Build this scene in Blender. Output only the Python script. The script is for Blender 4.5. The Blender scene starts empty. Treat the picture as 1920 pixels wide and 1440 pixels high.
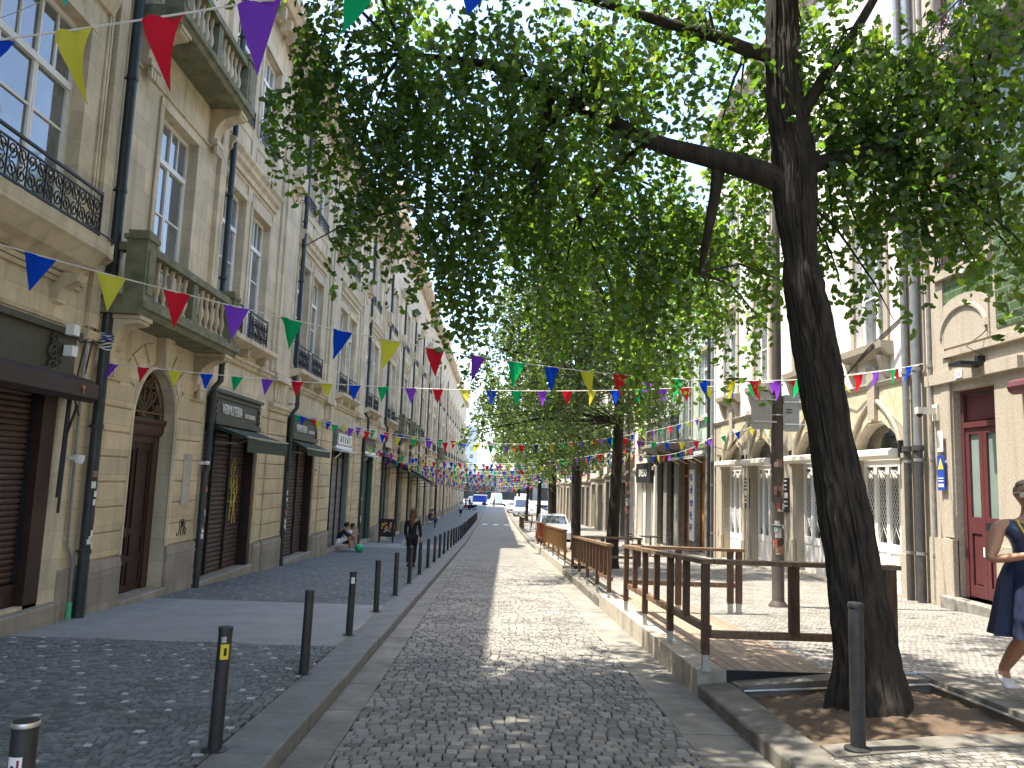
import bpy, math, random
import numpy as np
from mathutils import Vector, Matrix, noise
random.seed(7); rng = np.random.default_rng(7)
D = bpy.data; SC = bpy.context.scene; COL = SC.collection
R = math.radians

# ------------------------------------------------------------------ camera, world, sun, exposure
cam = D.cameras.new("Camera"); camo = D.objects.new("Camera", cam); COL.objects.link(camo)
cam.sensor_width = 36; cam.lens = 1450 / 1920 * 36; cam.clip_start = .05; cam.clip_end = 3000
yaw, pit, rol = R(1.05), R(7.0), R(2.04)
cf = Vector((math.sin(yaw) * math.cos(pit), math.cos(yaw) * math.cos(pit), math.sin(pit)))
r0 = Vector((math.cos(yaw), -math.sin(yaw), 0)); u0 = r0.cross(cf)
cr = math.cos(rol) * r0 + math.sin(rol) * u0; cu = -math.sin(rol) * r0 + math.cos(rol) * u0
m = Matrix.Identity(4)
for i in range(3): m[i][0] = cr[i]; m[i][1] = cu[i]; m[i][2] = -cf[i]
m[0][3], m[1][3], m[2][3] = 0, 0, 1.65
camo.matrix_world = m; SC.camera = camo
SUN = Vector((-1, .12, 2.65)).normalized()
elev = math.asin(SUN.z); az = math.atan2(SUN.x, SUN.y)
W = D.worlds.new("World"); SC.world = W; W.use_nodes = True
wn = W.node_tree; sky = wn.nodes.new('ShaderNodeTexSky'); sky.sky_type = 'NISHITA'; sky.sun_disc = False
sky.sun_elevation = elev; sky.sun_rotation = az; sky.air_density = .9; sky.dust_density = 1.6; sky.ozone_density = .6
wn.links.new(sky.outputs[0], wn.nodes['Background'].inputs[0]); wn.nodes['Background'].inputs[1].default_value = .15
sl = D.lights.new("Sun", 'SUN'); sl.energy = 3.0; sl.angle = R(.53); sl.color = (1, .93, .82)
so = D.objects.new("Sun", sl); COL.objects.link(so); so.rotation_euler = SUN.to_track_quat('Z', 'Y').to_euler()
SC.view_settings.view_transform = 'Standard'; SC.view_settings.look = 'None'
SC.view_settings.exposure = 2.1; SC.view_settings.gamma = 1
SC.cycles.max_bounces = 8; SC.cycles.diffuse_bounces = 4; SC.cycles.transmission_bounces = 4

# ------------------------------------------------------------------ materials
def nd(t, k, **kw):
    n = t.nodes.new(k)
    for a, b in kw.items(): setattr(n, a, b)
    return n
def col4(c): return (c[0], c[1], c[2], 1)
MATS = {}
def pbr(name, c, rough=.7, metal=0, var=.18, vs=2.5, bump=.0, bs=60, st=(1, 1, 1), spec=.4, c2=None, island=0, coord='P', streak=0, blocks=None):
    """principled with two-scale noise colour variation and noise bump, in world metres"""
    m = D.materials.new(name); m.use_nodes = True; t = m.node_tree; b = t.nodes['Principled BSDF']
    b.inputs['Roughness'].default_value = rough; b.inputs['Metallic'].default_value = metal; b.inputs['Specular IOR Level'].default_value = spec
    g = nd(t, 'ShaderNodeNewGeometry'); mp = nd(t, 'ShaderNodeMapping'); mp.inputs['Scale'].default_value = st
    if coord == 'O':
        tc = nd(t, 'ShaderNodeTexCoord'); t.links.new(tc.outputs['Object'], mp.inputs[0])
    else: t.links.new(g.outputs['Position'], mp.inputs[0])
    n1 = nd(t, 'ShaderNodeTexNoise'); n1.inputs['Scale'].default_value = vs; n1.inputs['Detail'].default_value = 6; n1.inputs['Roughness'].default_value = .65
    t.links.new(mp.outputs[0], n1.inputs['Vector'])
    mr = nd(t, 'ShaderNodeMapRange'); mr.inputs[1].default_value = .3; mr.inputs[2].default_value = .7
    t.links.new(n1.outputs[0], mr.inputs[0])
    mx = nd(t, 'ShaderNodeMix', data_type='RGBA'); c2 = c2 or [v * (1 - var) for v in c]; ca = [min(1, v * (1 + var)) for v in c]
    mx.inputs[6].default_value = col4(c2); mx.inputs[7].default_value = col4(ca); t.links.new(mr.outputs[0], mx.inputs[0])
    out = mx.outputs[2]
    if blocks:
        s_ = nd(t, 'ShaderNodeSeparateXYZ'); cb = nd(t, 'ShaderNodeCombineXYZ'); t.links.new(g.outputs['Position'], s_.inputs[0]); t.links.new(s_.outputs[1], cb.inputs[0]); t.links.new(s_.outputs[2], cb.inputs[1])
        br = nd(t, 'ShaderNodeTexBrick'); br.offset = .5; br.inputs['Scale'].default_value = 1; br.inputs['Brick Width'].default_value = blocks[0]; br.inputs['Row Height'].default_value = blocks[1]; br.inputs['Mortar Size'].default_value = .0035
        br.inputs['Color1'].default_value = (.8, .8, .8, 1); br.inputs['Color2'].default_value = (1.1, 1.08, 1.05, 1); br.inputs['Mortar'].default_value = (.55, .52, .48, 1); t.links.new(cb.outputs[0], br.inputs['Vector'])
        xb = nd(t, 'ShaderNodeMix', data_type='RGBA', blend_type='MULTIPLY'); xb.inputs[0].default_value = .75; t.links.new(out, xb.inputs[6]); t.links.new(br.outputs['Color'], xb.inputs[7]); out = xb.outputs[2]
    if streak:
        m2 = nd(t, 'ShaderNodeMapping'); m2.inputs['Scale'].default_value = (5, 5, .5); t.links.new(g.outputs['Position'], m2.inputs[0])
        n3 = nd(t, 'ShaderNodeTexNoise'); n3.inputs['Scale'].default_value = 1; n3.inputs['Detail'].default_value = 5; t.links.new(m2.outputs[0], n3.inputs['Vector'])
        r3 = nd(t, 'ShaderNodeMapRange'); r3.inputs[1].default_value = .5; r3.inputs[2].default_value = .75; r3.inputs[4].default_value = streak; t.links.new(n3.outputs[0], r3.inputs[0])
        x3 = nd(t, 'ShaderNodeMix', data_type='RGBA'); x3.inputs[7].default_value = (.13, .11, .08, 1); t.links.new(r3.outputs[0], x3.inputs[0]); t.links.new(out, x3.inputs[6]); out = x3.outputs[2]
    if island:
        hs = nd(t, 'ShaderNodeHueSaturation'); ir = nd(t, 'ShaderNodeMapRange'); ir.inputs[3].default_value = 1 - island; ir.inputs[4].default_value = 1 + island
        t.links.new(g.outputs['Random Per Island'], ir.inputs[0]); t.links.new(ir.outputs[0], hs.inputs['Value']); t.links.new(out, hs.inputs['Color']); out = hs.outputs[0]
    t.links.new(out, b.inputs['Base Color'])
    if bump:
        n2 = nd(t, 'ShaderNodeTexNoise'); n2.inputs['Scale'].default_value = bs; n2.inputs['Detail'].default_value = 4; t.links.new(mp.outputs[0], n2.inputs['Vector'])
        bp = nd(t, 'ShaderNodeBump'); bp.inputs['Strength'].default_value = bump; bp.inputs['Distance'].default_value = .01
        t.links.new(n2.outputs[0], bp.inputs['Height']); t.links.new(bp.outputs[0], b.inputs['Normal'])
    MATS[name] = m; return m
def setts(name, c, cm, w, h, ms, bump=.6, vert=False, var=.3, off=.5, rough=.7, distort=.02, big=.25, spec=.35):
    """brick pattern in world metres: setts, tiles, planks"""
    m = D.materials.new(name); m.use_nodes = True; t = m.node_tree; b = t.nodes['Principled BSDF']; b.inputs['Roughness'].default_value = rough; b.inputs['Specular IOR Level'].default_value = spec
    g = nd(t, 'ShaderNodeNewGeometry'); s = nd(t, 'ShaderNodeSeparateXYZ'); cb = nd(t, 'ShaderNodeCombineXYZ'); t.links.new(g.outputs['Position'], s.inputs[0])
    if vert: t.links.new(s.outputs[1], cb.inputs[0]); t.links.new(s.outputs[2], cb.inputs[1])
    else: t.links.new(s.outputs[0], cb.inputs[0]); t.links.new(s.outputs[1], cb.inputs[1])
    no = nd(t, 'ShaderNodeTexNoise'); no.inputs['Scale'].default_value = 2.2; no.inputs['Detail'].default_value = 3; t.links.new(cb.outputs[0], no.inputs['Vector'])
    ma = nd(t, 'ShaderNodeVectorMath', operation='MULTIPLY_ADD'); ma.inputs[1].default_value = (distort * 8,) * 3; t.links.new(no.outputs['Color'], ma.inputs[0]); t.links.new(cb.outputs[0], ma.inputs[2])
    br = nd(t, 'ShaderNodeTexBrick'); br.offset = off; br.inputs['Scale'].default_value = 1; br.inputs['Brick Width'].default_value = w; br.inputs['Row Height'].default_value = h
    br.inputs['Mortar Size'].default_value = ms; br.inputs['Mortar Smooth'].default_value = .4
    br.inputs['Color1'].default_value = col4([v * (1 - var) for v in c]); br.inputs['Color2'].default_value = col4([v * (1 + var) for v in c]); br.inputs['Mortar'].default_value = col4(cm)
    t.links.new(ma.outputs[0], br.inputs['Vector'])
    n2 = nd(t, 'ShaderNodeTexNoise'); n2.inputs['Scale'].default_value = .9; n2.inputs['Detail'].default_value = 7; n2.inputs['Roughness'].default_value = .7; t.links.new(g.outputs['Position'], n2.inputs['Vector'])
    mr = nd(t, 'ShaderNodeMapRange'); mr.inputs[1].default_value = .3; mr.inputs[2].default_value = .7; mr.inputs[3].default_value = 1 - big; mr.inputs[4].default_value = 1 + big; t.links.new(n2.outputs[0], mr.inputs[0])
    hs = nd(t, 'ShaderNodeHueSaturation'); t.links.new(mr.outputs[0], hs.inputs['Value']); t.links.new(br.outputs['Color'], hs.inputs['Color']); t.links.new(hs.outputs[0], b.inputs['Base Color'])
    n3 = nd(t, 'ShaderNodeTexNoise'); n3.inputs['Scale'].default_value = 60; t.links.new(g.outputs['Position'], n3.inputs['Vector'])
    sb = nd(t, 'ShaderNodeMath', operation='MULTIPLY_ADD'); sb.inputs[1].default_value = -1; t.links.new(br.outputs['Fac'], sb.inputs[0])
    m3 = nd(t, 'ShaderNodeMath', operation='MULTIPLY'); m3.inputs[1].default_value = .35; t.links.new(n3.outputs[0], m3.inputs[0]); t.links.new(m3.outputs[0], sb.inputs[2])
    bp = nd(t, 'ShaderNodeBump'); bp.inputs['Strength'].default_value = bump; bp.inputs['Distance'].default_value = .012; t.links.new(sb.outputs[0], bp.inputs['Height']); t.links.new(bp.outputs[0], b.inputs['Normal'])
    MATS[name] = m; return m
def thin(name, c, tr, mixf=.45, island=.0, gloss=.0, var=.1):
    """thin translucent sheet: leaves, cloth"""
    m = D.materials.new(name); m.use_nodes = True; t = m.node_tree; t.nodes.remove(t.nodes['Principled BSDF'])
    o = t.nodes['Material Output']; d = nd(t, 'ShaderNodeBsdfDiffuse'); tl = nd(t, 'ShaderNodeBsdfTranslucent'); mx = nd(t, 'ShaderNodeMixShader'); mx.inputs[0].default_value = mixf
    g = nd(t, 'ShaderNodeNewGeometry')
    for s, cc in ((d, c), (tl, tr)):
        hs = nd(t, 'ShaderNodeHueSaturation'); hs.inputs['Color'].default_value = col4(cc)
        if island:
            ir = nd(t, 'ShaderNodeMapRange'); ir.inputs[3].default_value = 1 - island; ir.inputs[4].default_value = 1 + island; t.links.new(g.outputs['Random Per Island'], ir.inputs[0]); t.links.new(ir.outputs[0], hs.inputs['Value'])
            ih = nd(t, 'ShaderNodeMapRange'); ih.inputs[3].default_value = .52; ih.inputs[4].default_value = .475
            mm = nd(t, 'ShaderNodeMath', operation='FRACT'); m7 = nd(t, 'ShaderNodeMath', operation='MULTIPLY'); m7.inputs[1].default_value = 7.3
            t.links.new(g.outputs['Random Per Island'], m7.inputs[0]); t.links.new(m7.outputs[0], mm.inputs[0]); t.links.new(mm.outputs[0], ih.inputs[0]); t.links.new(ih.outputs[0], hs.inputs['Hue'])
        t.links.new(hs.outputs[0], s.inputs[0])
    t.links.new(d.outputs[0], mx.inputs[1]); t.links.new(tl.outputs[0], mx.inputs[2]); last = mx
    if gloss:
        gl = nd(t, 'ShaderNodeBsdfGlossy'); gl.inputs['Roughness'].default_value = .35; m2 = nd(t, 'ShaderNodeMixShader'); m2.inputs[0].default_value = gloss
        t.links.new(mx.outputs[0], m2.inputs[1]); t.links.new(gl.outputs[0], m2.inputs[2]); last = m2
    t.links.new(last.outputs[0], o.inputs[0]); MATS[name] = m; return m

def ashlar(name, c, c2, vs=1.6, bump=.35, streak=.45):
    return pbr(name, c, .85, var=.12, vs=vs, bump=bump, bs=45, c2=c2, streak=streak, blocks=(1.05, .376))
STONE = ashlar('beige_stone', (.64, .545, .385), (.5, .43, .3))
STONE2 = ashlar('warm_stone', (.6, .49, .31), (.48, .385, .23), streak=.2)
PLINTH = ashlar('plinth_stone', (.33, .29, .225), (.24, .21, .165), streak=.5)
MOSS = pbr('mossy_stone', (.2, .19, .12), .9, var=.3, vs=4, c2=(.1, .11, .06), bump=.4, bs=40, streak=.5)
GRAN = pbr('speckled_granite', (.42, .37, .29), .85, var=.15, vs=30, bump=.4, bs=90, c2=(.29, .25, .19), streak=.3)
GRAND = pbr('weathered_granite', (.25, .235, .21), .85, var=.2, vs=8, bump=.4, bs=60, c2=(.14, .13, .115), streak=.6)
PLASTER = pbr('white_plaster', (.74, .71, .64), .9, var=.04, vs=1.3, bump=.08, bs=50, streak=.1)
CREAM = pbr('cream_plaster', (.66, .6, .48), .9, var=.08, vs=1.3, bump=.08, bs=50, streak=.2)
PALEG = setts('pale_green_tiles', (.52, .62, .55), (.4, .46, .42), .28, .14, .004, .2, True, .12, 0, .25, 0, .1, .5)
GREENT = setts('green_tiles', (.07, .115, .055), (.3, .3, .24), .28, .14, .006, .5, True, .18, .5, .15, 0, .12, .6)
IRON = pbr('black_iron', (.022, .022, .024), .5, .3, var=.3, vs=20)
PIPE = pbr('dark_pipe', (.03, .04, .042), .4, .1, var=.3, vs=9, streak=.15)
PIPE2 = pbr('dark_grey_pipe', (.075, .072, .07), .4, .2, var=.3, vs=7)
GPIPE = pbr('grey_pipe', (.25, .26, .26), .4, .3, var=.2, vs=5)
WHITE = pbr('white_paint', (.8, .79, .75), .45, var=.05, vs=6)
OLDW = pbr('old_cream_paint', (.72, .69, .58), .5, var=.1, vs=6)
BROWNSH = pbr('brown_shutter', (.085, .05, .04), .55, var=.25, vs=3, st=(1, 1, 3))
BROWND = pbr('dark_brown_door', (.035, .016, .012), .45, var=.3, vs=5)
GREYSH = pbr('grey_shutter', (.2, .21, .2), .5, .2, var=.15, vs=3)
GREENSH = pbr('green_shutter', (.07, .12, .09), .5, .1, var=.25, vs=3)
REDD = pbr('dark_red_paint', (.1, .03, .032), .4, var=.15, vs=4, spec=.5)
WOODT = pbr('carved_wood', (.17, .085, .04), .5, var=.3, vs=14)
OLIVE = pbr('olive_painted_wood', (.055, .05, .03), .5, var=.25, vs=8)
AWNG = pbr('dark_green_canvas', (.04, .05, .028), .85, var=.3, vs=6)
METAL = pbr('brushed_metal', (.55, .55, .54), .35, .8, var=.1, vs=10)
STK4_ = pbr('faded_red', (.2, .03, .04), .6)
STEEL = pbr('bollard_steel', (.045, .045, .046), .5, .4, var=.3, vs=14, coord='O', bump=.15, bs=80)
SHOE = pbr('grey_post_shoe', (.4, .4, .37), .6, .1, var=.2, vs=12)
WOOD = pbr('red_brown_timber', (.1, .052, .027), .6, var=.4, vs=5, st=(6, 6, .8), c2=(.035, .018, .013), bump=.3, bs=30)
WOODR = pbr('timber_rail', (.19, .12, .065), .6, var=.35, vs=4, st=(5, 1, 5), c2=(.09, .05, .032), bump=.3, bs=30)
ROOF = pbr('roof_tile', (.35, .13, .07), .8, var=.25, vs=3)
GRSLAB = pbr('granite_slab', (.2, .2, .19), .8, var=.12, vs=5, bump=.25, bs=110, c2=(.14, .14, .135))
KERBM = pbr('kerb_granite', (.19, .178, .15), .85, var=.2, vs=3, bump=.5, bs=70, c2=(.1, .09, .072))
GUTT = pbr('gutter_granite', (.26, .242, .2), .8, var=.2, vs=2.2, bump=.35, bs=70, c2=(.13, .122, .105))
CONC = pbr('concrete_edge', (.4, .36, .29), .85, var=.18, vs=5, bump=.3, bs=60, streak=.6)
SOIL = pbr('dry_soil', (.1, .072, .048), .95, var=.4, vs=9, bump=1.0, bs=25, c2=(.09, .06, .038))
PLANK = pbr('deck_planks', (.25, .19, .135), .7, var=.3, vs=6, st=(9, 1, 9), bump=.25, bs=40, island=.22)
STK1 = pbr('paper_grey', (.4, .38, .34), .8, var=.4, vs=25); STK3 = pbr('paper_brown', (.25, .13, .09), .8, var=.5, vs=25)
SETT = pbr('granite_setts', (.235, .218, .185), .7, var=.25, vs=1.1, bump=.55, bs=75, island=.35, c2=(.15, .142, .128))
BASALT = pbr('basalt_cubes', (.135, .145, .14), .65, var=.2, vs=1.5, bump=.6, bs=90, island=.35)
MARBLE = pbr('white_marble_cubes', (.42, .43, .4), .7, var=.15, vs=20, bump=.3, bs=90)
JOINT = pbr('joint_sand', (.022, .02, .018), .95, var=.4, vs=30, bump=.5, bs=90)
SETTP = setts('granite_setts_far', (.23, .215, .185), (.09, .083, .07), .115, .105, .008, .6)
BASP = setts('basalt_pavement', (.14, .15, .145), (.06, .065, .062), .07, .065, .006, .6, big=.3)
CALC = setts('light_cube_pavement', (.25, .235, .205), (.09, .082, .07), .075, .07, .007, .6, big=.25)
STRIP = pbr('smooth_paving', (.25, .255, .245), .75, var=.12, vs=2.5, bump=.25, bs=90, c2=(.2, .205, .2))
PAINTW = pbr('white_road_paint', (.6, .6, .58), .7, var=.15, vs=6)
BLACK = pbr('black_cloth', (.012, .012, .015), .85, var=.2, vs=10)
NAVY = pbr('navy_cloth', (.012, .017, .05), .7, var=.3, vs=10)
NAVYS = pbr('navy_satin', (.03, .045, .1), .35, var=.3, vs=9, spec=.6)
WCLOTH = pbr('white_cloth', (.75, .74, .72), .85, var=.06, vs=14, bump=.3, bs=30)
SKIN = pbr('skin', (.42, .22, .13), .55, var=.08, vs=20, spec=.4)
HAIRB = pbr('brown_hair', (.1, .045, .018), .55, var=.4, vs=30, st=(4, 4, .7))
HAIRG = pbr('blond_grey_hair', (.28, .2, .12), .6, var=.3, vs=40)
HAIRD = pbr('dark_hair', (.02, .013, .01), .6, var=.3, vs=30)
JEAN = pbr('blue_denim', (.06, .09, .16), .85, var=.2, vs=12)
GBAG = pbr('green_plastic', (.03, .42, .2), .35, var=.2, vs=12, bump=.6, bs=14)
SILVER = pbr('silver_car_paint', (.62, .63, .64), .25, .5, var=.02, vs=3, spec=.6)
WCAR = pbr('white_car_paint', (.8, .8, .8), .25, var=.02, vs=3, spec=.6)
BCAR = pbr('blue_car_paint', (.03, .07, .4), .35, var=.05, vs=3)
RUBBER = pbr('rubber', (.02, .02, .02), .8, var=.2, vs=9)
BARK = pbr('tree_bark', (.034, .027, .02), .95, var=.4, vs=14, st=(1, 1, .22), c2=(.009, .0075, .006), bump=1.0, bs=30)
BLUEP = pbr('blue_paint', (.02, .06, .35), .5); YELP = pbr('yellow_paint', (.75, .6, .03), .5, var=.1); REDP = pbr('red_paint', (.6, .03, .02), .5)
GRAFY = pbr('yellow_spray', (.6, .5, .08), .6, var=.2, vs=20); GRAFG = pbr('green_spray', (.1, .45, .25), .6, var=.2, vs=20); GRAFK = pbr('black_spray', (.03, .025, .02), .6)
LET = pbr('white_lettering', (.75, .72, .64), .5, var=.05); ORANGE = pbr('orange_sticker', (.7, .22, .08), .5); PLATEG = pbr('grey_sign_back', (.33, .33, .31), .45, .4, var=.12, vs=5)
WARMLIT = pbr('orange_lit_wood', (.42, .18, .05), .5, var=.3, vs=6)  # glow of a lit interior put into the flat orange colour
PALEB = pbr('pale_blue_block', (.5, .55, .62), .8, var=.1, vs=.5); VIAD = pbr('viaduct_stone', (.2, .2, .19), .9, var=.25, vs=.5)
def glass(name, c, r=.04):
    m = pbr(name, c, r, var=.3, vs=.8, spec=1.0); m.node_tree.nodes['Principled BSDF'].inputs['IOR'].default_value = 1.9; return m
GLASS = pbr('window_glass', (.16, .18, .19), .04, var=.3, vs=.9, spec=1.0, c2=(.02, .025, .028)); GLASS.node_tree.nodes['Principled BSDF'].inputs['IOR'].default_value = 1.9; GLASSD = glass('dark_glass', (.012, .014, .015)); FROST = pbr('frosted_glass', (.2, .26, .23), .25, var=.12, vs=2, spec=.6)
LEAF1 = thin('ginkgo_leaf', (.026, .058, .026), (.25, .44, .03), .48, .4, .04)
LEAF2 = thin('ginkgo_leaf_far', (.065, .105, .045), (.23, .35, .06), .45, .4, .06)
FAB = [thin('flag_' + n, c, t, .5) for n, c, t in (('blue', (.01, .06, .42), (.005, .06, .6)), ('yellow', (.62, .6, .09), (.7, .62, .03)), ('red', (.55, .02, .045), (.7, .02, .03)), ('purple', (.17, .06, .48), (.28, .06, .6)), ('green', (.01, .3, .12), (.01, .5, .13)), ('teal', (.1, .5, .4), (.1, .5, .35)))]
CORD = pbr('white_cord', (.7, .68, .62), .8)

# ------------------------------------------------------------------ mesh helpers
def wloc(o):
    v = Vector((0, 0, 0))
    while o is not None: v = v + o.location; o = o.parent
    return v
class MB:
    """collects shapes; side 'L'/'R' maps (d,y,z) facade coordinates (d = out from the wall) to the world"""
    def __init__(s, side=None): s.v = []; s.f = []; s.mi = []; s.side = side; s.cur = 0; s.M = None
    def p(s, v):
        if s.side == 'L': v = (XL + v[0], v[1], v[2])
        elif s.side == 'R': v = (XR - v[0], v[1], v[2])
        if s.M is not None: v = tuple(s.M @ Vector(v))
        s.v.append(v); return len(s.v) - 1
    def face(s, pts): s.f.append([s.p(q) for q in pts]); s.mi.append(s.cur)
    def box(s, a0, a1, b0, b1, c0, c1, ch=0):
        i = [s.p((x, y, z)) for x in (a0, a1) for y in (b0, b1) for z in (c0, c1)]
        for q in ((0, 1, 3, 2), (4, 6, 7, 5), (0, 4, 5, 1), (2, 3, 7, 6), (0, 2, 6, 4), (1, 5, 7, 3)): s.f.append([i[k] for k in q]); s.mi.append(s.cur)
        return s
    def chbox(s, d0, d1, y0, y1, z0, z1, c=.012):
        """block on a wall with chamfered front edges"""
        a = [(d0, y0, z0), (d0, y1, z0), (d0, y1, z1), (d0, y0, z1)]; e = d1 - c
        b = [(e, y0, z0), (e, y1, z0), (e, y1, z1), (e, y0, z1)]; f = [(d1, y0 + c, z0 + c), (d1, y1 - c, z0 + c), (d1, y1 - c, z1 - c), (d1, y0 + c, z1 - c)]
        ii = [[s.p(q) for q in L] for L in (a, b, f)]
        for k in range(2):
            for j in range(4): s.f.append([ii[k][j], ii[k][(j + 1) % 4], ii[k + 1][(j + 1) % 4], ii[k + 1][j]]); s.mi.append(s.cur)
        s.f.append(ii[2]); s.mi.append(s.cur); return s
    def prism(s, prof, y0, y1):
        """profile [(d,z)...] extruded along y"""
        a = [s.p((d, y0, z)) for d, z in prof]; b = [s.p((d, y1, z)) for d, z in prof]; n = len(prof)
        for k in range(n): s.f.append([a[k], a[(k + 1) % n], b[(k + 1) % n], b[k]]); s.mi.append(s.cur)
        s.f.append(a[::-1]); s.f.append(b); s.mi += [s.cur] * 2; return s
    def prismx(s, prof, x0, x1):
        """profile [(y,z)...] extruded along the first axis"""
        a = [s.p((x0, y, z)) for y, z in prof]; b = [s.p((x1, y, z)) for y, z in prof]; n = len(prof)
        for k in range(n): s.f.append([a[k], a[(k + 1) % n], b[(k + 1) % n], b[k]]); s.mi.append(s.cur)
        s.f.append(a[::-1]); s.f.append(b); s.mi += [s.cur] * 2; return s
    def prismz(s, prof, z0, z1):
        a = [s.p((x, y, z0)) for x, y in prof]; b = [s.p((x, y, z1)) for x, y in prof]; n = len(prof)
        for k in range(n): s.f.append([a[k], a[(k + 1) % n], b[(k + 1) % n], b[k]]); s.mi.append(s.cur)
        s.f.append(a[::-1]); s.f.append(b); s.mi += [s.cur] * 2; return s
    def tube(s, pts, r, n=8, cap=True):
        P = [Vector(q) for q in pts]; rr = r if isinstance(r, (list, tuple)) else [r] * len(P); rings = []; up = None
        for k, q in enumerate(P):
            t = (P[min(k + 1, len(P) - 1)] - P[max(k - 1, 0)]).normalized()
            if up is None: up = Vector((0, 0, 1)) if abs(t.z) < .9 else Vector((1, 0, 0))
            a = t.cross(up).normalized(); b = a.cross(t).normalized(); up = b
            rings.append([s.p(q + (a * math.cos(2 * math.pi * j / n) + b * math.sin(2 * math.pi * j / n)) * rr[k]) for j in range(n)])
        for k in range(len(P) - 1):
            for j in range(n): s.f.append([rings[k][j], rings[k][(j + 1) % n], rings[k + 1][(j + 1) % n], rings[k + 1][j]]); s.mi.append(s.cur)
        if cap: s.f.append(rings[0][::-1]); s.f.append(rings[-1]); s.mi += [s.cur] * 2
        return s
    def lathe(s, c, prof, n=12):
        """profile [(r,z)...] turned about the vertical through c=(x,y)"""
        rings = [[s.p((c[0] + r * math.cos(2 * math.pi * j / n), c[1] + r * math.sin(2 * math.pi * j / n), z)) for j in range(n)] for r, z in prof]
        for k in range(len(prof) - 1):
            for j in range(n): s.f.append([rings[k][j], rings[k][(j + 1) % n], rings[k + 1][(j + 1) % n], rings[k + 1][j]]); s.mi.append(s.cur)
        s.f.append(rings[0][::-1]); s.f.append(rings[-1]); s.mi += [s.cur] * 2; return s
    def build(s, name, mat, parent=None, smooth=False, org=None):
        me = D.meshes.new(name); pl = wloc(parent) if parent else Vector((0, 0, 0)); o = D.objects.new(name, me)
        org = Vector(org) if org is not None else pl
        me.from_pydata([(a - org.x, b - org.y, c - org.z) for a, b, c in s.v], [], s.f)
        for q in (mat if isinstance(mat, (list, tuple)) else [mat]): me.materials.append(q)
        if any(s.mi): me.polygons.foreach_set('material_index', s.mi)
        if smooth:
            me.polygons.foreach_set('use_smooth', [True] * len(me.polygons)); me.set_sharp_from_angle(angle=R(42))
        COL.objects.link(o); o.parent = parent; o.location = org - pl; return o
def tag(o, label=None, cat=None, group=None, kind=None):
    if label: o['label'] = label
    if cat: o['category'] = cat
    if group: o['group'] = group
    if kind: o['kind'] = kind
    return o
def thing(name, loc, label, cat, group=None):
    o = D.objects.new(name, None); o.empty_display_size = .2; COL.objects.link(o); o.location = loc; return tag(o, label, cat, group)
def dup(o, loc=None, label=None, parent=None):
    c = o.copy(); COL.objects.link(c)
    if parent is not None: c.parent = parent
    if loc is not None: c.location = loc
    if label: c['label'] = label
    for ch in list(o.children): dup(ch, None, None, c)
    return c
ORD = ['nearest', 'second', 'third', 'fourth', 'fifth', 'sixth', 'seventh', 'eighth', 'ninth', 'tenth', 'eleventh', 'twelfth', 'thirteenth', 'fourteenth', 'fifteenth', 'sixteenth', 'seventeenth', 'eighteenth', 'nineteenth', 'twentieth', 'twenty-first', 'twenty-second', 'twenty-third', 'twenty-fourth', 'twenty-fifth', 'twenty-sixth', 'twenty-seventh', 'twenty-eighth', 'twenty-ninth', 'thirtieth', 'thirty-first', 'thirty-second', 'thirty-third', 'thirty-fourth', 'thirty-fifth']
def text_mesh(name, txt, size, mat, M, parent=None, ext=.004, sx=1.0):
    c = D.curves.new(name, 'FONT'); c.body = txt; c.size = size; c.extrude = ext; c.align_x = 'CENTER'; c.align_y = 'CENTER'
    o = D.objects.new(name, c); COL.objects.link(o); bpy.context.view_layer.update()
    me = D.meshes.new_from_object(o.evaluated_get(bpy.context.evaluated_depsgraph_get())); D.objects.remove(o)
    pl = wloc(parent) if parent else Vector((0, 0, 0)); me.transform(Matrix.Translation(-pl) @ M @ Matrix.Diagonal((sx, 1, 1, 1)))
    me.materials.clear(); me.materials.append(mat); o = D.objects.new(name, me); COL.objects.link(o); o.parent = parent; return o
def wallM(side, y, z, d=.01):
    """text frame lying on a facade and readable from the street"""
    if side == 'L': return Matrix(((0, 0, 1, XL + d), (1, 0, 0, y), (0, 1, 0, z), (0, 0, 0, 1)))
    return Matrix(((0, 0, -1, XR - d), (-1, 0, 0, y), (0, 1, 0, z), (0, 0, 0, 1)))

XL, XR = -5.8, 8.2
KN = [(-12, .5), (0, 0), (45, -1.88), (80, -2.75), (130, -3.4), (170, -3.7), (600, -3.9)]
def zg(y):
    for (a, za), (b, zb) in zip(KN, KN[1:]):
        if y <= b: return za + (zb - za) * (y - a) / (b - a)
    return KN[-1][1]
def cross(x):
    if x < 2.13: return 0
    if x < 3.4: return (x - 2.13) / 1.27 * .137
    return .137 + (min(x, 8.2) - 3.4) / 4.8 * .11
def zr(x, y): return zg(y) + cross(x)

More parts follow.
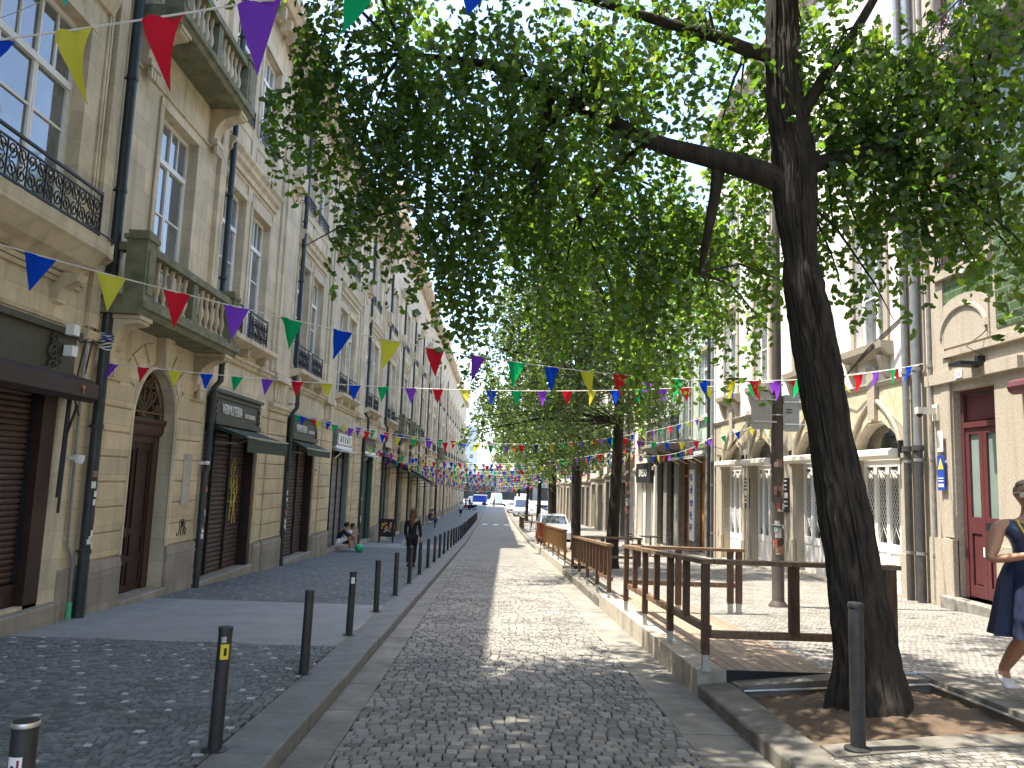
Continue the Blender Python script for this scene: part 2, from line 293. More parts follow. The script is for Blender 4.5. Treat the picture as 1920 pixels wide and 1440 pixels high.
# ------------------------------------------------------------------ the ground
def sheet(name, xs, y0, y1, dz, mat, fz=zg, step=1.0, **kw):
    b = MB(); ys = []; y = y0
    while y < y1 - 1e-6: ys.append(y); y += step if y < 60 else 5
    ys.append(y1); ii = [[b.p((x, y, fz(y) + dz + (cross(x) if x > 2 else 0))) for x in xs] for y in ys]
    for i in range(len(ys) - 1):
        for j in range(len(xs) - 1): b.f.append([ii[i][j], ii[i][j + 1], ii[i + 1][j + 1], ii[i + 1][j]]); b.mi.append(0)
    return tag(b.build(name, mat), kind='structure', **kw)
g = MB(); ii = {}
g.prismz([(-600, -60), (600, -60), (600, 900), (-600, 900)], -6.2, -6.0)
tag(g.build('ground', STRIP), kind='structure')
def cubes(name, x0, x1, y0, y1, w, h, gap, dz, mats, base, top=.006, dots=None, slant=0.0, hz=.003):
    """real stone cubes laid in rows over a bed of joint sand"""
    V = []; F = []; MI = []; y = y0; row = 0
    while y < y1:
        x = x0 - random.random() * w; 
        while x < x1:
            ww = w * random.uniform(.85, 1.25); xa, xb = max(x, x0), min(x + ww - gap, x1); x += ww
            if xb - xa < .03: continue
            sh = slant * ((xa + xb) / 2 - x0) + .035 * math.sin((xa + xb) * 2.1 + y * .9) + random.uniform(-.006, .006)
            ya, yb = y + sh, y + sh + h - gap; c = .012 * min(1, w / .1); n = len(V); z0 = random.uniform(-hz, hz); tx, ty = random.uniform(-.02, .02), random.uniform(-.02, .02)
            j = lambda: random.uniform(-.005, .005) * w / .1
            q = [(xa + j(), ya + j()), (xb + j(), ya + j()), (xb + j(), yb + j()), (xa + j(), yb + j())]; mx_, my_ = (xa + xb) / 2, (ya + yb) / 2
            for lev, ins in ((-.03, 0), (-.007, .002), (0, c)):
                for (a, b_) in q:
                    a2 = a + (ins if a < mx_ else -ins); b2 = b_ + (ins if b_ < my_ else -ins)
                    V.append((a2, b2, zg(b2) + dz + top + lev + z0 + (a2 - mx_) * tx + (b2 - my_) * ty))
            for k in (0, 4):
                for e in range(4): F.append((n + k + e, n + k + (e + 1) % 4, n + k + 4 + (e + 1) % 4, n + k + 4 + e))
            F.append((n + 8, n + 9, n + 10, n + 11))
            md = 1 if dots and dots((xa + xb) / 2, (ya + yb) / 2, w, h) else 0
            MI += [md] * 9
        y += h; row += 1
    me = D.meshes.new(name); me.from_pydata(V, [], F)
    for q in mats: me.materials.append(q)
    me.polygons.foreach_set('material_index', MI)
    o = D.objects.new(name, me); COL.objects.link(o); tag(o, kind='structure')
    return o
GL, RL, RR_, GR = -1.40, -1.09, 1.63, 2.13
# road: sand bed with stone setts near the camera, patterned sheet beyond
sheet('road_bed', [RL, RR_], 1.0, 26, -.137, JOINT)
cubes('road_setts', RL, RR_, 2.5, 26, .108, .101, .008, -.12, [SETT], None, slant=.10)
sheet('road', [RL, RR_], 26, 165, -.12, SETTP)
sheet('road_behind', [RL, RR_], -12, 1.0, -.12, SETTP)
sheet('road_plaza', [-14, 14], 165, 260, -.125, STRIP)
for nm, xa, xb in (('gutter', GL, RL), ('gutter', RR_, GR)):
    b = MB(); y = -10
    while y < 160:
        L = random.uniform(.9, 1.6); ys = y + .006
        t_ = [(xa + .004, ys), (xb - .004, ys), (xb - .004, y + L - .006), (xa + .004, y + L - .006)]
        j = random.uniform(-.003, .003); a = [b.p((p_[0], p_[1], zg(p_[1]) - .122 + j)) for p_ in t_]; a2 = [b.p((p_[0], p_[1], zg(p_[1]) - .2)) for p_ in t_]
        b.f.append(a); b.mi.append(0)
        for k in range(4): b.f.append([a[k], a[(k + 1) % 4], a2[(k + 1) % 4], a2[k]]); b.mi.append(0)
        y += L
    tag(b.build(nm, GUTT), kind='structure')
    sheet('gutter_bed', [xa, xb], -10, 160, -.15, JOINT)
def kerb(name, xa, xb, y0, y1, top, h, L0, mat, face):
    """row of kerb stones with worn upper edge on the road side (face=+1 if the road is at larger x)"""
    b = MB(); y = y0
    while y < y1 - .05:
        L = min(random.uniform(.8, 1.3) * L0, y1 - y); ya, yb = y + .003, y + L - .003; c = .018
        pr = [(xa, -h), (xa, 0), (xb - c, 0), (xb - c * .3, -c * .35), (xb, -c), (xb, -h)] if face > 0 else [(xa, -h), (xa, -c), (xa + c * .3, -c * .35), (xa + c, 0), (xb, 0), (xb, -h)]
        j = random.uniform(-.004, .004); A = [b.p((x + (j if x in (xa, xb) else 0), ya, top(x, ya) + z)) for x, z in pr]; B_ = [b.p((x + (j if x in (xa, xb) else 0), yb, top(x, yb) + z)) for x, z in pr]
        for k in range(6): b.f.append([A[k], A[(k + 1) % 6], B_[(k + 1) % 6], B_[k]]); b.mi.append(0)
        b.f.append(A[::-1]); b.f.append(B_); b.mi += [0, 0]; y += L
    return tag(b.build(name, mat), kind='structure')
kerb('kerb', -1.80, GL, -6, 150, lambda x, y: zg(y), .2, 1.3, GRSLAB, 1)
# left pavement: basalt cubes with white marble dots, smooth crossing strip, patterned sheet beyond
def dots(x, y, w, h):
    u = (x + y * .55) / .36; v = (y - x * .25) / .31
    return abs(u - round(u)) * .36 < w * .48 and abs(v - round(v)) * .31 < h * .5 and (round(u) * 7 + round(v) * 3) % 4 != 0
sheet('pavement_bed', [XL - .1, -1.8], 1.0, 9.6, -.014, JOINT)
cubes('pavement', XL - .05, -1.81, 2.6, 9.55, .068, .066, .005, 0, [BASALT, MARBLE], None, top=.003, dots=dots, hz=.002)
sheet('pavement_strip', [XL - .1, -1.8], 9.55, 13.6, .002, STRIP)
sheet('pavement_behind', [XL - .1, -1.8], -12, 1.0, 0, BASP)
b = sheet('pavement_far', [XL - .1, -1.8], 13.6, 33, 0, BASP)
sheet('pavement_strip_far', [XL - .1, -1.8], 33, 37, .003, STRIP)
sheet('pavement_end', [XL - .1, -1.8], 37, 165, 0, BASP)
b = MB()
for k in range(150):
    y = 13.8 + (k // 6) * .38 + random.uniform(-.03, .03); x = -5.5 + (k % 6) * .62 + (k // 6 % 2) * .3
    z = zg(y) + .004; b.face([(x, y, z), (x + .06, y, z), (x + .062, y + .06, zg(y + .06) + .004), (x + .002, y + .06, zg(y + .06) + .004)])
tag(b.build('pavement_dots', MARBLE), kind='structure')
# right pavement
sheet('pavement_right', [4.5, 5.2, 6.2, 7.2, 8.3], -12, 165, 0, CALC)
sheet('pavement_right_edge', [2.42, 3.4, 4.5], -12, 5.65, 0, CALC)
sheet('pavement_right_back', [2.42, 3.4, 4.5], 8.2, 165, -.004, CALC)
kerb('kerb_right', GR, 2.45, -6, 8.05, lambda x, y: zg(y) + (x - GR) * .1, .3, 1.25, KERBM, -1)
kerb('kerb_far_right', GR, 2.45, 38.5, 150, lambda x, y: zg(y), .3, 1.0, KERBM, -1)
# tree pit
def zc(x, y): return zr(x, y)
b = MB()
for (a0, a1, b0, b1) in ((2.45, 4.75, 5.6, 5.88), (2.45, 4.4, 7.78, 8.04)):
    x = a0
    while x < a1 - .05:
        L = min(1.05, a1 - x); q = [(x + .004, b0), (x + L - .004, b0), (x + L - .004, b1), (x + .004, b1)]
        T = [b.p((p_[0], p_[1], zr(*p_) + .012)) for p_ in q]; U = [b.p((p_[0], p_[1], zr(*p_) - .2)) for p_ in q]
        b.f.append(T); b.mi.append(0)
        for k in range(4): b.f.append([T[k], T[(k + 1) % 4], U[(k + 1) % 4], U[k]]); b.mi.append(0)
        x += L
for (y0_, y1_) in ((5.88, 6.9), (6.9, 8.04)):
    q = [(4.35, y0_ + .004), (4.75, y0_ + .004), (4.75, y1_ - .004), (4.35, y1_ - .004)]
    T = [b.p((p_[0], p_[1], zr(*p_) + .02)) for p_ in q]; U = [b.p((p_[0], p_[1], zr(*p_) - .2)) for p_ in q]
    b.f.append(T); b.mi.append(0)
    for k in range(4): b.f.append([T[k], T[(k + 1) % 4], U[(k + 1) % 4], U[k]]); b.mi.append(0)
tag(b.build('pit_coping', KERBM), kind='structure')
b = MB()   # thin steel angle round the pit
for q0, q1 in (((2.5, 7.76), (4.33, 7.76)), ((4.33, 7.76), (4.33, 5.9))):
    n = 2; P0 = (q0[0], q0[1], zr(*q0) - .03); P1 = (q1[0], q1[1], zr(*q1) - .03); b.tube([P0, P1], .012, 6)
tag(b.build('pit_edging', METAL), kind='structure')
b = MB(); NX, NY = 46, 50; ii = []
for j in range(NY + 1):
    for i in range(NX + 1):
        x = 2.44 + i / NX * 1.93; y = 5.85 + j / NY * 1.95; r = math.hypot(x - 3.35, y - 6.98)
        z = zr(x, y) - .1 + .10 * math.exp(-(r / .5) ** 2) + .035 * noise.noise((x * 5, y * 5, 0)) + .015 * noise.noise((x * 17, y * 17, 3)); ii.append(b.p((x, y, z)))
for j in range(NY):
    for i in range(NX): k = j * (NX + 1) + i; b.f.append([ii[k], ii[k + 1], ii[k + NX + 2], ii[k + NX + 1]]); b.mi.append(0)
tag(b.build('soil', SOIL, smooth=True), kind='structure')
# crosswalk marks
b = MB()
for k in range(5): x0 = -1.0 + k * 1.05; y0 = 74; b.face([(x0, y0, zg(y0) - .115), (x0 + .5, y0, zg(y0) - .115), (x0 + .5, y0 + 3, zg(y0 + 3) - .115), (x0, y0 + 3, zg(y0 + 3) - .115)])
tag(b.build('road_marking', PAINTW), kind='structure')

# ------------------------------------------------------------------ facade builders
def wall_grid(b, xf, xb, y0, y1, z0, z1, holes):
    """front skin at d=xf with rectangular holes whose reveals run back to d=xb"""
    ys = sorted({y0, y1, *[h[0] for h in holes], *[h[1] for h in holes]}); zs = sorted({z0, z1, *[h[2] for h in holes], *[h[3] for h in holes]})
    ys = [y for y in ys if y0 <= y <= y1]; zs = [z for z in zs if z0 <= z <= z1]
    for a, c in zip(ys, ys[1:]):
        for e, f in zip(zs, zs[1:]):
            my, mz = (a + c) / 2, (e + f) / 2
            if any(h[0] < my < h[1] and h[2] < mz < h[3] for h in holes): continue
            b.face([(xf, a, e), (xf, c, e), (xf, c, f), (xf, a, f)])
    for h in holes:
        a, c, e, f = h[:4]; xb_ = h[4] if len(h) > 4 else xb
        b.face([(xf, a, e), (xb_, a, e), (xb_, a, f), (xf, a, f)]); b.face([(xf, c, e), (xb_, c, e), (xb_, c, f), (xf, c, f)])
        b.face([(xf, a, f), (xb_, a, f), (xb_, c, f), (xf, c, f)]); b.face([(xf, a, e), (xb_, a, e), (xb_, c, e), (xf, c, e)])
def arch_fill(b, xf, xb, y0, y1, zs, zt, rise, n=14):
    """fills the corners of a rectangular hole above a springing line so that the opening is arched"""
    cy, hw = (y0 + y1) / 2, (y1 - y0) / 2; P = [(cy - hw * math.cos(math.pi * k / n), zs + rise * math.sin(math.pi * k / n)) for k in range(n + 1)]
    for (a, za), (c, zc_) in zip(P, P[1:]):
        b.face([(xf, a, za), (xf, c, zc_), (xf, c, zt), (xf, a, zt)]); b.face([(xf, a, za), (xb, a, za), (xb, c, zc_), (xf, c, zc_)])
    return P
WIN = {}
def window(par, side, y0, y1, z0, z1, d=-.2, tr=.75, cols=2, rows=3, mat=WHITE, gm=GLASS, trdark=True, bar=.03):
    """white casement window with transom; the mesh of a size is shared by all its copies"""
    key = (side, round(y1 - y0, 2), round(z1 - z0, 2), d, tr, cols, rows, mat.name, gm.name); o0 = Vector((XL if side == 'L' else XR, y0, z0))
    if key in WIN:
        o = dup(WIN[key], o0 - wloc(par), None, par); return o
    w, h = y1 - y0, z1 - z0; b = MB(side); f = .065
    def bx(a, c, e, g_, d0=0, d1=.05): b.box(d + d0, d + d1, y0 + a, y0 + c, z0 + e, z0 + g_)
    bx(0, f, 0, h); bx(w - f, w, 0, h); bx(f, w - f, 0, f); bx(f, w - f, h - f, h)
    zt = h - tr if tr else h - f
    if tr: bx(f, w - f, zt - .045, zt + .045, 0, .07)
    cw = (w - 2 * f) / cols
    for c in range(cols):
        a = f + c * cw; e = a + cw; s = .045
        bx(a + .004, a + s, f + .002, zt - .047, .004, .046); bx(e - s, e - .004, f + .002, zt - .047, .004, .046); bx(a + s, e - s, f + .002, f + .1, .006, .044)
        for r_ in range(1, rows): zz = f + (zt - f) * r_ / rows; bx(a + s, e - s, zz - bar / 2, zz + bar / 2, .008, .036)
        if tr: bx(a + cw / 2 - bar / 2, a + cw / 2 + bar / 2, zt + .045, h - f, .008, .036)
        if tr and c: bx(a - .02, a + .02, zt + .045, h - f, .003, .05)
    o = b.build('window', mat, par, org=o0)
    b = MB(side); b.face([(d + .01, y0 + f / 2, z0 + f / 2), (d + .01, y1 - f / 2, z0 + f / 2), (d + .01, y1 - f / 2, z1 - f / 2), (d + .01, y0 + f / 2, z1 - f / 2)])
    if tr and trdark: pass
    b.build('pane', gm, o); WIN[key] = o; return o
def scroll(c, r, a0, a1, turns, n=16, flip=1):
    """flat spiral in the (y,z) plane round c"""
    P = []
    for k in range(n + 1):
        t = k / n; a = a0 + (a1 - a0) * 0 + flip * turns * 2 * math.pi * t; rr = r * (1 - .8 * t); P.append((c[0] + rr * math.cos(a), c[1] + rr * math.sin(a)))
    return P
RAIL = {}
def railing(par, side, y0, y1, z0, z1, d, style='scroll', mat=IRON):
    key = (side, round(y1 - y0, 2), round(z1 - z0, 2), style, round(d, 2)); o0 = Vector((XL if side == 'L' else XR, y0, z0))
    if key in RAIL: return dup(RAIL[key], o0 - wloc(par), None, par)
    b = MB(side); w, h = y1 - y0, z1 - z0
    b.box(d - .02, d + .02, y0, y1, z1 - .03, z1); b.box(d - .012, d + .012, y0, y1, z0 + .05, z0 + .075); b.box(d - .012, d + .012, y0, y1, z1 - .13, z1 - .11)
    for y in (y0, y1): b.box(d - .014, d + .014, y - .014, y + .014, z0, z1 + .02)
    if style == 'scroll':
        n = max(2, round(w / .38)); s = w / n
        for k in range(n):
            yc = y0 + (k + .5) * s; zm = (z0 + z1) / 2 - .02; b.box(d - .008, d + .008, yc - .008, yc + .008, z0 + .06, z1 - .12)
            q = min(s * .25, (h - .2) * .27)
            for sg in (-1, 1):
                for up in (-1, 1):
                    P = scroll((yc + sg * s * .24, zm + up * h * .18), q, R(90) if up < 0 else R(-90), 0, 1.35, 14, sg * up)
                    b.tube([(d, a, c) for a, c in P], .011, 4)
            b.tube([(d, yc - s * .45, z0 + .07), (d, yc - s * .1, zm), (d, yc - s * .45, z1 - .12)], .009, 4); b.tube([(d, yc + s * .45, z0 + .07), (d, yc + s * .1, zm), (d, yc + s * .45, z1 - .12)], .009, 4)
    elif style == 'key':
        n = max(2, round(w / .3)); s = w / n
        for k in range(n):
            a = y0 + k * s; b.tube([(d, a + .02, z0 + .06), (d, a + .02, z1 - .06), (d, a + s * .7, z1 - .06), (d, a + s * .7, z0 + .13), (d, a + s * .35, z0 + .13)], .012, 4)
    else:
        n = round(w / .11)
        for k in range(1, n): a = y0 + w * k / n; b.box(d - .007, d + .007, a - .007, a + .007, z0 + .06, z1 - .03)
    o = b.build('railing', mat, par, org=o0); RAIL[key] = o; return o
def shutter(par, side, y0, y1, z0, z1, d, mat, panels=3, pitch=.09, name='roller_shutter', post=IRON):
    b = MB(side); n = int((z1 - z0) / pitch)
    for k in range(n): za = z0 + k * pitch; b.prism([(d - .03, za), (d, za + .006), (d + .014, za + pitch * .5), (d, za + pitch - .012), (d - .03, za + pitch - .002)], y0, y1)
    o = b.build(name, mat, par); b = MB(side)
    for k in range(panels + 1): y = y0 + (y1 - y0) * k / panels; b.box(d + .015, d + .06, max(y0, y - .03), min(y1, y + .03), z0, z1)
    b.build('shutter_rail', post, o); return o
def awning(par, side, y0, y1, z1, out, drop, mat, val=.2, bar=WHITE, label=None):
    b = MB(side); b.prism([(.03, z1), (.03, z1 - .02), (out, z1 - drop - .02), (out, z1 - drop)], y0, y1)
    b.box(out - .004, out + .006, y0, y1, z1 - drop - val, z1 - drop - .03)
    for y in (y0, y1): b.face([(.03, y, z1), (out, y, z1 - drop), (out, y, z1 - drop - .06), (.03, y, z1 - .06)])
    o = b.build('awning', mat, par)
    if label: o['label'] = label
    b = MB(side); b.box(out - .02, out + .02, y0 - .02, y1 + .02, z1 - drop - .015, z1 - drop + .018)
    for y in (y0 + .25, y1 - .25): b.tube([(.05, y, z1 - .35), (out * .55, y + .2, z1 - drop - .12), (out - .02, y, z1 - drop - .03)], .022, 6)
    b.build('awning_bar', bar, o); b = MB(side); b.box(.0, .14, y0 - .02, y1 + .02, z1 + .003, z1 + .12); b.build('awning_box', bar if mat is not AWNG else OLIVE, o); return o
def rustic(b, y0, y1, z0, z1, h=.376, d0=0, d1=.035, zs=None):
    z = z0
    while z < z1 - .1: b.chbox(d0 - .02, d1, y0, y1, z + .012, min(z + h, z1) - .004, .014); z += h
def stone_balcony(par, side, y0, y1, zf, d, win=None):
    """slab on scroll brackets with balustrade, corner pedestals and caps"""
    b = MB(side); b.prism([(0, zf - .1), (d - .04, zf - .1), (d, zf - .02), (d + .05, zf), (d + .05, zf + .1), (0, zf + .1)], y0 - .06, y1 + .06)
    s = b.build('balcony', MOSS, par); b = MB(side)
    for y in (y0 + .02, y1 - .34):
        b.box(d - .3, d, y, y + .32, zf + .1, zf + 1.02); b.box(d - .34, d + .03, y - .03, y + .35, zf + 1.02, zf + 1.09); b.box(d - .3, d, y + .02, y + .3, zf + 1.09, zf + 1.16)
        b.box(d - .002, d + .015, y + .07, y + .25, zf + .22, zf + .88)
    b.box(d - .26, d - .04, y0 + .345, y1 - .345, zf + .104, zf + .2); b.box(d - .28, d - .02, y0 + .345, y1 - .345, zf + .86, zf + .98)
    ym = (y0 + y1) / 2; b.box(d - .25, d - .05, ym - .1, ym + .1, zf + .2, zf + .86)
    for y in (y0 + .06, y1 - .28): b.box(.01, d - .31, y, y + .2, zf + .86, zf + .98); b.box(.01, d - .31, y, y + .2, zf + .104, zf + .2)
    b.build('balustrade', MOSS, s)
    pr = [(.045, 0), (.05, .06), (.03, .1), (.028, .16), (.062, .34), (.06, .42), (.03, .62), (.026, .78), (.042, .84), (.045, 1)]
    X0 = XL if side == 'L' else XR; sg = 1 if side == 'L' else -1; b = MB(); b.lathe((X0 + sg * (d - .15), y0 + .45), [(r, zf + .2 + q * .66) for r, q in pr], 8); bl = b.build('baluster', STONE, s, smooth=True, org=(X0 + sg * (d - .15), y0 + .45, zf + .2))
    spots = [(d - .15, y0 + .36 + (ym - .47 - y0) * (k + .5) / 6) for k in range(6)] + [(d - .15, ym + .11 + (y1 - .47 - ym) * (k + .5) / 6) for k in range(6)] + [(d * .25, y0 + .16), (d * .25, y1 - .18)]
    for k, (dd, yy) in enumerate(spots):
        p_ = Vector((X0 + sg * dd, yy, zf + .2)) - wloc(s)
        if k == 0: bl.location = p_
        else: dup(bl, p_, None, s)
    for y in (y0 + .1, y1 - .45):
        b = MB(side); pr = [(.0, zf - .1), (d - .06, zf - .1), (d - .06, zf - .2)]
        for k in range(9): a = R(90 * k / 8); pr.append((d - .1 - (d - .2) * math.sin(a), zf - .22 - .42 * (1 - math.cos(a))))
        pr += [(.1, zf - .82), (0, zf - .86)]; b.prism(pr, y, y + .34); b.box(.0, d - .03, y - .03, y + .37, zf - .16, zf - .102)
        b.box(.0, .17, y - .02, y + .36, zf - .8, zf - .7)
        for k in range(3): b.box(.1, .16, y + .03 + k * .1, y + .1 + k * .1, zf - .98, zf - .81)
        b.build('bracket', STONE, s)
def strings_of(*a): return a

# ------------------------------------------------------------------ left side: the long stone palace, bay by bay
ZC = 13.1
def palace(label, y0, y1, bays, top, door=None, near=False, dz=0.0, detail=True):
    root = thing('stone_building', (XL, (y0 + y1) / 2, zg((y0 + y1) / 2)), label, 'building', 'stone buildings on the left of the street')
    holes = []; zb = zg(y1) - .6
    H = lambda *q: holes.append(q)
    if door: H(door - .83, door + .83, zg(door) + .1, 3.32, -.32); H(door - .75, door + .75, 4.1 + dz, 7.63 + dz); H(door - .75, door + .75, 8.95 + dz, 11.65 + dz)
    for a in bays:
        H(a + .12, a + 3.5, zg(a + 1.8) + .12, 3.12 + dz)
        for wy in (a + .08, a + 1.93): H(wy, wy + 1.36, 4.55 + dz, 7.62 + dz); H(wy, wy + 1.36, 9.35 + dz, 11.65 + dz)
    if near: H(4.9, 10.32, zg(8) + .2, 2.72); H(7.0, 10.12, 4.72, 7.6); H(1.2, 4.2, 4.72, 7.6); H(7.3, 8.6, 9.35, 11.65); H(8.9, 10.2, 9.35, 11.65)
    b = MB('L'); wall_grid(b, 0, -.36, y0, y1, zb, top - .5, holes)
    for h in holes:
        if door and abs((h[0] + h[1]) / 2 - door) < .01 and h[3] < 4: arch_fill(b, .0, -.32, h[0], h[1], 2.35, 3.32, .95)
    b.face([(-.36, y0, zb), (-.36, y0, top), (-9, y0, top), (-9, y0, zb)]); b.face([(0, y1, zb), (0, y1, top), (-9, y1, top), (-9, y1, zb)]); b.face([(0, y0, zb), (0, y0, top - .5), (-.36, y0, top - .5), (-.36, y0, zb)])
    b.face([(-9, y0, zb), (-9, y1, zb), (-9, y1, top), (-9, y0, top)]); b.face([(-.58, y0, zb), (-.58, y1, zb), (-.58, y1, 3.9), (-.58, y0, 3.9)])
    b.build('wall', STONE, root)
    b = MB('L'); c0 = top - .5   # crowning cornice, blocking course and roof
    b.prism([(0, c0), (.12, c0), (.14, c0 + .1), (.24, c0 + .14), (.42, c0 + .2), (.52, c0 + .3), (.6, c0 + .34), (.6, c0 + .46), (.64, c0 + .5), (0, c0 + .52)], y0, y1)
    y = y0 + .3
    while y < y1: b.box(.1, .38, y, y + .14, c0 - .16, c0 + .12); y += .55 if detail else 1.1
    b.box(-.4, .0, y0, y1, c0 + .001, c0 + 1.15); b.box(-.44, .05, y0, y1, c0 + 1.15, c0 + 1.25)
    b.build('cornice', STONE, root)
    b = MB('L'); b.face([(-.3, y0, c0 + 1.1), (-.3, y1, c0 + 1.1), (-4.5, y1, c0 + 2.4), (-4.5, y0, c0 + 2.4)]); b.face([(-9, y0, c0 + 1.0), (-9, y1, c0 + 1.0), (-4.5, y1, c0 + 2.4), (-4.5, y0, c0 + 2.4)])
    for q in (y0, y1): b.face([(-.3, q, c0 + 1.1), (-4.5, q, c0 + 2.4), (-9, q, c0 + 1)])
    b.build('roof', ROOF, root)
    # horizontal bands, pilasters, piers
    bn = MB('L')
    segs = [(a - .05, a + 3.68, a + 3.68, a + 6.0) for a in bays]
    for (a, c, pa, pb) in segs:
        pb = min(pb, y1)
        bn.prism([(0, 8.08 + dz), (.05, 8.08 + dz), (.05, 8.2 + dz), (.12, 8.26 + dz), (.12, 8.36 + dz), (.19, 8.44 + dz), (.19, 8.5 + dz), (0, 8.54 + dz)], a + .05, c - .02)
        bn.prism([(0, 3.94 + dz), (.05, 3.94 + dz), (.08, 4.02 + dz), (.12, 4.04 + dz), (.12, 4.1 + dz), (0, 4.14 + dz)], a + .05, pa + .55)
        bn.prism([(0, 4.26 + dz), (.1, 4.28 + dz), (.26, 4.36 + dz), (.34, 4.4 + dz), (.34, 4.5 + dz), (0, 4.52 + dz)], a + .08, c - .1)
        for yy in (a + .3, a + 1.75, a + 3.1): bn.prism([(0, 3.98 + dz), (.1, 4.0 + dz), (.14, 4.12 + dz), (.22, 4.16 + dz), (.24, 4.28 + dz), (0, 4.28 + dz)], yy, yy + .16)
        if detail:   # framed panels above and below the windows
            for (pz0, pz1) in ((7.76, 8.0), (8.66, 9.1)):
                for (ya, yb) in ((a + .15, a + 1.6), (a + 1.95, a + 3.5)):
                    for q in ((ya, yb, pz0, pz0 + .025), (ya, yb, pz1 - .025, pz1), (ya, ya + .03, pz0 + .027, pz1 - .027), (yb - .03, yb, pz0 + .027, pz1 - .027)): bn.box(-.01, .022, q[0], q[1], q[2] + dz, q[3] + dz)
        for wy in (a + .13, a + 1.98):   # architraves
            for z0_, z1_ in ((4.56, 7.62), (9.35, 11.65)):
                bn.box(-.01, .03, wy - .13, wy - .002, z0_ + dz, z1_ + dz + .002); bn.box(-.01, .03, wy + 1.362, wy + 1.49, z0_ + dz, z1_ + dz + .002); bn.box(-.01, .04, wy - .13, wy + 1.49, z1_ + dz + .004, z1_ + dz + .12)
        # pier between shops: two strips of rusticated blocks on a plinth
        zp = zg((pa + pb) / 2) - .1; ph = .62 + .22; rs = MB('L'); pl = MB('L')
        for (ya, yb, dd) in ((pa + .02, pa + .52, .035), (pa + .6, pb - .06, .06)):
            rustic(rs, ya, yb, zp + ph + .02, 3.14 + dz, .378, 0, dd)
            pl.chbox(-.02, dd + .05, ya - .03, yb + .03, zp - .4, zp + ph - .05, .02); pl.box(-.02, dd + .03, ya - .015, yb + .015, zp + ph - .048, zp + ph + .01)
        pl.box(-.02, .03, pa - .12, pa + .0, zp - .3, zp + ph); rs.box(-.02, .03, pa - .12, pa, zp + ph + .003, 3.12 + dz)
        rs.build('rusticated_pier', STONE2, root); pl.build('plinth', PLINTH, root)
        bn.prism([(0, 3.16 + dz), (.07, 3.16 + dz), (.1, 3.24 + dz), (.15, 3.28 + dz), (.15, 3.36 + dz), (0, 3.4 + dz)], pa + .55, pb)
        if detail:
            for k in range(4): bn.box(-.01, .05, pa + .95 + k * .26, pa + 1.12 + k * .26, 3.46 + dz, 3.9 + dz)
        # giant pilaster on the upper floors
        q0, q1 = pa + .72, pb - .35
        bn.box(-.02, .1, q0, q1, 4.16 + dz, 12.3 + dz); bn.box(-.02, .05, q0 - .28, q0 - .01, 4.16 + dz, 12.3 + dz); bn.box(-.02, .16, q0 - .05, q1 + .05, 3.96 + dz, 4.155 + dz)
        if detail:
            bn.prismx([(q0 + .25, 9.8 + dz), (q0 + .6, 10.1 + dz), (q0 + .95, 9.8 + dz), (q0 + .95, 9.0 + dz), (q0 + .6, 8.8 + dz), (q0 + .25, 9.0 + dz)], .09, .14)
            bn.box(.1, .36, q0 + .32, q0 + .88, 9.25 + dz, 9.75 + dz); bn.box(.1, .28, q0 + .4, q0 + .8, 9.13 + dz, 9.248 + dz)
            bn.prism([(.1, 11.9 + dz), (.22, 11.95 + dz), (.32, 12.2 + dz), (.4, 12.3 + dz), (.4, 12.45 + dz), (.1, 12.45 + dz)], q0 - .05, q1 + .05)
    bn.build('moulding', STONE, root)
    for a in bays: 
        for wy in (a + .08, a + 1.93):
            window(root, 'L', wy, wy + 1.36, 4.55 + dz, 7.62 + dz); window(root, 'L', wy, wy + 1.36, 9.35 + dz, 11.65 + dz, tr=.6)
            railing(root, 'L', wy + .02, wy + 1.34, 4.53 + dz, 5.22 + dz, .14 if detail else .14, 'scroll'); railing(root, 'L', wy, wy + 1.36, 9.33 + dz, 9.68 + dz, .06, 'key')
    return root
BAY = [15.4 + 6.05 * k for k in range(4)]
A = palace('beige stone palace nearest on the left with an arched door under a balustraded balcony', -12, 39.55, BAY, ZC, 13.23, True)
# door bay and near pier
for k, (ya, yb, yc) in enumerate(((11.2, 12.36, 12.2), (14.1, 15.28, 14.28))):
    rs = MB('L'); rustic(rs, ya, yb, .26, 2.9, .376, 0, .035); rustic(rs, 11.2 if k == 0 else yc, yc if k == 0 else 15.28, 2.9, 3.28, .376, 0, .035)
    if k == 0: rustic(rs, 10.72, 11.06, .26, 3.28, .376, -.03, .01)
    rs.build('rusticated_pier', STONE2, A)
for (ya, yb) in ((11.16, 12.38), (14.08, 15.3)):
    pl = MB('L'); zp = zg(ya) - .2; pl.chbox(-.03, .075, ya, yb, zp, .1, .02); pl.prism([(-.02, .1), (.075, .1), (.04, .25), (-.02, .25)], ya, yb)
    if ya < 12: pl.chbox(-.03, .03, 10.7, 11.1, zg(10.9) - .2, .22, .02)
    pl.build('plinth', PLINTH, A)
pl = MB('L'); pl.chbox(-.03, .14, 4.6, 10.62, zg(8) - .5, zg(8) + .16, .02); pl.build('plinth', PLINTH, A)
b = MB('L')
b.prism([(0, 3.36), (.05, 3.36), (.09, 3.44), (.11, 3.5), (0, 3.54)], 10.7, 11.75); b.prism([(0, 3.36), (.05, 3.36), (.09, 3.44), (.11, 3.5), (0, 3.54)], 14.75, 15.3)
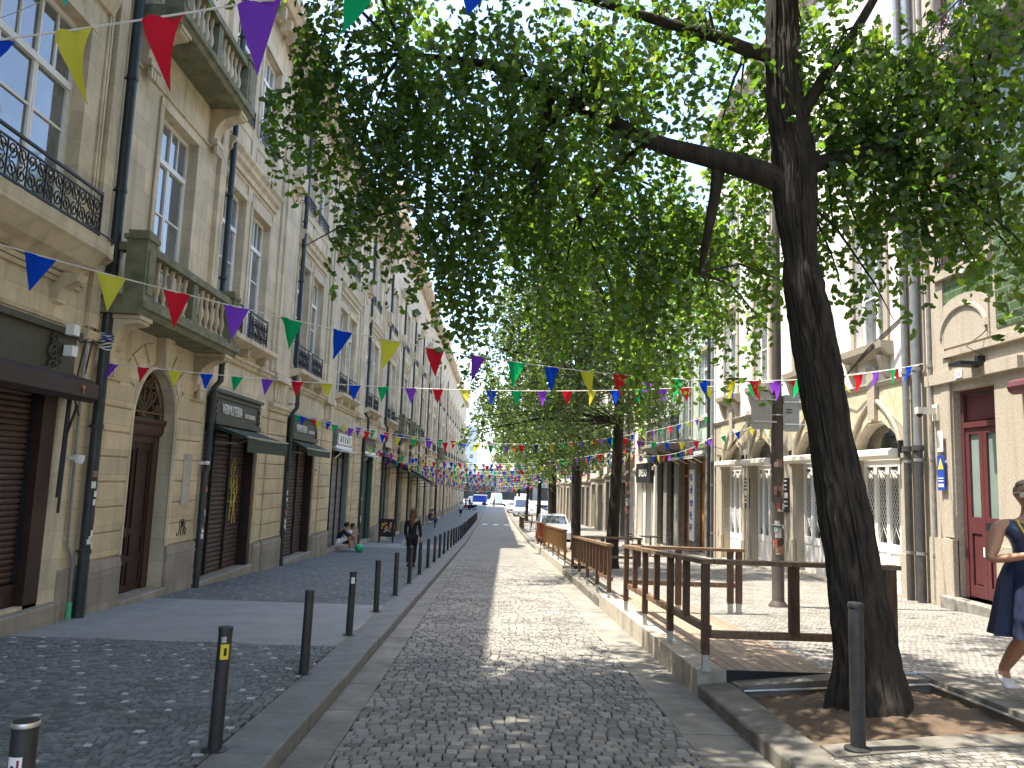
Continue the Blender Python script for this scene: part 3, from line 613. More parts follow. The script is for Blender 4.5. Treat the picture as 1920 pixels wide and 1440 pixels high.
for k in range(9):   # voussoir joints round the door arch, as raised wedges
    a0, a1 = R(14 + k * 17), R(28 + k * 17)
    if k == 4: continue
    q = [(13.23 - .98 * math.cos(a0), 2.35 + 1.08 * math.sin(a0)), (13.23 - 1.5 * math.cos(a0), 2.35 + 1.4 * math.sin(a0)), (13.23 - 1.5 * math.cos(a1), 2.35 + 1.4 * math.sin(a1)), (13.23 - .98 * math.cos(a1), 2.35 + 1.08 * math.sin(a1))]
    b.prismx([(y, min(z, 3.7)) for y, z in q], -.01, .03)
b.prismx([(13.11, 3.28), (13.35, 3.28), (13.42, 3.84), (13.04, 3.84)], -.02, .16)
n = 16; P = [(13.23 - .86 * math.cos(math.pi * k / n), 2.35 + .98 * math.sin(math.pi * k / n)) for k in range(n + 1)]
b.tube([(.01, 12.37, .26)] + [(.01, y, z) for y, z in P] + [(.01, 14.09, .26)], .045, 6)
for y_ in (10.55, 10.62): b.prism([(0, 4.1), (.03, 4.1), (.03, 8.2), (0, 8.2)], y_, y_ + .04)
for z_, d_ in ((3.4, .04), (3.46, .07), (3.98, .05), (4.04, .09), (4.5, .12)): b.prism([(0, z_), (d_, z_), (d_ + .02, z_ + .05), (0, z_ + .06)], 1, 10.5)
b.prism([(0, 4.1), (.12, 4.12), (.2, 4.2), (.3, 4.26), (.42, 4.42), (.46, 4.46), (.46, 4.64), (0, 4.68)], .8, 10.3)
b.prismz([(.0, 10.3), (.46, 10.3), (.43, 10.5), (.3, 10.68), (.15, 10.78), (0, 10.8)], 4.44, 4.66)
for yy in (6.8, 9.9): b.prism([(0, 3.7), (.08, 3.72), (.12, 3.9), (.3, 4.0), (.34, 4.1), (0, 4.1)], yy, yy + .2)
b.prism([(0, 8.08), (.05, 8.08), (.12, 8.26), (.19, 8.44), (.19, 8.5), (0, 8.54)], -11, 10.6)
for (ya, yb, z0_, z1_) in ((7.0, 10.12, 4.72, 7.6), (12.48, 13.98, 4.8, 7.63)):
    b.box(-.01, .035, ya - .14, ya - .002, z0_, z1_ + .002); b.box(-.01, .035, yb + .002, yb + .14, z0_, z1_ + .002); b.box(-.01, .045, ya - .14, yb + .14, z1_ + .004, z1_ + .15)
b.box(-.02, .07, 10.74, 11.0, 3.56, 12.3); b.box(-.02, .09, 15.0, 15.32, 4.1, 12.3)
b.prism([(0, 7.86), (.04, 7.86), (.04, 7.9), (0, 7.9)], 11.3, 15)
b.build('moulding', STONE, A)
stone_balcony(A, 'L', 11.05, 15.15, 3.92, .62); stone_balcony(A, 'L', 11.5, 14.95, 8.72, .62)
window(A, 'L', 12.48, 13.98, 4.1, 7.63); window(A, 'L', 12.48, 13.98, 8.95, 11.65, tr=.6); window(A, 'L', 7.0, 10.12, 4.72, 7.6, cols=4, tr=.9); window(A, 'L', 7.3, 8.6, 9.35, 11.65, tr=.6); window(A, 'L', 8.9, 10.2, 9.35, 11.65, tr=.6)
railing(A, 'L', 6.9, 10.2, 4.66, 5.28, .36)
# arched door
b = MB('L'); zd = zg(13.2) + .1
b.box(-.32, -.24, 12.4, 12.62, zd, 2.3); b.box(-.32, -.24, 13.84, 14.06, zd, 2.3); b.box(-.32, -.25, 12.62, 13.84, 2.05, 2.3)
b.prism([(-.32, 2.18), (-.2, 2.18), (-.17, 2.26), (-.17, 2.34), (-.13, 2.4), (-.13, 2.46), (-.32, 2.46)], 12.41, 14.05)
dr = b.build('arched_door', pbr('dark_door_frame', (.06, .028, .018), .5, var=.3, vs=10), A); b = MB('L')
for (ya, yb) in ((12.62, 13.225), (13.235, 13.84)):
    b.box(-.32, -.28, ya, yb, zd, 2.05)
    for (z0_, z1_) in ((zd + .12, zd + .5), (zd + .6, zd + .95), (zd + 1.05, 1.95)):
        for q in ((ya + .06, yb - .06, z0_, z0_ + .03), (ya + .06, yb - .06, z1_ - .03, z1_), (ya + .06, ya + .09, z0_ + .03, z1_ - .03), (yb - .09, yb - .06, z0_ + .03, z1_ - .03)): b.box(-.282, -.255, *q)
b.build('door_leaf', BROWND, dr); b = MB('L'); b.box(-.28, -.26, 12.42, 14.04, 2.47, 3.3); b.build('fanlight_pane', GLASSD, dr); b = MB('L')
for k in range(7): a = math.pi * (k + .5) / 7; b.tube([(-.2, 13.23, 2.5), (-.2, 13.23 - .74 * math.cos(a), 2.5 + .78 * math.sin(a))], .009, 4)
for sg in (-1, 1):
    for (cy, cz, r_) in ((.3, 2.86, .17), (.5, 2.62, .1), (.16, 3.08, .09)): b.tube([(-.19, 13.23 + sg * cy + (p_[0]) * sg, cz + p_[1]) for p_ in scroll((0, 0), r_, 0, 0, 1.6, 22)], .013, 5)
n = 18; b.tube([(-.19, 13.23 - .78 * math.cos(math.pi * k / n), 2.47 + .8 * math.sin(math.pi * k / n)) for k in range(n + 1)], .018, 5); b.box(-.21, -.18, 12.45, 14.0, 2.55, 2.575)
b.build('fanlight_grille', WOODT, dr)
b = MB('L'); b.chbox(-.45, .1, 12.38, 14.08, zg(13.2) - .3, zg(13.2) + .1, .02); b.build('doorstep', PLINTH, A)
b = MB('L'); b.box(.035, .06, 14.52, 14.88, .95, 1.9); b.box(.06, .065, 14.62, 14.76, 1.02, 1.07); b.build('intercom_panel', METAL, A)
b = MB('L'); b.box(.03, .045, 13.33, 13.5, 3.33, 3.5); b.build('number_plate', WHITE, A); text_mesh('house_number', '3', .11, GRAFK, wallM('L', 13.415, 3.415, .05), A)
# near shop: shutter, fascia, awning box
shutter(A, 'L', 7.6, 10.0, .15, 2.72, -.16, BROWNSH, 2, .075); shutter(A, 'L', 4.95, 7.5, .15, 2.72, -.16, BROWNSH, 2, .075)
b = MB('L'); b.box(-.2, -.1, 4.95, 10.0, zg(8) + .16, .14); b.box(-.1, -.06, 7.7, 9.7, zg(8) + .24, .05); b.box(-.2, .0, 10.0, 10.3, zg(8) + .16, 2.7); b.box(-.2, -.02, 7.5, 7.6, zg(8) + .16, 2.7); b.build('shopfront', BROWND, A)
b = MB('L'); b.box(-.1, .1, 4.9, 10.42, 2.78, 3.32); b.box(.1, .16, 4.9, 10.46, 3.32, 3.4); b.box(.1, .14, 4.9, 10.4, 2.78, 2.84)
for k in range(5): b.tube([(.13, 9.85 + p_[0] , 3.05 + p_[1]) for p_ in scroll((k % 2 * .14, (k - 2) * .09), .09, k, 0, 1.3, 12)], .018, 5)
b.build('shop_fascia', OLIVE, A)
b = MB('L'); b.prism([(.05, 2.78), (.05, 2.5), (.34, 2.46), (.42, 2.52), (.42, 2.7), (.3, 2.78)], 4.9, 10.5); aw = b.build('awning_box', BROWND, A); aw['label'] = 'dark awning box over the nearest shutter'
text_mesh('awning_letter', 'Y', .16, ORANGE, wallM('L', 10.1, 2.6, .43), aw)
b = MB('L'); b.tube([(.1, 10.4, 2.5), (.1, 10.36, 1.2)], .03, 6); b.tube([(.22, 10.38, 2.42), (.12, 10.38, 2.05), (.12, 10.36, 1.0)], .018, 6); b.build('awning_arm', IRON, aw)
for z_ in (3.38, 3.1): b = MB('L'); b.box(.16, .27, 10.02, 10.16, z_ - .07, z_ + .07); b.build('alarm_box', WHITE, A)
# shops of the bays
def shop(a, k):
    z0 = zg(a + 1.8) + .12; ms, pn = ((BROWNSH, 3), (BROWNSH, 3), (GREYSH, 3), (GREENSH, 2))[k]
    shutter(A, 'L', a + .16, a + 3.3, z0 + .05, 2.5, -.22, ms, pn, .1 if k != 2 else .3)
    b = MB('L'); b.box(-.26, -.18, a + .12, a + 3.5, 2.5, 3.12); b.box(-.3, .02, a + 3.32, a + 3.5, z0, 2.5); b.build('shopfront', ms if k > 1 else BROWND, A)
    b = MB('L'); b.chbox(-.3, .1, a + .02, a + 3.62, z0 - .35, z0 + .02, .02); b.build('shop_step', PLINTH, A)
    b = MB('L'); fz = 2.58; b.box(-.15, .1, a + .2, a + 3.35, fz, 3.2); b.box(.1, .16, a + .16, a + 3.4, 3.2, 3.27); b.box(.1, .13, a + .25, a + 3.3, fz + .03, fz + .07); b.box(.1, .13, a + .25, a + 3.3, 3.1, 3.14)
    for y in (a + .33, a + 3.2):
        for q in range(3): b.tube([(.12, y + p_[0], fz + .15 + q * .14 + p_[1]) for p_ in scroll((0, 0), .075, q * 2, 0, 1.2, 10)], .016, 5)
    b.build('shop_fascia', (OLIVE, OLIVE, GREYSH, BROWNSH)[k], A)
    if k < 2: awning(A, 'L', a + .35, a + 3.35, 2.55, .8 if k == 0 else .55, .25, AWNG, .3 if k == 0 else .2, METAL)
    else: awning(A, 'L', a + .3, a + 3.3, 2.52, .32, .06, WCLOTH, .05, WHITE)
    if k < 2:
        sgn = thing('shop_sign', (XL + .1, a + 1.7, 2.9), ('white lettering on the dark fascia over the brown shutter beside the arched door', 'white lettering on the dark fascia over the second brown shutter')[k], 'sign', 'shop signs')
        text_mesh('lettering', 'VERMUTERIA', .3, LET, wallM('L', a + 1.35, 2.88, .115), sgn, .006, .72); text_mesh('lettering', 'GASTROBAR', .14, LET, wallM('L', a + 2.55, 2.84, .115), sgn, .006, .95)
    if k == 2:
        sgn = thing('shop_sign', (XL + .1, a + 1.7, 2.9), 'pale glazed sign board over the grey shop doors', 'sign', 'shop signs'); b = MB('L'); b.box(.11, .15, a + .5, a + 3.1, fz + .1, 3.08); b.build('board', OLDW, sgn); b = MB('L')
        for q in range(5): b.tube([(.155, a + .85 + q * .42 + p_[0], 2.88 + p_[1]) for p_ in ([(0, -.1), (.1, .1), (.2, -.1), (.05, 0), (.15, 0)], [(0, .1), (.2, .1), (.1, .1), (.1, -.1)], [(.2, .08), (.05, .08), (.05, -.1), (.2, -.1)])[q % 3]], .014, 4)
        b.build('worn_lettering', GREENSH, sgn)
for k, a in enumerate(BAY): shop(a, k)
for k, (y_, z_) in enumerate(((15.35, 1.75), (24.8, 1.7), (25.6, 1.9), (32.2, 1.6))):
    c_ = thing('wall_camera', (XL + .1, y_, z_), 'small white security camera on the stone pier, %s along the left wall' % ORD[k], 'camera', 'security cameras'); b = MB('L'); b.box(.02, .12, y_ - .03, y_ + .03, z_ - .03, z_ + .03); b.build('bracket', WHITE, c_); b = MB(); b.lathe((XL + .17, y_), [(.02, z_ + .04), (.05, z_ + .03), (.05, z_), (.035, z_ - .035), (.01, z_ - .04)], 10); b.build('dome', WHITE, c_, smooth=True)
c_ = thing('wall_camera', (XL + .15, 10.52, 1.6), 'white dome camera on the thin conduit by the nearest shutter', 'camera', 'security cameras'); b = MB(); b.lathe((XL + .2, 10.6), [(.02, 1.77), (.065, 1.76), (.065, 1.7), (.045, 1.65), (.01, 1.64)], 12); b.build('dome', WHITE, c_, smooth=True); b = MB('L'); b.box(0, .12, 10.57, 10.63, 1.7, 1.74); b.build('bracket', WHITE, c_)

def drainpipe(y, z1, par_lab, stick=True, side='L', mat=PIPE, r=.06, d=.12, top_bend=True, lab=None, base=None):
    X = XL + d if side == 'L' else XR - d; z0 = (zg(y) if side == 'L' else zr(8, y)) if base is None else base
    t = thing('drainpipe', (X, y, z0), lab, 'drainpipe', par_lab)
    b = MB(); pts = [(X, y, z0)]
    if top_bend: s_ = .16 if side == 'L' else -.0; pts += [(X, y, 1.55), (X + .0, y + .1, 1.65), (X, y + .1, 3.25), (X + .12 * (1 if side == 'L' else 0), y + .1, 3.4), (X + .12 * (1 if side == 'L' else 0), y + .1, 4.05), (X - .0, y + .12, 4.2), (X, y + .12, z1)]
    else: pts += [(X, y, z1)]
    if side == 'R' and mat is GPIPE:
        b.tube([(X, y, z0), (X, y, 2.5)], r + .006, 12); b.lathe((X, y), [(r + .03, 2.46), (r + .03, 2.56)], 12); b.build('pipe_foot', PIPE2, t, smooth=True); b = MB(); pts = [(X, y, 2.5), (X, y, z1)]
    b.tube(pts, r, 12); b.build('pipe', mat, t, smooth=True)
    z = z0 + .9
    while z < z1:
        b = MB(); yy = y if z < 1.6 or not top_bend else y + .1; b.lathe((X if not (top_bend and 3.3 < z < 4.1) else X + .12, yy), [(r + .012, z - .03), (r + .012, z + .03)], 12); b.box(min(X, XL if side == 'L' else XR), max(X, XL if side == 'L' else XR), yy - .01, yy + .01, z - .012, z + .012); b.build('pipe_clamp', mat, t); z += 1.75
    if stick:
        for k in range(18):
            z = z0 + random.uniform(.8, 1.95); yy = y; h = random.uniform(.05, .14); a = random.uniform(-.2, 1.6); b = MB()
            n_ = 4; q = [a + random.uniform(.5, 1.2) * j / n_ for j in range(n_ + 1)]
            for j in range(n_): b.face([(X + (r + .004) * math.cos(q[j] - .9), y + (r + .004) * math.sin(q[j] - .9), z), (X + (r + .004) * math.cos(q[j + 1] - .9), y + (r + .004) * math.sin(q[j + 1] - .9), z), (X + (r + .004) * math.cos(q[j + 1] - .9), y + (r + .004) * math.sin(q[j + 1] - .9), z + h), (X + (r + .004) * math.cos(q[j] - .9), y + (r + .004) * math.sin(q[j] - .9), z + h)])
            b.build('sticker', (WHITE, OLDW, STK3, LET, ORANGE, WHITE, STK1)[k % 7], t)
    return t
PO = ['beside the arched door', 'left of the first brown shutter', 'left of the second brown shutter', 'at the third pier', 'by the green shutter', 'beyond the green shutter']
drainpipe(11.14, 12.6, 'dark drainpipes on the left facade', lab='dark drainpipe with stickers and tied string beside the arched door', top_bend=False, r=.075)
for k, a in enumerate(BAY): 
    if k != 2: drainpipe(a + .02, 12.5, 'dark drainpipes on the left facade', lab=('dark drainpipe between the arched door and the first brown shutter', 'dark drainpipe with stickers between the two brown shutters', '', 'dark drainpipe beside the green shutter')[k])
drainpipe(39.65, 12.5, 'dark drainpipes on the left facade', False, lab='dark drainpipe at the far end of the nearest palace')
t = thing('cable_conduit', (XL + .05, 10.8, zg(10.8)), 'thin grey conduit rising beside the nearest shutter with a green foot', 'conduit'); b = MB('L'); b.tube([(.05, 11.0, zg(11)), (.05, 10.98, .3), (.05, 10.8, .55), (.05, 10.75, 2.6), (.05, 10.8, 4.3)], .022, 8); b.build('pipe', GPIPE, t, smooth=True); b = MB('L'); b.tube([(.05, 11.0, zg(11) - .02), (.05, 11.0, zg(11) + .22)], .04, 8); b.build('pipe_foot', GRAFG, t)
t = thing('wall_cable', (XL + .1, 10.5, 2.6), 'loose black cables looping down the wall by the nearest drainpipe', 'cable')
b = MB('L')
for q in ([(.5, 9.6, 4.68), (.5, 10.3, 4.66), (.2, 10.85, 4.5), (.06, 10.95, 4.2), (.05, 10.7, 3.2), (.05, 10.55, 2.6), (.08, 10.7, 2.3)], [(.5, 10.3, 4.72), (.3, 10.8, 4.6), (.06, 11.0, 4.0), (.06, 10.9, 3.4), (.05, 10.8, 2.9)], [(.06, 10.3, 3.4), (.06, 10.6, 3.3), (.05, 10.7, 3.32), (.1, 11.05, 3.38)]): b.tube(q, .012, 5)
b.build('cable', GRAFK, t)
# graffiti tags
def strokes(b, d, y, z, sy, sz, L, r=.012):
    for q in L: b.tube([(d, y + p_[0] * sy, z + p_[1] * sz) for p_ in q], r, 4)
t = thing('graffiti_tag', (XL, 14.7, .55), 'black scrawled initials on the stone pier right of the arched door', 'graffiti'); b = MB('L')
strokes(b, .04, 14.48, .4, .12, .3, [[(0, .2), (.2, 0), (.8, .1), (1, .5), (.9, 1)], [(1.5, 0), (1.6, 1), (1.9, .5), (2.3, 1), (2.4, 0)], [(3.3, .9), (2.9, .8), (2.8, .2), (3.2, 0), (3.5, .4), (3.1, .45)]], .009); b.build('paint_line', GRAFK, t)
t = thing('graffiti_tag', (XL, 18.2, .9), 'yellow spray tag on the first brown shutter', 'graffiti'); b = MB('L')
strokes(b, -.19, 17.75, .35, .75, 1.5, [scroll((.3, .85), .2, 0, 0, 1.3), [(.25, .1), (.3, .5), (.2, .75), (.1, .6), (.45, .5), (.75, .62)], [(.5, .05), (.55, .5), (.4, .7), (.65, .8), (.8, .55), (.6, .35), (.75, .05)], scroll((.5, .45), .25, 1, 0, 1.2), [(0, .4), (.3, .35), (.6, .4), (.9, .35)]], .011); b.build('paint_line', GRAFY, t)
t = thing('graffiti_tag', (XL, 15.7, -.1), 'green spray letters low on the first brown shutter', 'graffiti'); b = MB('L')
strokes(b, -.19, 15.62, -.45, .5, .45, [[(0, .4), (.4, .5), (.3, .8), (.05, .7), (.0, .2), (.4, .1)], [(.6, 2.2), (.65, .3), (.8, .05), (1, .2)], [(.45, 1), (.95, 1.05)]], .02); b.build('paint_line', GRAFG, t)

# further palaces down the street
BAY2 = [39.75 + 6.05 * k for k in range(4)]
B2 = palace('beige stone palace with a gabled attic, second on the left', 39.6, 63.9, BAY2, 15.6, None, False, 0, True)
def dark_shops(root, bays, z1=2.6):
    for k, a in enumerate(bays):
        z0 = zg(a + 1.8) + .1; b = MB('L'); b.box(-.34, -.24, a + .12, a + 3.5, z0 - .4, 3.12); b.build('shopfront', (GREENSH, BROWND, OLIVE, GREYSH, BROWNSH)[k % 5], root)
        b = MB('L')
        for q in range(4): b.box(-.24, -.19, a + .2 + q * 1.06, a + .28 + q * 1.06, z0 - .3, 3.1)
        b.box(-.24, -.12, a + .14, a + 3.48, 2.2, 2.75); b.build('shop_frame', (OLIVE, BROWNSH, GREENSH)[k % 3], root)
dark_shops(B2, BAY2)
b = MB('L')   # gabled attic with chimney-like piers and modillions
b.box(-.5, .1, 41.5, 44.0, 15.62, 17.0); b.box(-.55, .3, 41.3, 44.2, 17.0, 17.2); b.prism([(-.5, 17.2), (.25, 17.2), (.25, 17.3), (-.5, 17.3)], 41.4, 44.1); b.prismx([(41.5, 17.3), (44.0, 17.3), (43.2, 18.1), (42.3, 18.1)], -.4, .1)
b.build('attic', pbr('pink_stone', (.55, .37, .28), .85, var=.12, vs=2, streak=.3), B2)
for y in (39.9, 48.2, 54.3, 60.3): b = MB('L'); b.box(-.3, .2, y, y + .7, 15.62, 16.9); b.box(-.35, .26, y - .06, y + .76, 16.9, 17.05); b.build('chimney_pier', MATS['pink_stone'], B2)
stone_balcony(B2, 'L', 43.6, 47.2, 3.9, .62); stone_balcony(B2, 'L', 49.6, 53.2, 3.9, .62)
BAY3 = [64.1 + 6.05 * k for k in range(14)]
B3 = palace('long beige stone palace at the far left end of the street', 64.0, 148.8, BAY3, 15.4, None, False, -.6, False)
dark_shops(B3, BAY3)
b = MB('L')
for y in (70, 88, 105, 130): b = MB('L'); b.box(-.3, .2, y, y + .8, 15.42, 16.9); b.box(-.35, .28, y - .1, y + .9, 16.9, 17.1); b.box(-.1, .1, y + .2, y + .6, 17.1, 17.6); b.build('chimney_pier', STONE, B3)
stone_balcony(B3, 'L', 76, 79.6, 3.3, .62)
for y in (45.8, 51.85, 57.9, 64, 76.1, 88.2): drainpipe(y, 12.5, 'dark drainpipes on the left facade', False, lab='dark drainpipe on the farther left facades, %d metres down the street' % y, top_bend=False)
# awning frame over the terrace
t = thing('awning_frame', (XL + .7, 49, zg(49)), 'black steel awning frame reaching over the far left pavement', 'awning frame'); b = MB('L')
for y in (39.4, 43.5, 47.8, 52, 56, 60): zt = 2.35 - .0418 * (y - 39.4) * 1.3; b.tube([(.05, y, zt + .25), (1.4, y, zt - .25)], .035, 6); b.tube([(.05, y, zt - .4), (1.4, y, zt - .3)], .02, 5)
b.tube([(1.4, 39.4, 2.1), (1.4, 60, 2.1 - .0543 * 20.6)], .05, 6); b.tube([(1.4, 39.4, 1.9), (1.4, 60, 1.9 - .0543 * 20.6)], .03, 6); b.tube([(.05, 39.4, 2.6), (.05, 60, 2.6 - .0543 * 20.6)], .06, 6)
for y in (60,): b.tube([(1.4, y, zg(y)), (1.4, y, 1.0)], .05, 6)
b.build('frame', IRON, t); b = MB('L'); b.face([(.05, 39.4, 2.62), (.05, 60, 2.62 - .0543 * 20.6), (.75, 60, 2.4 - .0543 * 20.6), (.75, 39.4, 2.4)]); b.build('folded_canvas', AWNG, t)

# ------------------------------------------------------------------ right side of the street
def rhouse(label, y0, y1, top, holes, wallm, eave=True, archs=(), hi=None, zsplit=None, lowm=None, roof=True):
    root = thing('townhouse', (XR, (y0 + y1) / 2, zr(8, (y0 + y1) / 2)), label, 'building', 'houses on the right of the street')
    zb = zr(8, y1) - .6
    def part(nm, z0, z1, mt):
        b = MB('R'); hh = [h for h in holes if h[2] < z1 and h[3] > z0]; wall_grid(b, 0, -.32, y0, y1, z0, z1, [(h[0], h[1], max(h[2], z0), min(h[3], z1)) for h in hh])
        for h in hh:
            if h in archs: arch_fill(b, 0, -.32, h[0], h[1], h[3] - .75, h[3], .74)
        return b
    if zsplit: part('w', zb, zsplit, lowm).build('ground_floor_wall', lowm, root); b = part('w', zsplit, top, wallm)
    else: b = part('w', zb, top, wallm)
    for q in (y0, y1): b.face([(0, q, zb), (0, q, top), (-9, q, top), (-9, q, zb)])
    b.face([(-9, y0, zb), (-9, y1, zb), (-9, y1, top), (-9, y0, top)]); b.face([(-.42, y0, zb), (-.42, y1, zb), (-.42, y1, 3.2), (-.42, y0, 3.2)])
    b.build('wall', wallm, root); b = MB('R')
    b.prism([(0, top - .5), (.1, top - .5), (.14, top - .35), (.3, top - .25), (.4, top - .1), (.5, top - .05), (.5, top + .05), (0, top + .06)], y0, y1); b.build('cornice', GRAN, root)
    b = MB('R'); b.face([(.45, y0, top + .07), (.45, y1, top + .07), (-4.5, y1, top + 2), (-4.5, y0, top + 2)]); b.face([(-9, y0, top + .05), (-9, y1, top + .05), (-4.5, y1, top + 2), (-4.5, y0, top + 2)])
    for q in (y0, y1): b.face([(.45, q, top + .06), (-4.5, q, top + 2), (-9, q, top + .05)])
    b.build('roof', ROOF, root); return root
def surround(b, y0, y1, z0, z1, w=.16, d=.05, sill=True):
    b.box(-.02, d, y0 - w, y0 - .002, z0, z1); b.box(-.02, d, y1 + .002, y1 + w, z0, z1); b.box(-.02, d + .01, y0 - w, y1 + w, z1 + .002, z1 + w)
    if sill: b.box(-.3, d + .06, y0 - w, y1 + w, z0 - .14, z0 - .002)
# granite house with green tiles
r1h = [(12.52, 13.68, -.12, 3.5), (9.3, 11.75, -.1, 3.5), (12.62, 13.88, 5.75, 8.6), (9.6, 11.0, 5.75, 8.6), (12.62, 13.88, 10.3, 12.8), (9.6, 11.0, 9.7, 12.8), (5.5, 7.5, 0, 3.2), (5.9, 7.2, 5.75, 8.6)]
H1 = rhouse('speckled granite house with green tiles and a dark red door', -12, 14.42, 14.5, r1h, GRAN)
b = MB('R')
for h in r1h[2:6]: surround(b, *h, .2, .05, False)
for h in r1h[2:4] + r1h[4:5]: b.box(-.02, .1, h[0] - .2, h[1] + .2, h[2] - .16, h[2] - .002)
b.box(-.02, .035, 13.85, 14.4, 0, 14); b.box(-.02, .08, 9, 13.88, 4.12, 4.24); b.box(-.02, .045, 13.7, 13.98, .9, 4.1); b.box(-.02, .09, 13.68, 14.42, -1, .86); b.box(-.02, .09, 11.77, 12.5, -1, .86)
b.box(-.02, .1, 11.78, 14.42, 3.66, 3.86)
n = 12; b.tube([(.03, 13.27 - .66 * math.cos(math.pi * k / n), 4.5 + .5 * math.sin(math.pi * k / n)) for k in range(n + 1)], .045, 6)
b.build('granite_trim', GRAN, H1)
b = MB('R')
for (ya, yb, z0_, z1_) in ((12.45, 14.05, 4.98, 5.5), (11.22, 12.38, 4.4, 9.2), (7.5, 9.3, 4.4, 9.2), (14.09, 14.4, 4.4, 13.5), (11.22, 12.38, 9.4, 13), (12.45, 14.05, 9.0, 10.05)): b = MB('R'); b.box(-.01, .012, ya, yb, z0_, z1_); b.build('tile_panel', GREENT, H1)
b = MB('R')   # arched head cuts over the tiles
P = [(13.27 - .72 * math.cos(math.pi * k / 14), 4.9 + .3 * math.sin(math.pi * k / 14)) for k in range(15)]; b.prismx(P + [(13.99, 4.3), (12.55, 4.3)], .0, .03); b.build('door_head', GRAN, H1)
def red_door(y0, y1, z0, z1):
    b = MB('R'); zt = z1 - .62; b.box(-.2, -.12, y0, y0 + .07, z0, z1); b.box(-.2, -.12, y1 - .07, y1, z0, z1); b.box(-.2, -.12, y0 + .07, y1 - .07, z1 - .07, z1); b.box(-.2, -.11, y0 + .07, y1 - .07, zt - .05, zt + .05); b.box(-.22, -.17, y0 + .1, y1 - .1, zt + .08, z1 - .1)
    d_ = b.build('red_door', REDD, H1); ym = (y0 + y1) / 2
    for (ya, yb) in ((y0 + .072, ym - .004), (ym + .004, y1 - .072)):
        b = MB('R'); s = .1; b.box(-.2, -.14, ya, ya + s, z0 + .02, zt - .055); b.box(-.2, -.14, yb - s, yb, z0 + .02, zt - .055)
        for (a_, c_) in ((z0 + .02, z0 + .22), (z0 + 1.1, z0 + 1.38), (zt - .16, zt - .055)): b.box(-.2, -.14, ya + s, yb - s, a_, c_)
        b.box(-.2, -.16, ya + s + .03, yb - s - .03, z0 + .25, z0 + 1.07); b.box(-.2, -.175, ya + s, yb - s, z0 + .22, z0 + 1.1)
        L = b.build('door_leaf', REDD, d_); b = MB('R'); b.box(-.19, -.18, ya + s, yb - s, z0 + 1.38, zt - .16); b.build('frosted_pane', FROST, L)
    b = MB('R'); b.box(-.138, -.1, ym - .3, ym - .08, z0 + 1.16, z0 + 1.3); b.build('letter_box', IRON, d_); b = MB('R'); b.box(-.138, -.13, ym + .03, ym + .07, z0 + .72, z0 + .88); b.build('paper_note', WHITE, d_)
red_door(12.55, 13.65, -.1, 3.5)
b = MB('R'); b.chbox(-.3, .2, 12.2, 13.95, -1.2, -.12, .02); b.build('doorstep', GRAND, H1)
b = MB('R'); b.box(-.25, -.15, 9.3, 11.75, -.1, 3.3); b.build('shopfront', REDD, H1)
b = MB('R'); b.tube([(.08, 9.3, 3.35), (.12, 11.85, 3.35)], .12, 10); b.build('awning_roll', REDD, H1); b = MB('R')
for k in range(3): b.box(-.149, -.14, 9.5 + k * .75, 10.1 + k * .75, .8, 3.0)
b.build('pane', GLASSD, H1)
for h in r1h[2:6]: window(H1, 'R', h[0], h[1], h[2], h[3], mat=REDD, gm=GLASS, rows=2)
railing(H1, 'R', 12.62, 13.88, 5.78, 6.75, .12)
b = MB('R'); b.prism([(0, 8.95), (.5, 8.98), (.62, 9.15), (.62, 9.3), (0, 9.3)], 8.8, 12.1); b.build('balcony', GRAND, H1); railing(H1, 'R', 8.9, 12.05, 9.3, 10.25, .56)
b = MB('R'); b.prism([(0, 9.25), (.3, 9.3), (.4, 9.42), (.4, 9.55), (0, 9.55)], 12.4, 14.1); b.build('balcony', GRAN, H1); railing(H1, 'R', 12.45, 14.05, 9.55, 10.4, .36)
# white house with arches
r2 = [(15.5, 17.62, -.34, 3.14), (18.9, 21.1, -.5, 3.14), (22.75, 24.8, -.7, 3.14), (25.5, 27.75, -.85, 3.14)]
r2w = [(16.0, 17.35, 4.8, 7.9), (19.6, 20.95, 4.8, 7.9), (22.95, 24.25, 4.8, 7.9), (26.1, 27.45, 4.8, 7.9)]
r2u = [(a, b_, z0 + 4.4, z1 + 4.0) for a, b_, z0, z1 in r2w]
H2 = rhouse('white plastered house with four arched white shop doors', 14.45, 28.95, 15.2, r2 + r2w + r2u, PLASTER, archs=r2, zsplit=3.95, lowm=GRAN)
b = MB('R')
for h in r2w + r2u:
    surround(b, *h, .18, .06, False); b.prism([(0, h[2] - .3), (.12, h[2] - .28), (.26, h[2] - .14), (.28, h[2] - .002), (-.3, h[2] - .002), (-.3, h[2] - .2)], h[0] - .3, h[1] + .3)
    for y in (h[0] - .15, h[1] - .05): b.prism([(0, h[2] - .75), (.08, h[2] - .7), (.2, h[2] - .35), (.22, h[2] - .28), (0, h[2] - .28)], y, y + .2)
for h in r2:   # pointed arch hoods
    cy = (h[0] + h[1]) / 2; n = 12
    P = [(.03, cy - 1.12 * math.cos(math.pi * k / n), 2.4 + 1.0 * math.sin(math.pi * k / n) + .28 * (1 - abs(math.cos(math.pi * k / n))) ** 2) for k in range(n + 1)]
    b.tube(P, .05, 6); b.prismx([(cy - .14, 3.2), (cy + .14, 3.2), (cy + .2, 4.35), (cy - .2, 4.35)], -.01, .09)
    for y in (h[0] - .24, h[1] + .02): b.box(-.02, .05, y, y + .22, h[2] - .5, 2.35); b.box(-.02, .08, y - .03, y + .25, 2.352, 2.44); b.box(-.02, .08, y - .02, y + .24, h[2] - .5, h[2] + .8)
b.box(-.02, .04, 14.5, 15.2, 4, 15); b.prism([(0, 3.88), (.05, 3.9), (.08, 3.98), (0, 4.02)], 14.5, 28.9)
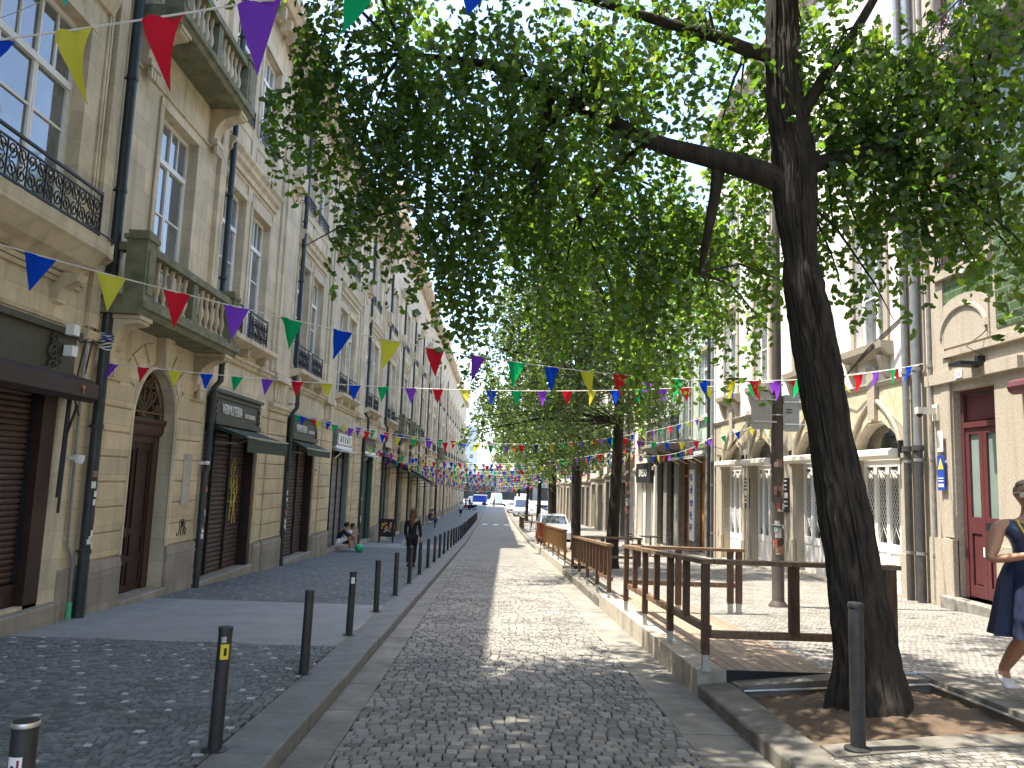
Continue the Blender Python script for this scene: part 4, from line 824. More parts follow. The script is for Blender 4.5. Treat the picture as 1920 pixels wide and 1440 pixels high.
b.build('granite_trim', GRAN, H2)
TILEY = pbr('painted_tiles', (.56, .52, .4), .3, var=.2, vs=7, c2=(.46, .4, .22), spec=.6)
b = MB('R')
for h in r2:
    cy = (h[0] + h[1]) / 2
    for sg in (-1, 1): b = MB('R'); b.prismx([(cy + sg * .25, 3.55), (cy + sg * 1.2, 2.95), (cy + sg * 1.45, 3.5), (cy + sg * 1.3, 3.9), (cy + sg * .25, 3.9)], -.01, .012); b.build('tile_panel', TILEY, H2)
    b = MB('R')
    b.prismx([(cy - .62, 2.98), (cy - .3, 3.16), (cy + .3, 3.16), (cy + .62, 2.98), (cy + .4, 3.42), (cy - .4, 3.42)], -.01, .014); b.build('tile_panel', TILEY, H2)
for h in r2w + r2u: window(H2, 'R', h[0], h[1], h[2], h[3], rows=2, tr=.8)
def white_doors(h, k):
    y0, y1, z0, z1 = h; n = 4; w = (y1 - y0) / n; b = MB('R'); b.box(-.3, -.2, y0, y1, 2.34, 2.44); dd = b.build('shop_doors', WHITE, H2)
    for q in range(n):
        a, c = y0 + q * w + .006, y0 + (q + 1) * w - .006; s = .06; b = MB('R'); b.box(-.3, -.24, a, a + s, z0, 2.335); b.box(-.3, -.24, c - s, c, z0, 2.335)
        for (e, f) in ((z0, z0 + .16), (z0 + .72, z0 + .9), (2.2, 2.335)): b.box(-.3, -.24, a + s, c - s, e, f)
        b.box(-.3, -.265, a + s, c - s, z0 + .16, z0 + .72); b.box(-.3, -.245, a + s + .05, c - s - .05, z0 + .22, z0 + .66)
        L = b.build('door_leaf', WHITE, dd); b = MB('R'); b.box(-.31, -.3, a + s, c - s, z0 + .9, 2.2); b.build('pane', GLASSD, L); b = MB('R')
        z = z0 + .92; gw = c - a - 2 * s
        while z < 2.15:
            b.tube([(-.27, a + s, z), (-.27, c - s, min(2.2, z + gw * 1.6))], .0045, 3, False); b.tube([(-.27, c - s, z), (-.27, a + s, min(2.2, z + gw * 1.6))], .0045, 3, False); z += .16
        b.build('lattice', WHITE, L)
    b = MB('R'); n_ = 12; cy = (y0 + y1) / 2; b.face([(-.28, cy - (y1 - y0) / 2 * math.cos(math.pi * q / n_), 2.44 + .68 * math.sin(math.pi * q / n_)) for q in range(n_ + 1)]); b.build('fanlight_pane', GLASSD, dd)
    b = MB('R'); b.prism([(-.05, 2.34), (.24, 2.34), (.3, 2.4), (.3, 2.5), (.22, 2.54), (-.05, 2.54)], y0 - .05, y1 + .1); c_ = b.build('awning_box', OLDW, H2)
    for ya in (y1 + .1, y0 - .11): b = MB('R'); b.box(.0, .1, ya, ya + .06, 2.36, 2.7); b.build('awning_arm', IRON, c_)
    b = MB('R'); b.chbox(-.3, .06, y0 - .1, y1 + .1, z0 - .5, z0 - .003, .02); b.build('doorstep', GRAN, H2)
for k, h in enumerate(r2): white_doors(h, k)
for k, (y, lab) in enumerate(((21.75, 'dark notice board with white print on the pier behind the street pole'), (25.12, 'dark notice board with white print on the pier left of the street pole'))):
    s_ = thing('notice_board', (XR, y, 1.5), lab, 'sign', 'notice boards'); b = MB('R'); b.box(.0, .03, y - .3, y + .3, 1.0, 1.95); b.build('board', IRON, s_); b = MB('R')
    for q in range(7): b.box(.03, .033, y - .2 + random.random() * .08, y + .2 - random.random() * .1, 1.85 - q * .115, 1.885 - q * .115)
    b.box(.03, .034, y - .2, y + .2, 1.42, 1.54); b.build('lettering', LET, s_)
s_ = thing('notice_board', (XR, 13.95, 2.2), 'blue alarm notice with yellow triangle beside the red door', 'sign'); b = MB('R'); b.box(.095, .105, 13.84, 14.06, 1.72, 2.45 - .1); b.build('board', BLUEP, s_); b = MB('R'); b.prismx([(13.87, 2.1), (14.03, 2.1), (13.95, 2.3)], .105, .11); b.build('triangle', YELP, s_)
b = MB('R'); b.box(.105, .109, 13.87, 14.03, 1.78, 1.84); b.box(.105, .109, 13.87, 14.03, 1.88, 1.9); b.box(.105, .109, 13.87, 14.03, 1.93, 1.95); b.box(.1, .104, 13.86, 14.04, 2.42, 2.8); b.build('lettering', LET, s_)
s_ = thing('wall_camera', (XR - .2, 14.1, 3.1), 'white camera box on an arm left of the red door', 'camera', 'security cameras'); b = MB('R'); b.box(.05, .42, 14.08, 14.2, 3.12, 3.24); b.box(.03, .08, 14.06, 14.22, 3.0, 3.3); b.build('housing', OLDW, s_); b = MB(); b.lathe((XR - .36, 14.14), [(.055, 3.12), (.05, 3.08), (.02, 3.05)], 10); b.build('lens', IRON, s_)
s_ = thing('floodlight', (XR - .3, 12.75, 3.9), 'black floodlight on a cable above the dark red door', 'lamp'); b = MB('R'); b.box(.1, .5, 12.6, 12.95, 3.82, 3.88); b.box(.0, .12, 12.72, 12.82, 3.8, 4.0); b.build('housing', IRON, s_); b = MB('R'); b.tube([(.05, 12.7, 4.0), (.3, 12.75, 4.15), (.1, 12.6, 4.35), (.03, 12.58, 4.45)], .01, 5); b.build('cable', GRAFK, s_)
for z_ in (3.55,): s_ = thing('number_plate', (XR, 13.3, 3.75), 'small enamel house number over the red door', 'sign'); b = MB('R'); b.box(.105, .115, 13.2, 13.4, 3.69, 3.83); b.build('plate', WHITE, s_); text_mesh('number', '11', .12, BLUEP, wallM('R', 13.3, 3.76, .12), s_)
PG = 'grey drainpipes between the white house and the granite house'
drainpipe(15.05, 15, PG, False, 'R', GPIPE, .065, .12, False, 'grey drainpipe at the right end of the white house'); drainpipe(14.62, 14.4, PG, False, 'R', GPIPE, .075, .14, False, 'thicker grey drainpipe nearer the dark red door'); drainpipe(14.28, 14.4, PG, False, 'R', GRAND, .045, .06, False, 'thin brown pipe closest to the dark red door')
drainpipe(28.75, 15, PG, False, 'R', GPIPE, .055, .12, False, 'pale drainpipe at the left end of the white house'); drainpipe(29.25, 12, PG, False, 'R', PIPE, .07, .12, False, 'black drainpipe beside the pale green tiled house')
t = thing('wall_cable', (XR - .1, 16, 4.5), 'bundle of black cables sagging under the window sills of the white house', 'cable'); b = MB('R')
for j in range(3): b.tube([(.12, 15.1, 5.1 + j * .04), (.3, 16.2, 4.6 + j * .05), (.3, 17.4, 4.2), (.15, 18.5, 4.05 + j * .03), (.12, 21, 4.1), (.12, 23, 4.2), (.15, 25, 3.6 - j * .1), (.1, 26.8, 2.9), (.12, 28.6, 3.1)], .014, 5)
b.build('cable', GRAFK, t)
# pale green tiled house
r3 = [(30.2, 31.6, -1.0, 2.75), (32.6, 34.5, -1.05, 2.85), (35.4, 36.9, -1.2, 2.75), (37.6, 39.0, -1.3, 2.75)]
r3w = [(29.7, 30.95, 4.35, 7.0), (32.2, 33.5, 3.6, 6.9), (34.7, 36.0, 3.6, 6.9), (37.4, 38.7, 3.6, 6.9)]; r3u = [(a, b_, z0 + 4.1, z1 + 3.7) for a, b_, z0, z1 in r3w]
H3 = rhouse('pale green tiled house with an iron balcony over dark shopfronts', 29.0, 39.6, 12.2, r3 + r3w + r3u, PALEG, zsplit=3.2, lowm=GRAND)
b = MB('R')
for h in r3w + r3u: surround(b, *h, .16, .05, True)
b.prism([(0, 3.15), (.1, 3.17), (.14, 3.3), (0, 3.34)], 29.02, 39.58); b.build('granite_trim', GRAN, H3)
for h in r3w + r3u: window(H3, 'R', h[0], h[1], h[2], h[3], rows=2, tr=.7)
b = MB('R'); b.prism([(0, 3.2), (.2, 3.1), (.55, 3.22), (.8, 3.38), (.8, 3.5), (0, 3.5)], 31.4, 39.3)
for y in (31.6, 34, 36.5, 39): b.prism([(0, 2.6), (.15, 2.65), (.5, 3.05), (.6, 3.18), (0, 3.18)], y, y + .25)
b.build('balcony', GRAND, H3); railing(H3, 'R', 31.45, 39.2, 3.5, 4.55, .76, 'bars')
for k, h in enumerate(r3):
    b = MB('R'); b.box(-.31, -.25, h[0], h[1], h[2], h[3]); b.build('shopfront', (WARMLIT, BROWND, GLASSD, BROWND)[k], H3); b = MB('R')  # first shopfront carries its orange interior light as plain colour
    for q in (h[0], (h[0] + h[1]) / 2 - .04, h[1] - .08): b.box(-.25, -.2, q, q + .08, h[2], h[3])
    b.box(-.25, -.2, h[0], h[1], 2.0, 2.1); b.build('shop_frame', WARMLIT if k == 1 else OLIVE, H3)
awning(H3, 'R', 30.1, 31.7, 2.9, .5, .1, WCLOTH, .1, OLDW); awning(H3, 'R', 32.5, 34.4, 2.9, .5, .1, WCLOTH, .1, OLDW)
s_ = thing('menu_board', (XR, 32.1, 1), 'tall white board with blue vertical script between the shopfronts of the tiled house', 'sign'); b = MB('R'); b.box(.0, .04, 31.75, 32.45, -.6, 2.3); b.build('board', WHITE, s_)
for k in range(5): b = MB('R'); b.tube([(.045, 32.1 + p_[0], 1.95 - k * .5 + p_[1]) for p_ in scroll((0, 0), .2, k * 1.3, 0, 1.1 + .2 * (k % 2), 14)], .025, 4); b.build('script_mark', BLUEP, s_)
# black and white shop with sign
def simple_house(label, y0, y1, top, wm, low, n, seed, sp=3.1, gz=2.6):
    rnd = random.Random(seed); hs = []; ws = []; w = (y1 - y0) / n; zb = zr(8, (y0 + y1) / 2)
    for k in range(n): a = y0 + k * w + w * .22; hs.append((a, a + w * .56, zb, zb + gz + .9))
    for f in range(3):
        for k in range(n):
            a = y0 + k * w + w * .28; z0_ = zb + 4.9 + f * 3.4
            if z0_ + 2.4 < top: ws.append((a, a + w * .44, z0_, z0_ + 2.3))
    r_ = rhouse(label, y0, y1, top, hs + ws, wm, zsplit=zb + 4.0, lowm=low); b = MB('R')
    for h in hs + ws: surround(b, *h, .16, .05, h in ws)
    b.prism([(0, zb + 3.9), (.12, zb + 3.95), (.12, zb + 4.1), (0, zb + 4.15)], y0 + .02, y1 - .02); b.build('granite_trim', GRAN, r_)
    for h in ws: window(r_, 'R', h[0], h[1], h[2], h[3], rows=2, tr=.6)
    for h in hs:
        b = MB('R'); b.box(-.31, -.25, *h); b.build('shopfront', rnd.choice([BROWND, GLASSD, OLIVE, GREENSH, WHITE, GREYSH]), r_)
    for h in ws[::2]:
        b = MB('R'); b.box(0, .5, h[0] - .2, h[1] + .2, h[2] - .3, h[2] - .16); b.build('balcony', GRAN, r_); railing(r_, 'R', h[0] - .15, h[1] + .15, h[2] - .15, h[2] + .75, .46, 'bars')
    return r_
simple_house('cream house with a black shop sign beyond the tiled house', 39.65, 47.5, 12.0, CREAM, PLASTER, 3, 1)
sg_ = thing('shop_sign', (XR - .1, 41.6, 2.2), 'black sign board with white letters over the glass shop door on the right', 'sign', 'shop signs'); b = MB('R'); b.box(.0, .2, 39.9, 43.9, 1.7, 2.75); b.build('board', IRON, sg_); text_mesh('lettering', 'LA::DO', .55, LET, wallM('R', 41.9, 2.2, .205), sg_, .006, 1.25)
simple_house('white house with iron balconies, mid street on the right', 47.55, 57.5, 13.5, PLASTER, GRAND, 3, 2)
simple_house('narrow cream house farther along on the right', 57.55, 66, 12.0, CREAM, GRAN, 2, 3)
simple_house('pale stone house half hidden by far trees on the right', 66.05, 80, 13.0, GRAN, GRAND, 4, 4)
simple_house('white house near the far end on the right', 80.05, 96, 12.0, PLASTER, GRAN, 4, 5)
simple_house('last cream house on the right', 96.05, 118, 11.5, CREAM, GRAN, 5, 6)
# far end: viaduct wall, tower block, house
t = thing('viaduct', (-6, 203, zg(203)), 'grey stone viaduct closing the far end of the street', 'bridge'); b = MB()
wy = 200; b.box(-45, 45, wy, wy + 6, -.3, 2.3)
for k in range(9): x = -40 + k * 10; b.box(x, x + 1.8, wy, wy + 6, -5.5, -.36)
b.box(-45, 45, wy + 5.2, wy + 5.8, -5.5, -.37); b.build('wall', VIAD, t); b = MB(); b.box(-45, 45, wy - .3, wy + .2, 2.3, 2.55); b.build('parapet', GRAND, t)
for k, (x0, x1, y, z1) in enumerate(((-13, -7.2, 300, 21), (-30, -16.5, 310, 16), (8, 30, 320, 15), (-7, 6, 330, 5))):
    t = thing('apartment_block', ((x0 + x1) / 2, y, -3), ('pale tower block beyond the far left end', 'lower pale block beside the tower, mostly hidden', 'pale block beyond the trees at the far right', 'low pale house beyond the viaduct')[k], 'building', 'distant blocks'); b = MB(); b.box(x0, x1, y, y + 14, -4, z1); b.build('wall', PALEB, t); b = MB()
    n = int((x1 - x0) / 2.4)
    for i in range(n):
        z = 0
        while z < z1 - 2: b = MB(); b.box(x0 + .7 + i * 2.4, x0 + 2 + i * 2.4, y - .1, y + .05, z, z + 1.5); b.build('window', GLASS, t); z += 3
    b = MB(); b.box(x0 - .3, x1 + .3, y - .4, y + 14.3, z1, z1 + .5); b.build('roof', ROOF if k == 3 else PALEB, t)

# ------------------------------------------------------------------ bollards
def bollard(x, y, h, z, lab, sticker=None, grp='steel bollards along the left kerb'):
    t = thing('bollard', (x, y, z), lab, 'bollard', grp)
    return t
pb = MB(); pb.lathe((0, 0), [(.046, 0), (.046, .785), (.043, .8), (.036, .803)], 16); cap = MB(); cap.lathe((0, 0), [(.049, .782), (.05, .798), (.047, .808), (.02, .812)], 16); rg = MB(); rg.lathe((0, 0), [(.085, -.01), (.085, .008), (.05, .018)], 16)
proto = thing('bollard', (-1.735, 3.1, zg(3.1)), 'dark steel bollard in the left bottom corner with a red and white sticker', 'bollard', 'steel bollards along the left kerb')
def loc_build(b, name, m, par, smooth=True):
    o = b.build(name, m, None, smooth, org=(0, 0, 0)); o.parent = par; o.location = (0, 0, 0); return o
loc_build(pb, 'post', STEEL, proto); loc_build(cap, 'cap', STEEL, proto); loc_build(rg, 'base_ring', STEEL, proto)
def sticker(t, z0, z1, a0, a1, mat, r=.0475, name='sticker'):
    b = MB(); n = 6; q = [R(a0 + (a1 - a0) * k / n) for k in range(n + 1)]
    for k in range(n): b.face([(r * math.cos(q[k]), r * math.sin(q[k]), z0), (r * math.cos(q[k + 1]), r * math.sin(q[k + 1]), z0), (r * math.cos(q[k + 1]), r * math.sin(q[k + 1]), z1), (r * math.cos(q[k]), r * math.sin(q[k]), z1)])
    return loc_build(b, name, mat, t, False)
YB = [3.04, 5.5, 7.98, 10.4, 12.75, 15.2]; 
while len(YB) < 34: YB.append(YB[-1] + 2.46)
XB = lambda y: -1.81 + .0022 * max(0, y - 40)
for k, y in enumerate(YB):
    if k == 0: continue
    c = dup(proto, (XB(y), y, zg(y)), {1: 'dark steel bollard with a yellow round sticker near its top, second from the camera', 3: 'dark steel bollard with a white sticker under its cap, fourth from the camera', 9: 'dark steel bollard with a red band, tenth from the camera'}.get(k, 'dark steel bollard on the left kerb, %s from the camera' % ORD[k]))
    c.rotation_euler = (R(random.uniform(-1.2, 1.2)), R(random.uniform(-1.2, 1.2)), random.random() * 6)
    if k in (1, 3, 9): c.rotation_euler = (0, R(1.0), 0)
    if k == 1: sticker(c, .6, .7, -100, -30, YELP); sticker(c, .625, .675, -72, -50, GRAFK, .0485); sticker(c, .71, .75, -100, -60, METAL)
    if k == 3: sticker(c, .66, .74, -110, -50, WHITE)
    if k == 9: sticker(c, .34, .6, -115, -50, STK4_)
pb = MB(); pb.lathe((0, 0), [(.0505, .79), (.0515, .8), (.049, .808)], 16); loc_build(pb, 'cap_rim', METAL, proto)
sticker(proto, .42, .69, -125, -60, WHITE); sticker(proto, .43, .68, -82, -72, STK4_, .0485); sticker(proto, .45, .66, -108, -92, GRAFK, .0485)
c = dup(proto, (2.66, 5.72, zr(2.66, 5.72) + .01), 'dark steel bollard standing alone in front of the near tree pit')
for ch in list(c.children):
    if ch.name.startswith(('sticker', 'cap_rim')): D.objects.remove(ch)
c['group'] = 'steel bollards on the right'; c.scale = (1.12, 1.12, 1.26)

# ------------------------------------------------------------------ terraces: decks and timber fences
def deck(lab, y0, y1, x1=4.12, dz=.137, planks=True):
    t = thing('terrace_deck', (2.9, (y0 + y1) / 2, zg((y0 + y1) / 2)), lab, 'deck', 'terrace decks')
    b = MB(); y = y0
    while y < y1 - .02:
        L = min(1.9, y1 - y); a = [(2.125, y + .004), (2.42, y + .004), (2.42, y + L - .004), (2.125, y + L - .004)]; T = [b.p((q[0], q[1], zg(q[1]) + dz)) for q in a]; U = [b.p((q[0], q[1], zg(q[1]) - .3)) for q in a]
        b.f.append(T); b.mi.append(0)
        for k in range(4): b.f.append([T[k], T[(k + 1) % 4], U[(k + 1) % 4], U[k]]); b.mi.append(0)
        y += L
    b.build('concrete_edge', CONC, t)
    b = MB(); x = 2.43
    while x < x1 - .05:
        w = .118; q = [(x, y0 + .01), (x + w, y0 + .01), (x + w, y1), (x, y1)]; j = random.uniform(-.0015, .0015)
        T = [b.p((p_[0], p_[1], zg(p_[1]) + dz + j)) for p_ in q]; U = [b.p((p_[0], p_[1], zg(p_[1]) + dz - .03)) for p_ in q]; b.f.append(T); b.mi.append(0)
        for k in range(4): b.f.append([T[k], T[(k + 1) % 4], U[(k + 1) % 4], U[k]]); b.mi.append(0)
        x += w + .007
    b.build('planks', PLANK, t); b = MB(); b.box(2.42, x1 + .02, y0 - .012, y0 + .008, zg(y0) - .1, zg(y0) + dz + .012); b.build('end_plate', IRON, t)
    b = MB(); a = [(2.42, y0), (x1, y0), (x1, y1), (2.42, y1)]; b.face([(q[0], q[1], zg(q[1]) + dz - .035) for q in a]); b.build('black_underlay', GRAFK, t); return t  # one flat black sheet below the planks, seen through the gaps
deck('timber terrace deck with concrete edge beside the near tree', 8.06, 15.4); deck('second timber terrace deck, in front of the parked car', 23.4, 38.4)
# rough granite blocks between the decks
b = MB(); y = 15.42
while y < 23.3: L = random.uniform(.45, .9); b.chbox(2.13, 2.13 + .0, y, y + L, 0, 0) if False else b.box(2.12, 2.5, y + .008, y + L - .008, zg(y + L) - .35, zg(y + L) + .06 + random.uniform(-.02, .02)); y += L
tag(b.build('kerb_blocks', KERBM), kind='structure')
def post(t, x, y, z0, z1, w=.075, shoe=True, mat=WOOD):
    b = MB(); b.box(x - w / 2, x + w / 2, y - w / 2, y + w / 2, z0 + (.16 if shoe else 0), z1); p_ = b.build('post' if shoe else 'baluster', mat, t)
    if shoe: b = MB(); b.box(x - w / 2 + .008, x + w / 2 - .008, y - w / 2 + .008, y + w / 2 - .008, z0, z0 + .16); b.box(x - w / 2 - .012, x + w / 2 + .012, y - w / 2 - .012, y + w / 2 + .012, z0, z0 + .012); b.build('post_shoe', SHOE, p_)
    return p_
def rail(t, p0, p1, w, h, name='top_rail', mat=WOODR):
    P0, P1 = Vector(p0), Vector(p1); d = (P1 - P0); n = Vector((-d.y, d.x, 0)).normalized() * w / 2; b = MB(); U = Vector((0, 0, h))
    q = [P0 - n, P0 + n, P1 + n, P1 - n]; i0 = [b.p(tuple(v)) for v in q]; i1 = [b.p(tuple(v + U)) for v in q]; b.f += [i0[::-1], i1] + [[i0[k], i0[(k + 1) % 4], i1[(k + 1) % 4], i1[k]] for k in range(4)]; b.mi += [0] * 6; return b.build(name, mat, t)
def fence(lab, y0, y1, step, hz=(1.06, 1.0), back=None, front=False, zoff=.137, mat=WOOD, x=2.2, dense=0):
    t = thing('timber_fence', (x, (y0 + y1) / 2, zg((y0 + y1) / 2) + zoff), lab, 'fence', 'timber terrace fences')
    zt = lambda y: zg(y) + zoff + hz[0] + (hz[1] - hz[0]) * (y - y0) / (y1 - y0)
    n = max(1, round((y1 - y0) / step))
    for k in range(n + 1):
        y = y0 + (y1 - y0) * k / n; post(t, x, y, zg(y) + zoff, zt(y) - .002, mat=mat)
        if k < n:
            m_ = dense or 1
            for q in range(m_): yy = y + (y1 - y0) / n * (q + 1) / (m_ + 1); post(t, x, yy, zg(yy) + zoff + .44, zt(yy) - .002, .07, False, mat)
    rail(t, (x, y0 - .06, zt(y0)), (x, y1 + .06, zt(y1)), (.13), .045); rail(t, (x + .045, y0 + .045, zg(y0) + zoff + .36), (x + .045, y1 - .045, zg(y1) + zoff + .36), .07, .075, 'mid_rail')
    if front:
        for px, sh in ((3.11, False), (4.1, True)): post(t, px, y0, zg(y0) + zoff + (.0 if sh else .36), zt(y0) - .002, .09 if not sh else .11, sh, mat)
        rail(t, (x + .08, y0, zt(y0) - .001), (4.2, y0, zt(y0) - .001), .13, .045); rail(t, (x + .05, y0, zg(y0) + zoff + .32), (4.05, y0, zg(y0) + zoff + .32), .06, .075, 'mid_rail')
    if back:
        for px in back: post(t, px, y1, zr(px, y1), zt(y1) - .002, .09, True, mat)
        rail(t, (x + .08, y1, zt(y1) - .001), (back[-1] + .08, y1, zt(y1) - .001), .13, .045); rail(t, (x + .05, y1, zg(y1) + zoff + .42), (back[-1] - .05, y1, zg(y1) + zoff + .42), .06, .07, 'mid_rail')
    return t
fence('dark timber fence round the deck beside the near tree', 8.06, 12.8, 1.58, (1.06, 1.0), (3.05, 3.9, 4.04), True)
fence('timber fence on granite blocks, second from the camera', 14.65, 21.3, 1.65, (1.0, .95), (3.0, 4.0), False, .08, dense=2)
RW = pbr('orange_brown_timber', (.25, .13, .05), .6, var=.3, vs=5, st=(6, 6, .8), bump=.3, bs=30)
fence('orange brown timber fence with close uprights, third from the camera', 23.6, 32.8, 2.3, (1.0, 1.0), None, False, .137, RW, dense=4)
RR2 = pbr('red_painted_timber', (.3, .06, .03), .6, var=.25, vs=5)
fence('red painted short fence panel in front of the parked car', 33.2, 38.2, 2.5, (1.05, 1.05), None, False, .137, RR2, dense=3)
fence('dark fence of the terrace beyond the parked car', 56, 64, 2.0, (1.0, 1.0), (3.2, 4.2), False, .06, dense=2)

# ------------------------------------------------------------------ street poles
def pole(x, y, h, r, lab, stick=True):
    z0 = zr(x, y); t = thing('street_pole', (x, y, z0), lab, 'pole', 'street poles'); b = MB()
    b.lathe((x, y), [(r * 1.6, z0 - .01), (r * 1.55, z0 + .03), (r * 1.1, z0 + .09), (r, z0 + .12), (r, 3.15), (r * 1.08, 3.16), (r * 1.08, 3.3), (r * .78, 3.32), (r * .62, z0 + h)], 18); b.build('shaft', GPOLE, t, smooth=True)
    b = MB()
    for z_ in (1.0, 2.95, 3.5): b.lathe((x, y), [(r + .006, z_), (r + .006, z_ + .02)], 16)
    b.build('band', METAL, t)
    if stick:
        rs_ = random.Random(5)
        for k in range(34):
            z_ = rs_.uniform(.5, 2.1); hh = rs_.uniform(.05, .16); a0 = rs_.uniform(-160, -30); b = MB(); q = [R(a0 + rs_.uniform(25, 60) * j / 4) for j in range(5)]; rr = r + .003 + k * .0002
            for j in range(4): b.face([(x + rr * math.cos(q[j]), y + rr * math.sin(q[j]), z_), (x + rr * math.cos(q[j + 1]), y + rr * math.sin(q[j + 1]), z_), (x + rr * math.cos(q[j + 1]), y + rr * math.sin(q[j + 1]), z_ + hh), (x + rr * math.cos(q[j]), y + rr * math.sin(q[j]), z_ + hh)])
            b.build('sticker', rs_.choice([STK1, STK2, STK3, STK3, STK1, GRAFK, STK3, STK4]), t)
    return t
GPOLE = pbr('weathered_pole', (.075, .06, .052), .6, .1, var=.25, vs=6, streak=.3)
STK2 = pbr('paper_teal', (.12, .25, .24), .7, var=.4, vs=25); STK4 = pbr('paper_red', (.35, .06, .05), .7, var=.4, vs=25)
pole(5.05, 13.8, 7.8, .105, 'weathered street pole covered in stickers behind the near terrace fence'); pole(5.15, 30, 7.5, .09, 'second street pole, farther back beside the second tree'); pole(5.2, 47, 7.5, .09, 'third street pole beyond the parked car', False)
def rplate(name, c, w, h, ang, lab, wr=True):
    t = thing('road_sign', (c[0], c[1], c[2] - h / 2), lab, 'road sign', 'road signs on the street pole'); b = MB(); P = []
    for (sx, sz, a0) in ((1, -1, -90), (1, 1, 0), (-1, 1, 90), (-1, -1, 180)):
        for k in range(5): a = R(a0 + 22.5 * k); P.append((sx * (w / 2 - .06) + .06 * math.cos(a), sz * (h / 2 - .06) + .06 * math.sin(a)))
    b.M = Matrix.Translation(c) @ Matrix.Rotation(R(ang), 4, 'Z'); i0 = [b.p((x, -.01, z)) for x, z in P]; i1 = [b.p((x, .01, z)) for x, z in P]; n = len(P); b.f += [i0, i1[::-1]] + [[i0[k], i0[(k + 1) % n], i1[(k + 1) % n], i1[k]] for k in range(n)]; b.mi += [0] * (n + 2); b.build('plate', PLATEG, t)
    b = MB(); b.M = Matrix.Translation(c) @ Matrix.Rotation(R(ang), 4, 'Z')
    for z in (-.2, .2): b = MB(); b.M = Matrix.Translation(c) @ Matrix.Rotation(R(ang), 4, 'Z'); b.box(-w / 2 + .04, w / 2 + .1, -.035, -.012, z - .012, z + .012); b.build('bracket', METAL, t)
    if wr:
        b = MB()
        for q in range(14): b.box(c[0] - .08 + (q % 7) * .024, c[0] - .066 + (q % 7) * .024 + .004 * (q % 3), c[1] - .014, c[1] - .012, c[2] + .05 - (q // 7) * .05, c[2] + .075 - (q // 7) * .05)
        b.M = None; b.build('small_print', GRAFK, t)
rplate('s', (4.74, 13.72, 3.03), .38, .68, 4, 'blank grey back of a rounded sign plate left of the street pole', False); rplate('s', (5.28, 13.76, 3.0), .3, .66, -8, 'narrower grey sign back with small print right of the street pole')
t = thing('street_light', (5.05, 13.8, 3.5), 'small black lamp head on an arm above the sign plates', 'lamp'); b = MB(); b.tube([(5.0, 13.8, 3.3), (4.6, 13.8, 3.55), (4.4, 13.8, 3.58)], .02, 6); b.box(4.15, 4.45, 13.7, 13.9, 3.53, 3.6); b.build('lamp_head', IRON, t)

# ------------------------------------------------------------------ trees
def trunk_mesh(b, spine, seg, dz, amp, seed=0):
    P = [Vector(q[:3]) for q in spine]; Rr = [q[3] for q in spine]; L = [0]
    for a, c in zip(P, P[1:]): L.append(L[-1] + (c - a).length)
    n = int(L[-1] / dz); rings = []
    def at(s):
        for k in range(len(L) - 1):
            if s <= L[k + 1] + 1e-9:
                t = (s - L[k]) / (L[k + 1] - L[k]); p0 = P[max(k - 1, 0)]; p1 = P[k]; p2 = P[k + 1]; p3 = P[min(k + 2, len(P) - 1)]
                v = .5 * ((2 * p1) + (p2 - p0) * t + (2 * p0 - 5 * p1 + 4 * p2 - p3) * t * t + (3 * p1 - p0 - 3 * p2 + p3) * t ** 3); t2 = t * t * (3 - 2 * t); return v, Rr[k] + (Rr[k + 1] - Rr[k]) * t2
        return P[-1], Rr[-1]
    up = None
    for k in range(n + 1):
        v, r = at(L[-1] * k / n); v2, _ = at(min(L[-1], L[-1] * k / n + .02)); v1, _ = at(max(0, L[-1] * k / n - .02)); t = (v2 - v1).normalized()
        if up is None: up = Vector((0, 1, 0)) if abs(t.y) < .9 else Vector((1, 0, 0))
        a = t.cross(up).normalized(); c = a.cross(t).normalized(); up = c; ring = []
        for j in range(seg):
            th = 2 * math.pi * j / seg; ca, sa = math.cos(th), math.sin(th); s = L[-1] * k / n
            rid = 1 - abs(noise.noise((ca * 7, sa * 7, s * 1.6 + seed))) * 2.4; rid2 = 1 - abs(noise.noise((ca * 16, sa * 16, s * 3.2 + seed + 9))) * 2.2; bmp = noise.noise((ca * 1.1, sa * 1.1, s * .9 + seed + 20))
            rr = r * (1 + .1 * bmp) + amp * (rid * .6 + rid2 * .4 - .5) * min(1, r / .12)
            if seed == 1 and s < 1.0: rr += .16 * max(0, math.cos(th * 2.5 + .6)) * (1 - s) ** 2 * .8
            ring.append(b.p(v + (a * ca + c * sa) * rr))
        rings.append(ring)
    for k in range(n):
        for j in range(seg): b.f.append([rings[k][j], rings[k][(j + 1) % seg], rings[k + 1][(j + 1) % seg], rings[k + 1][j]]); b.mi.append(0)
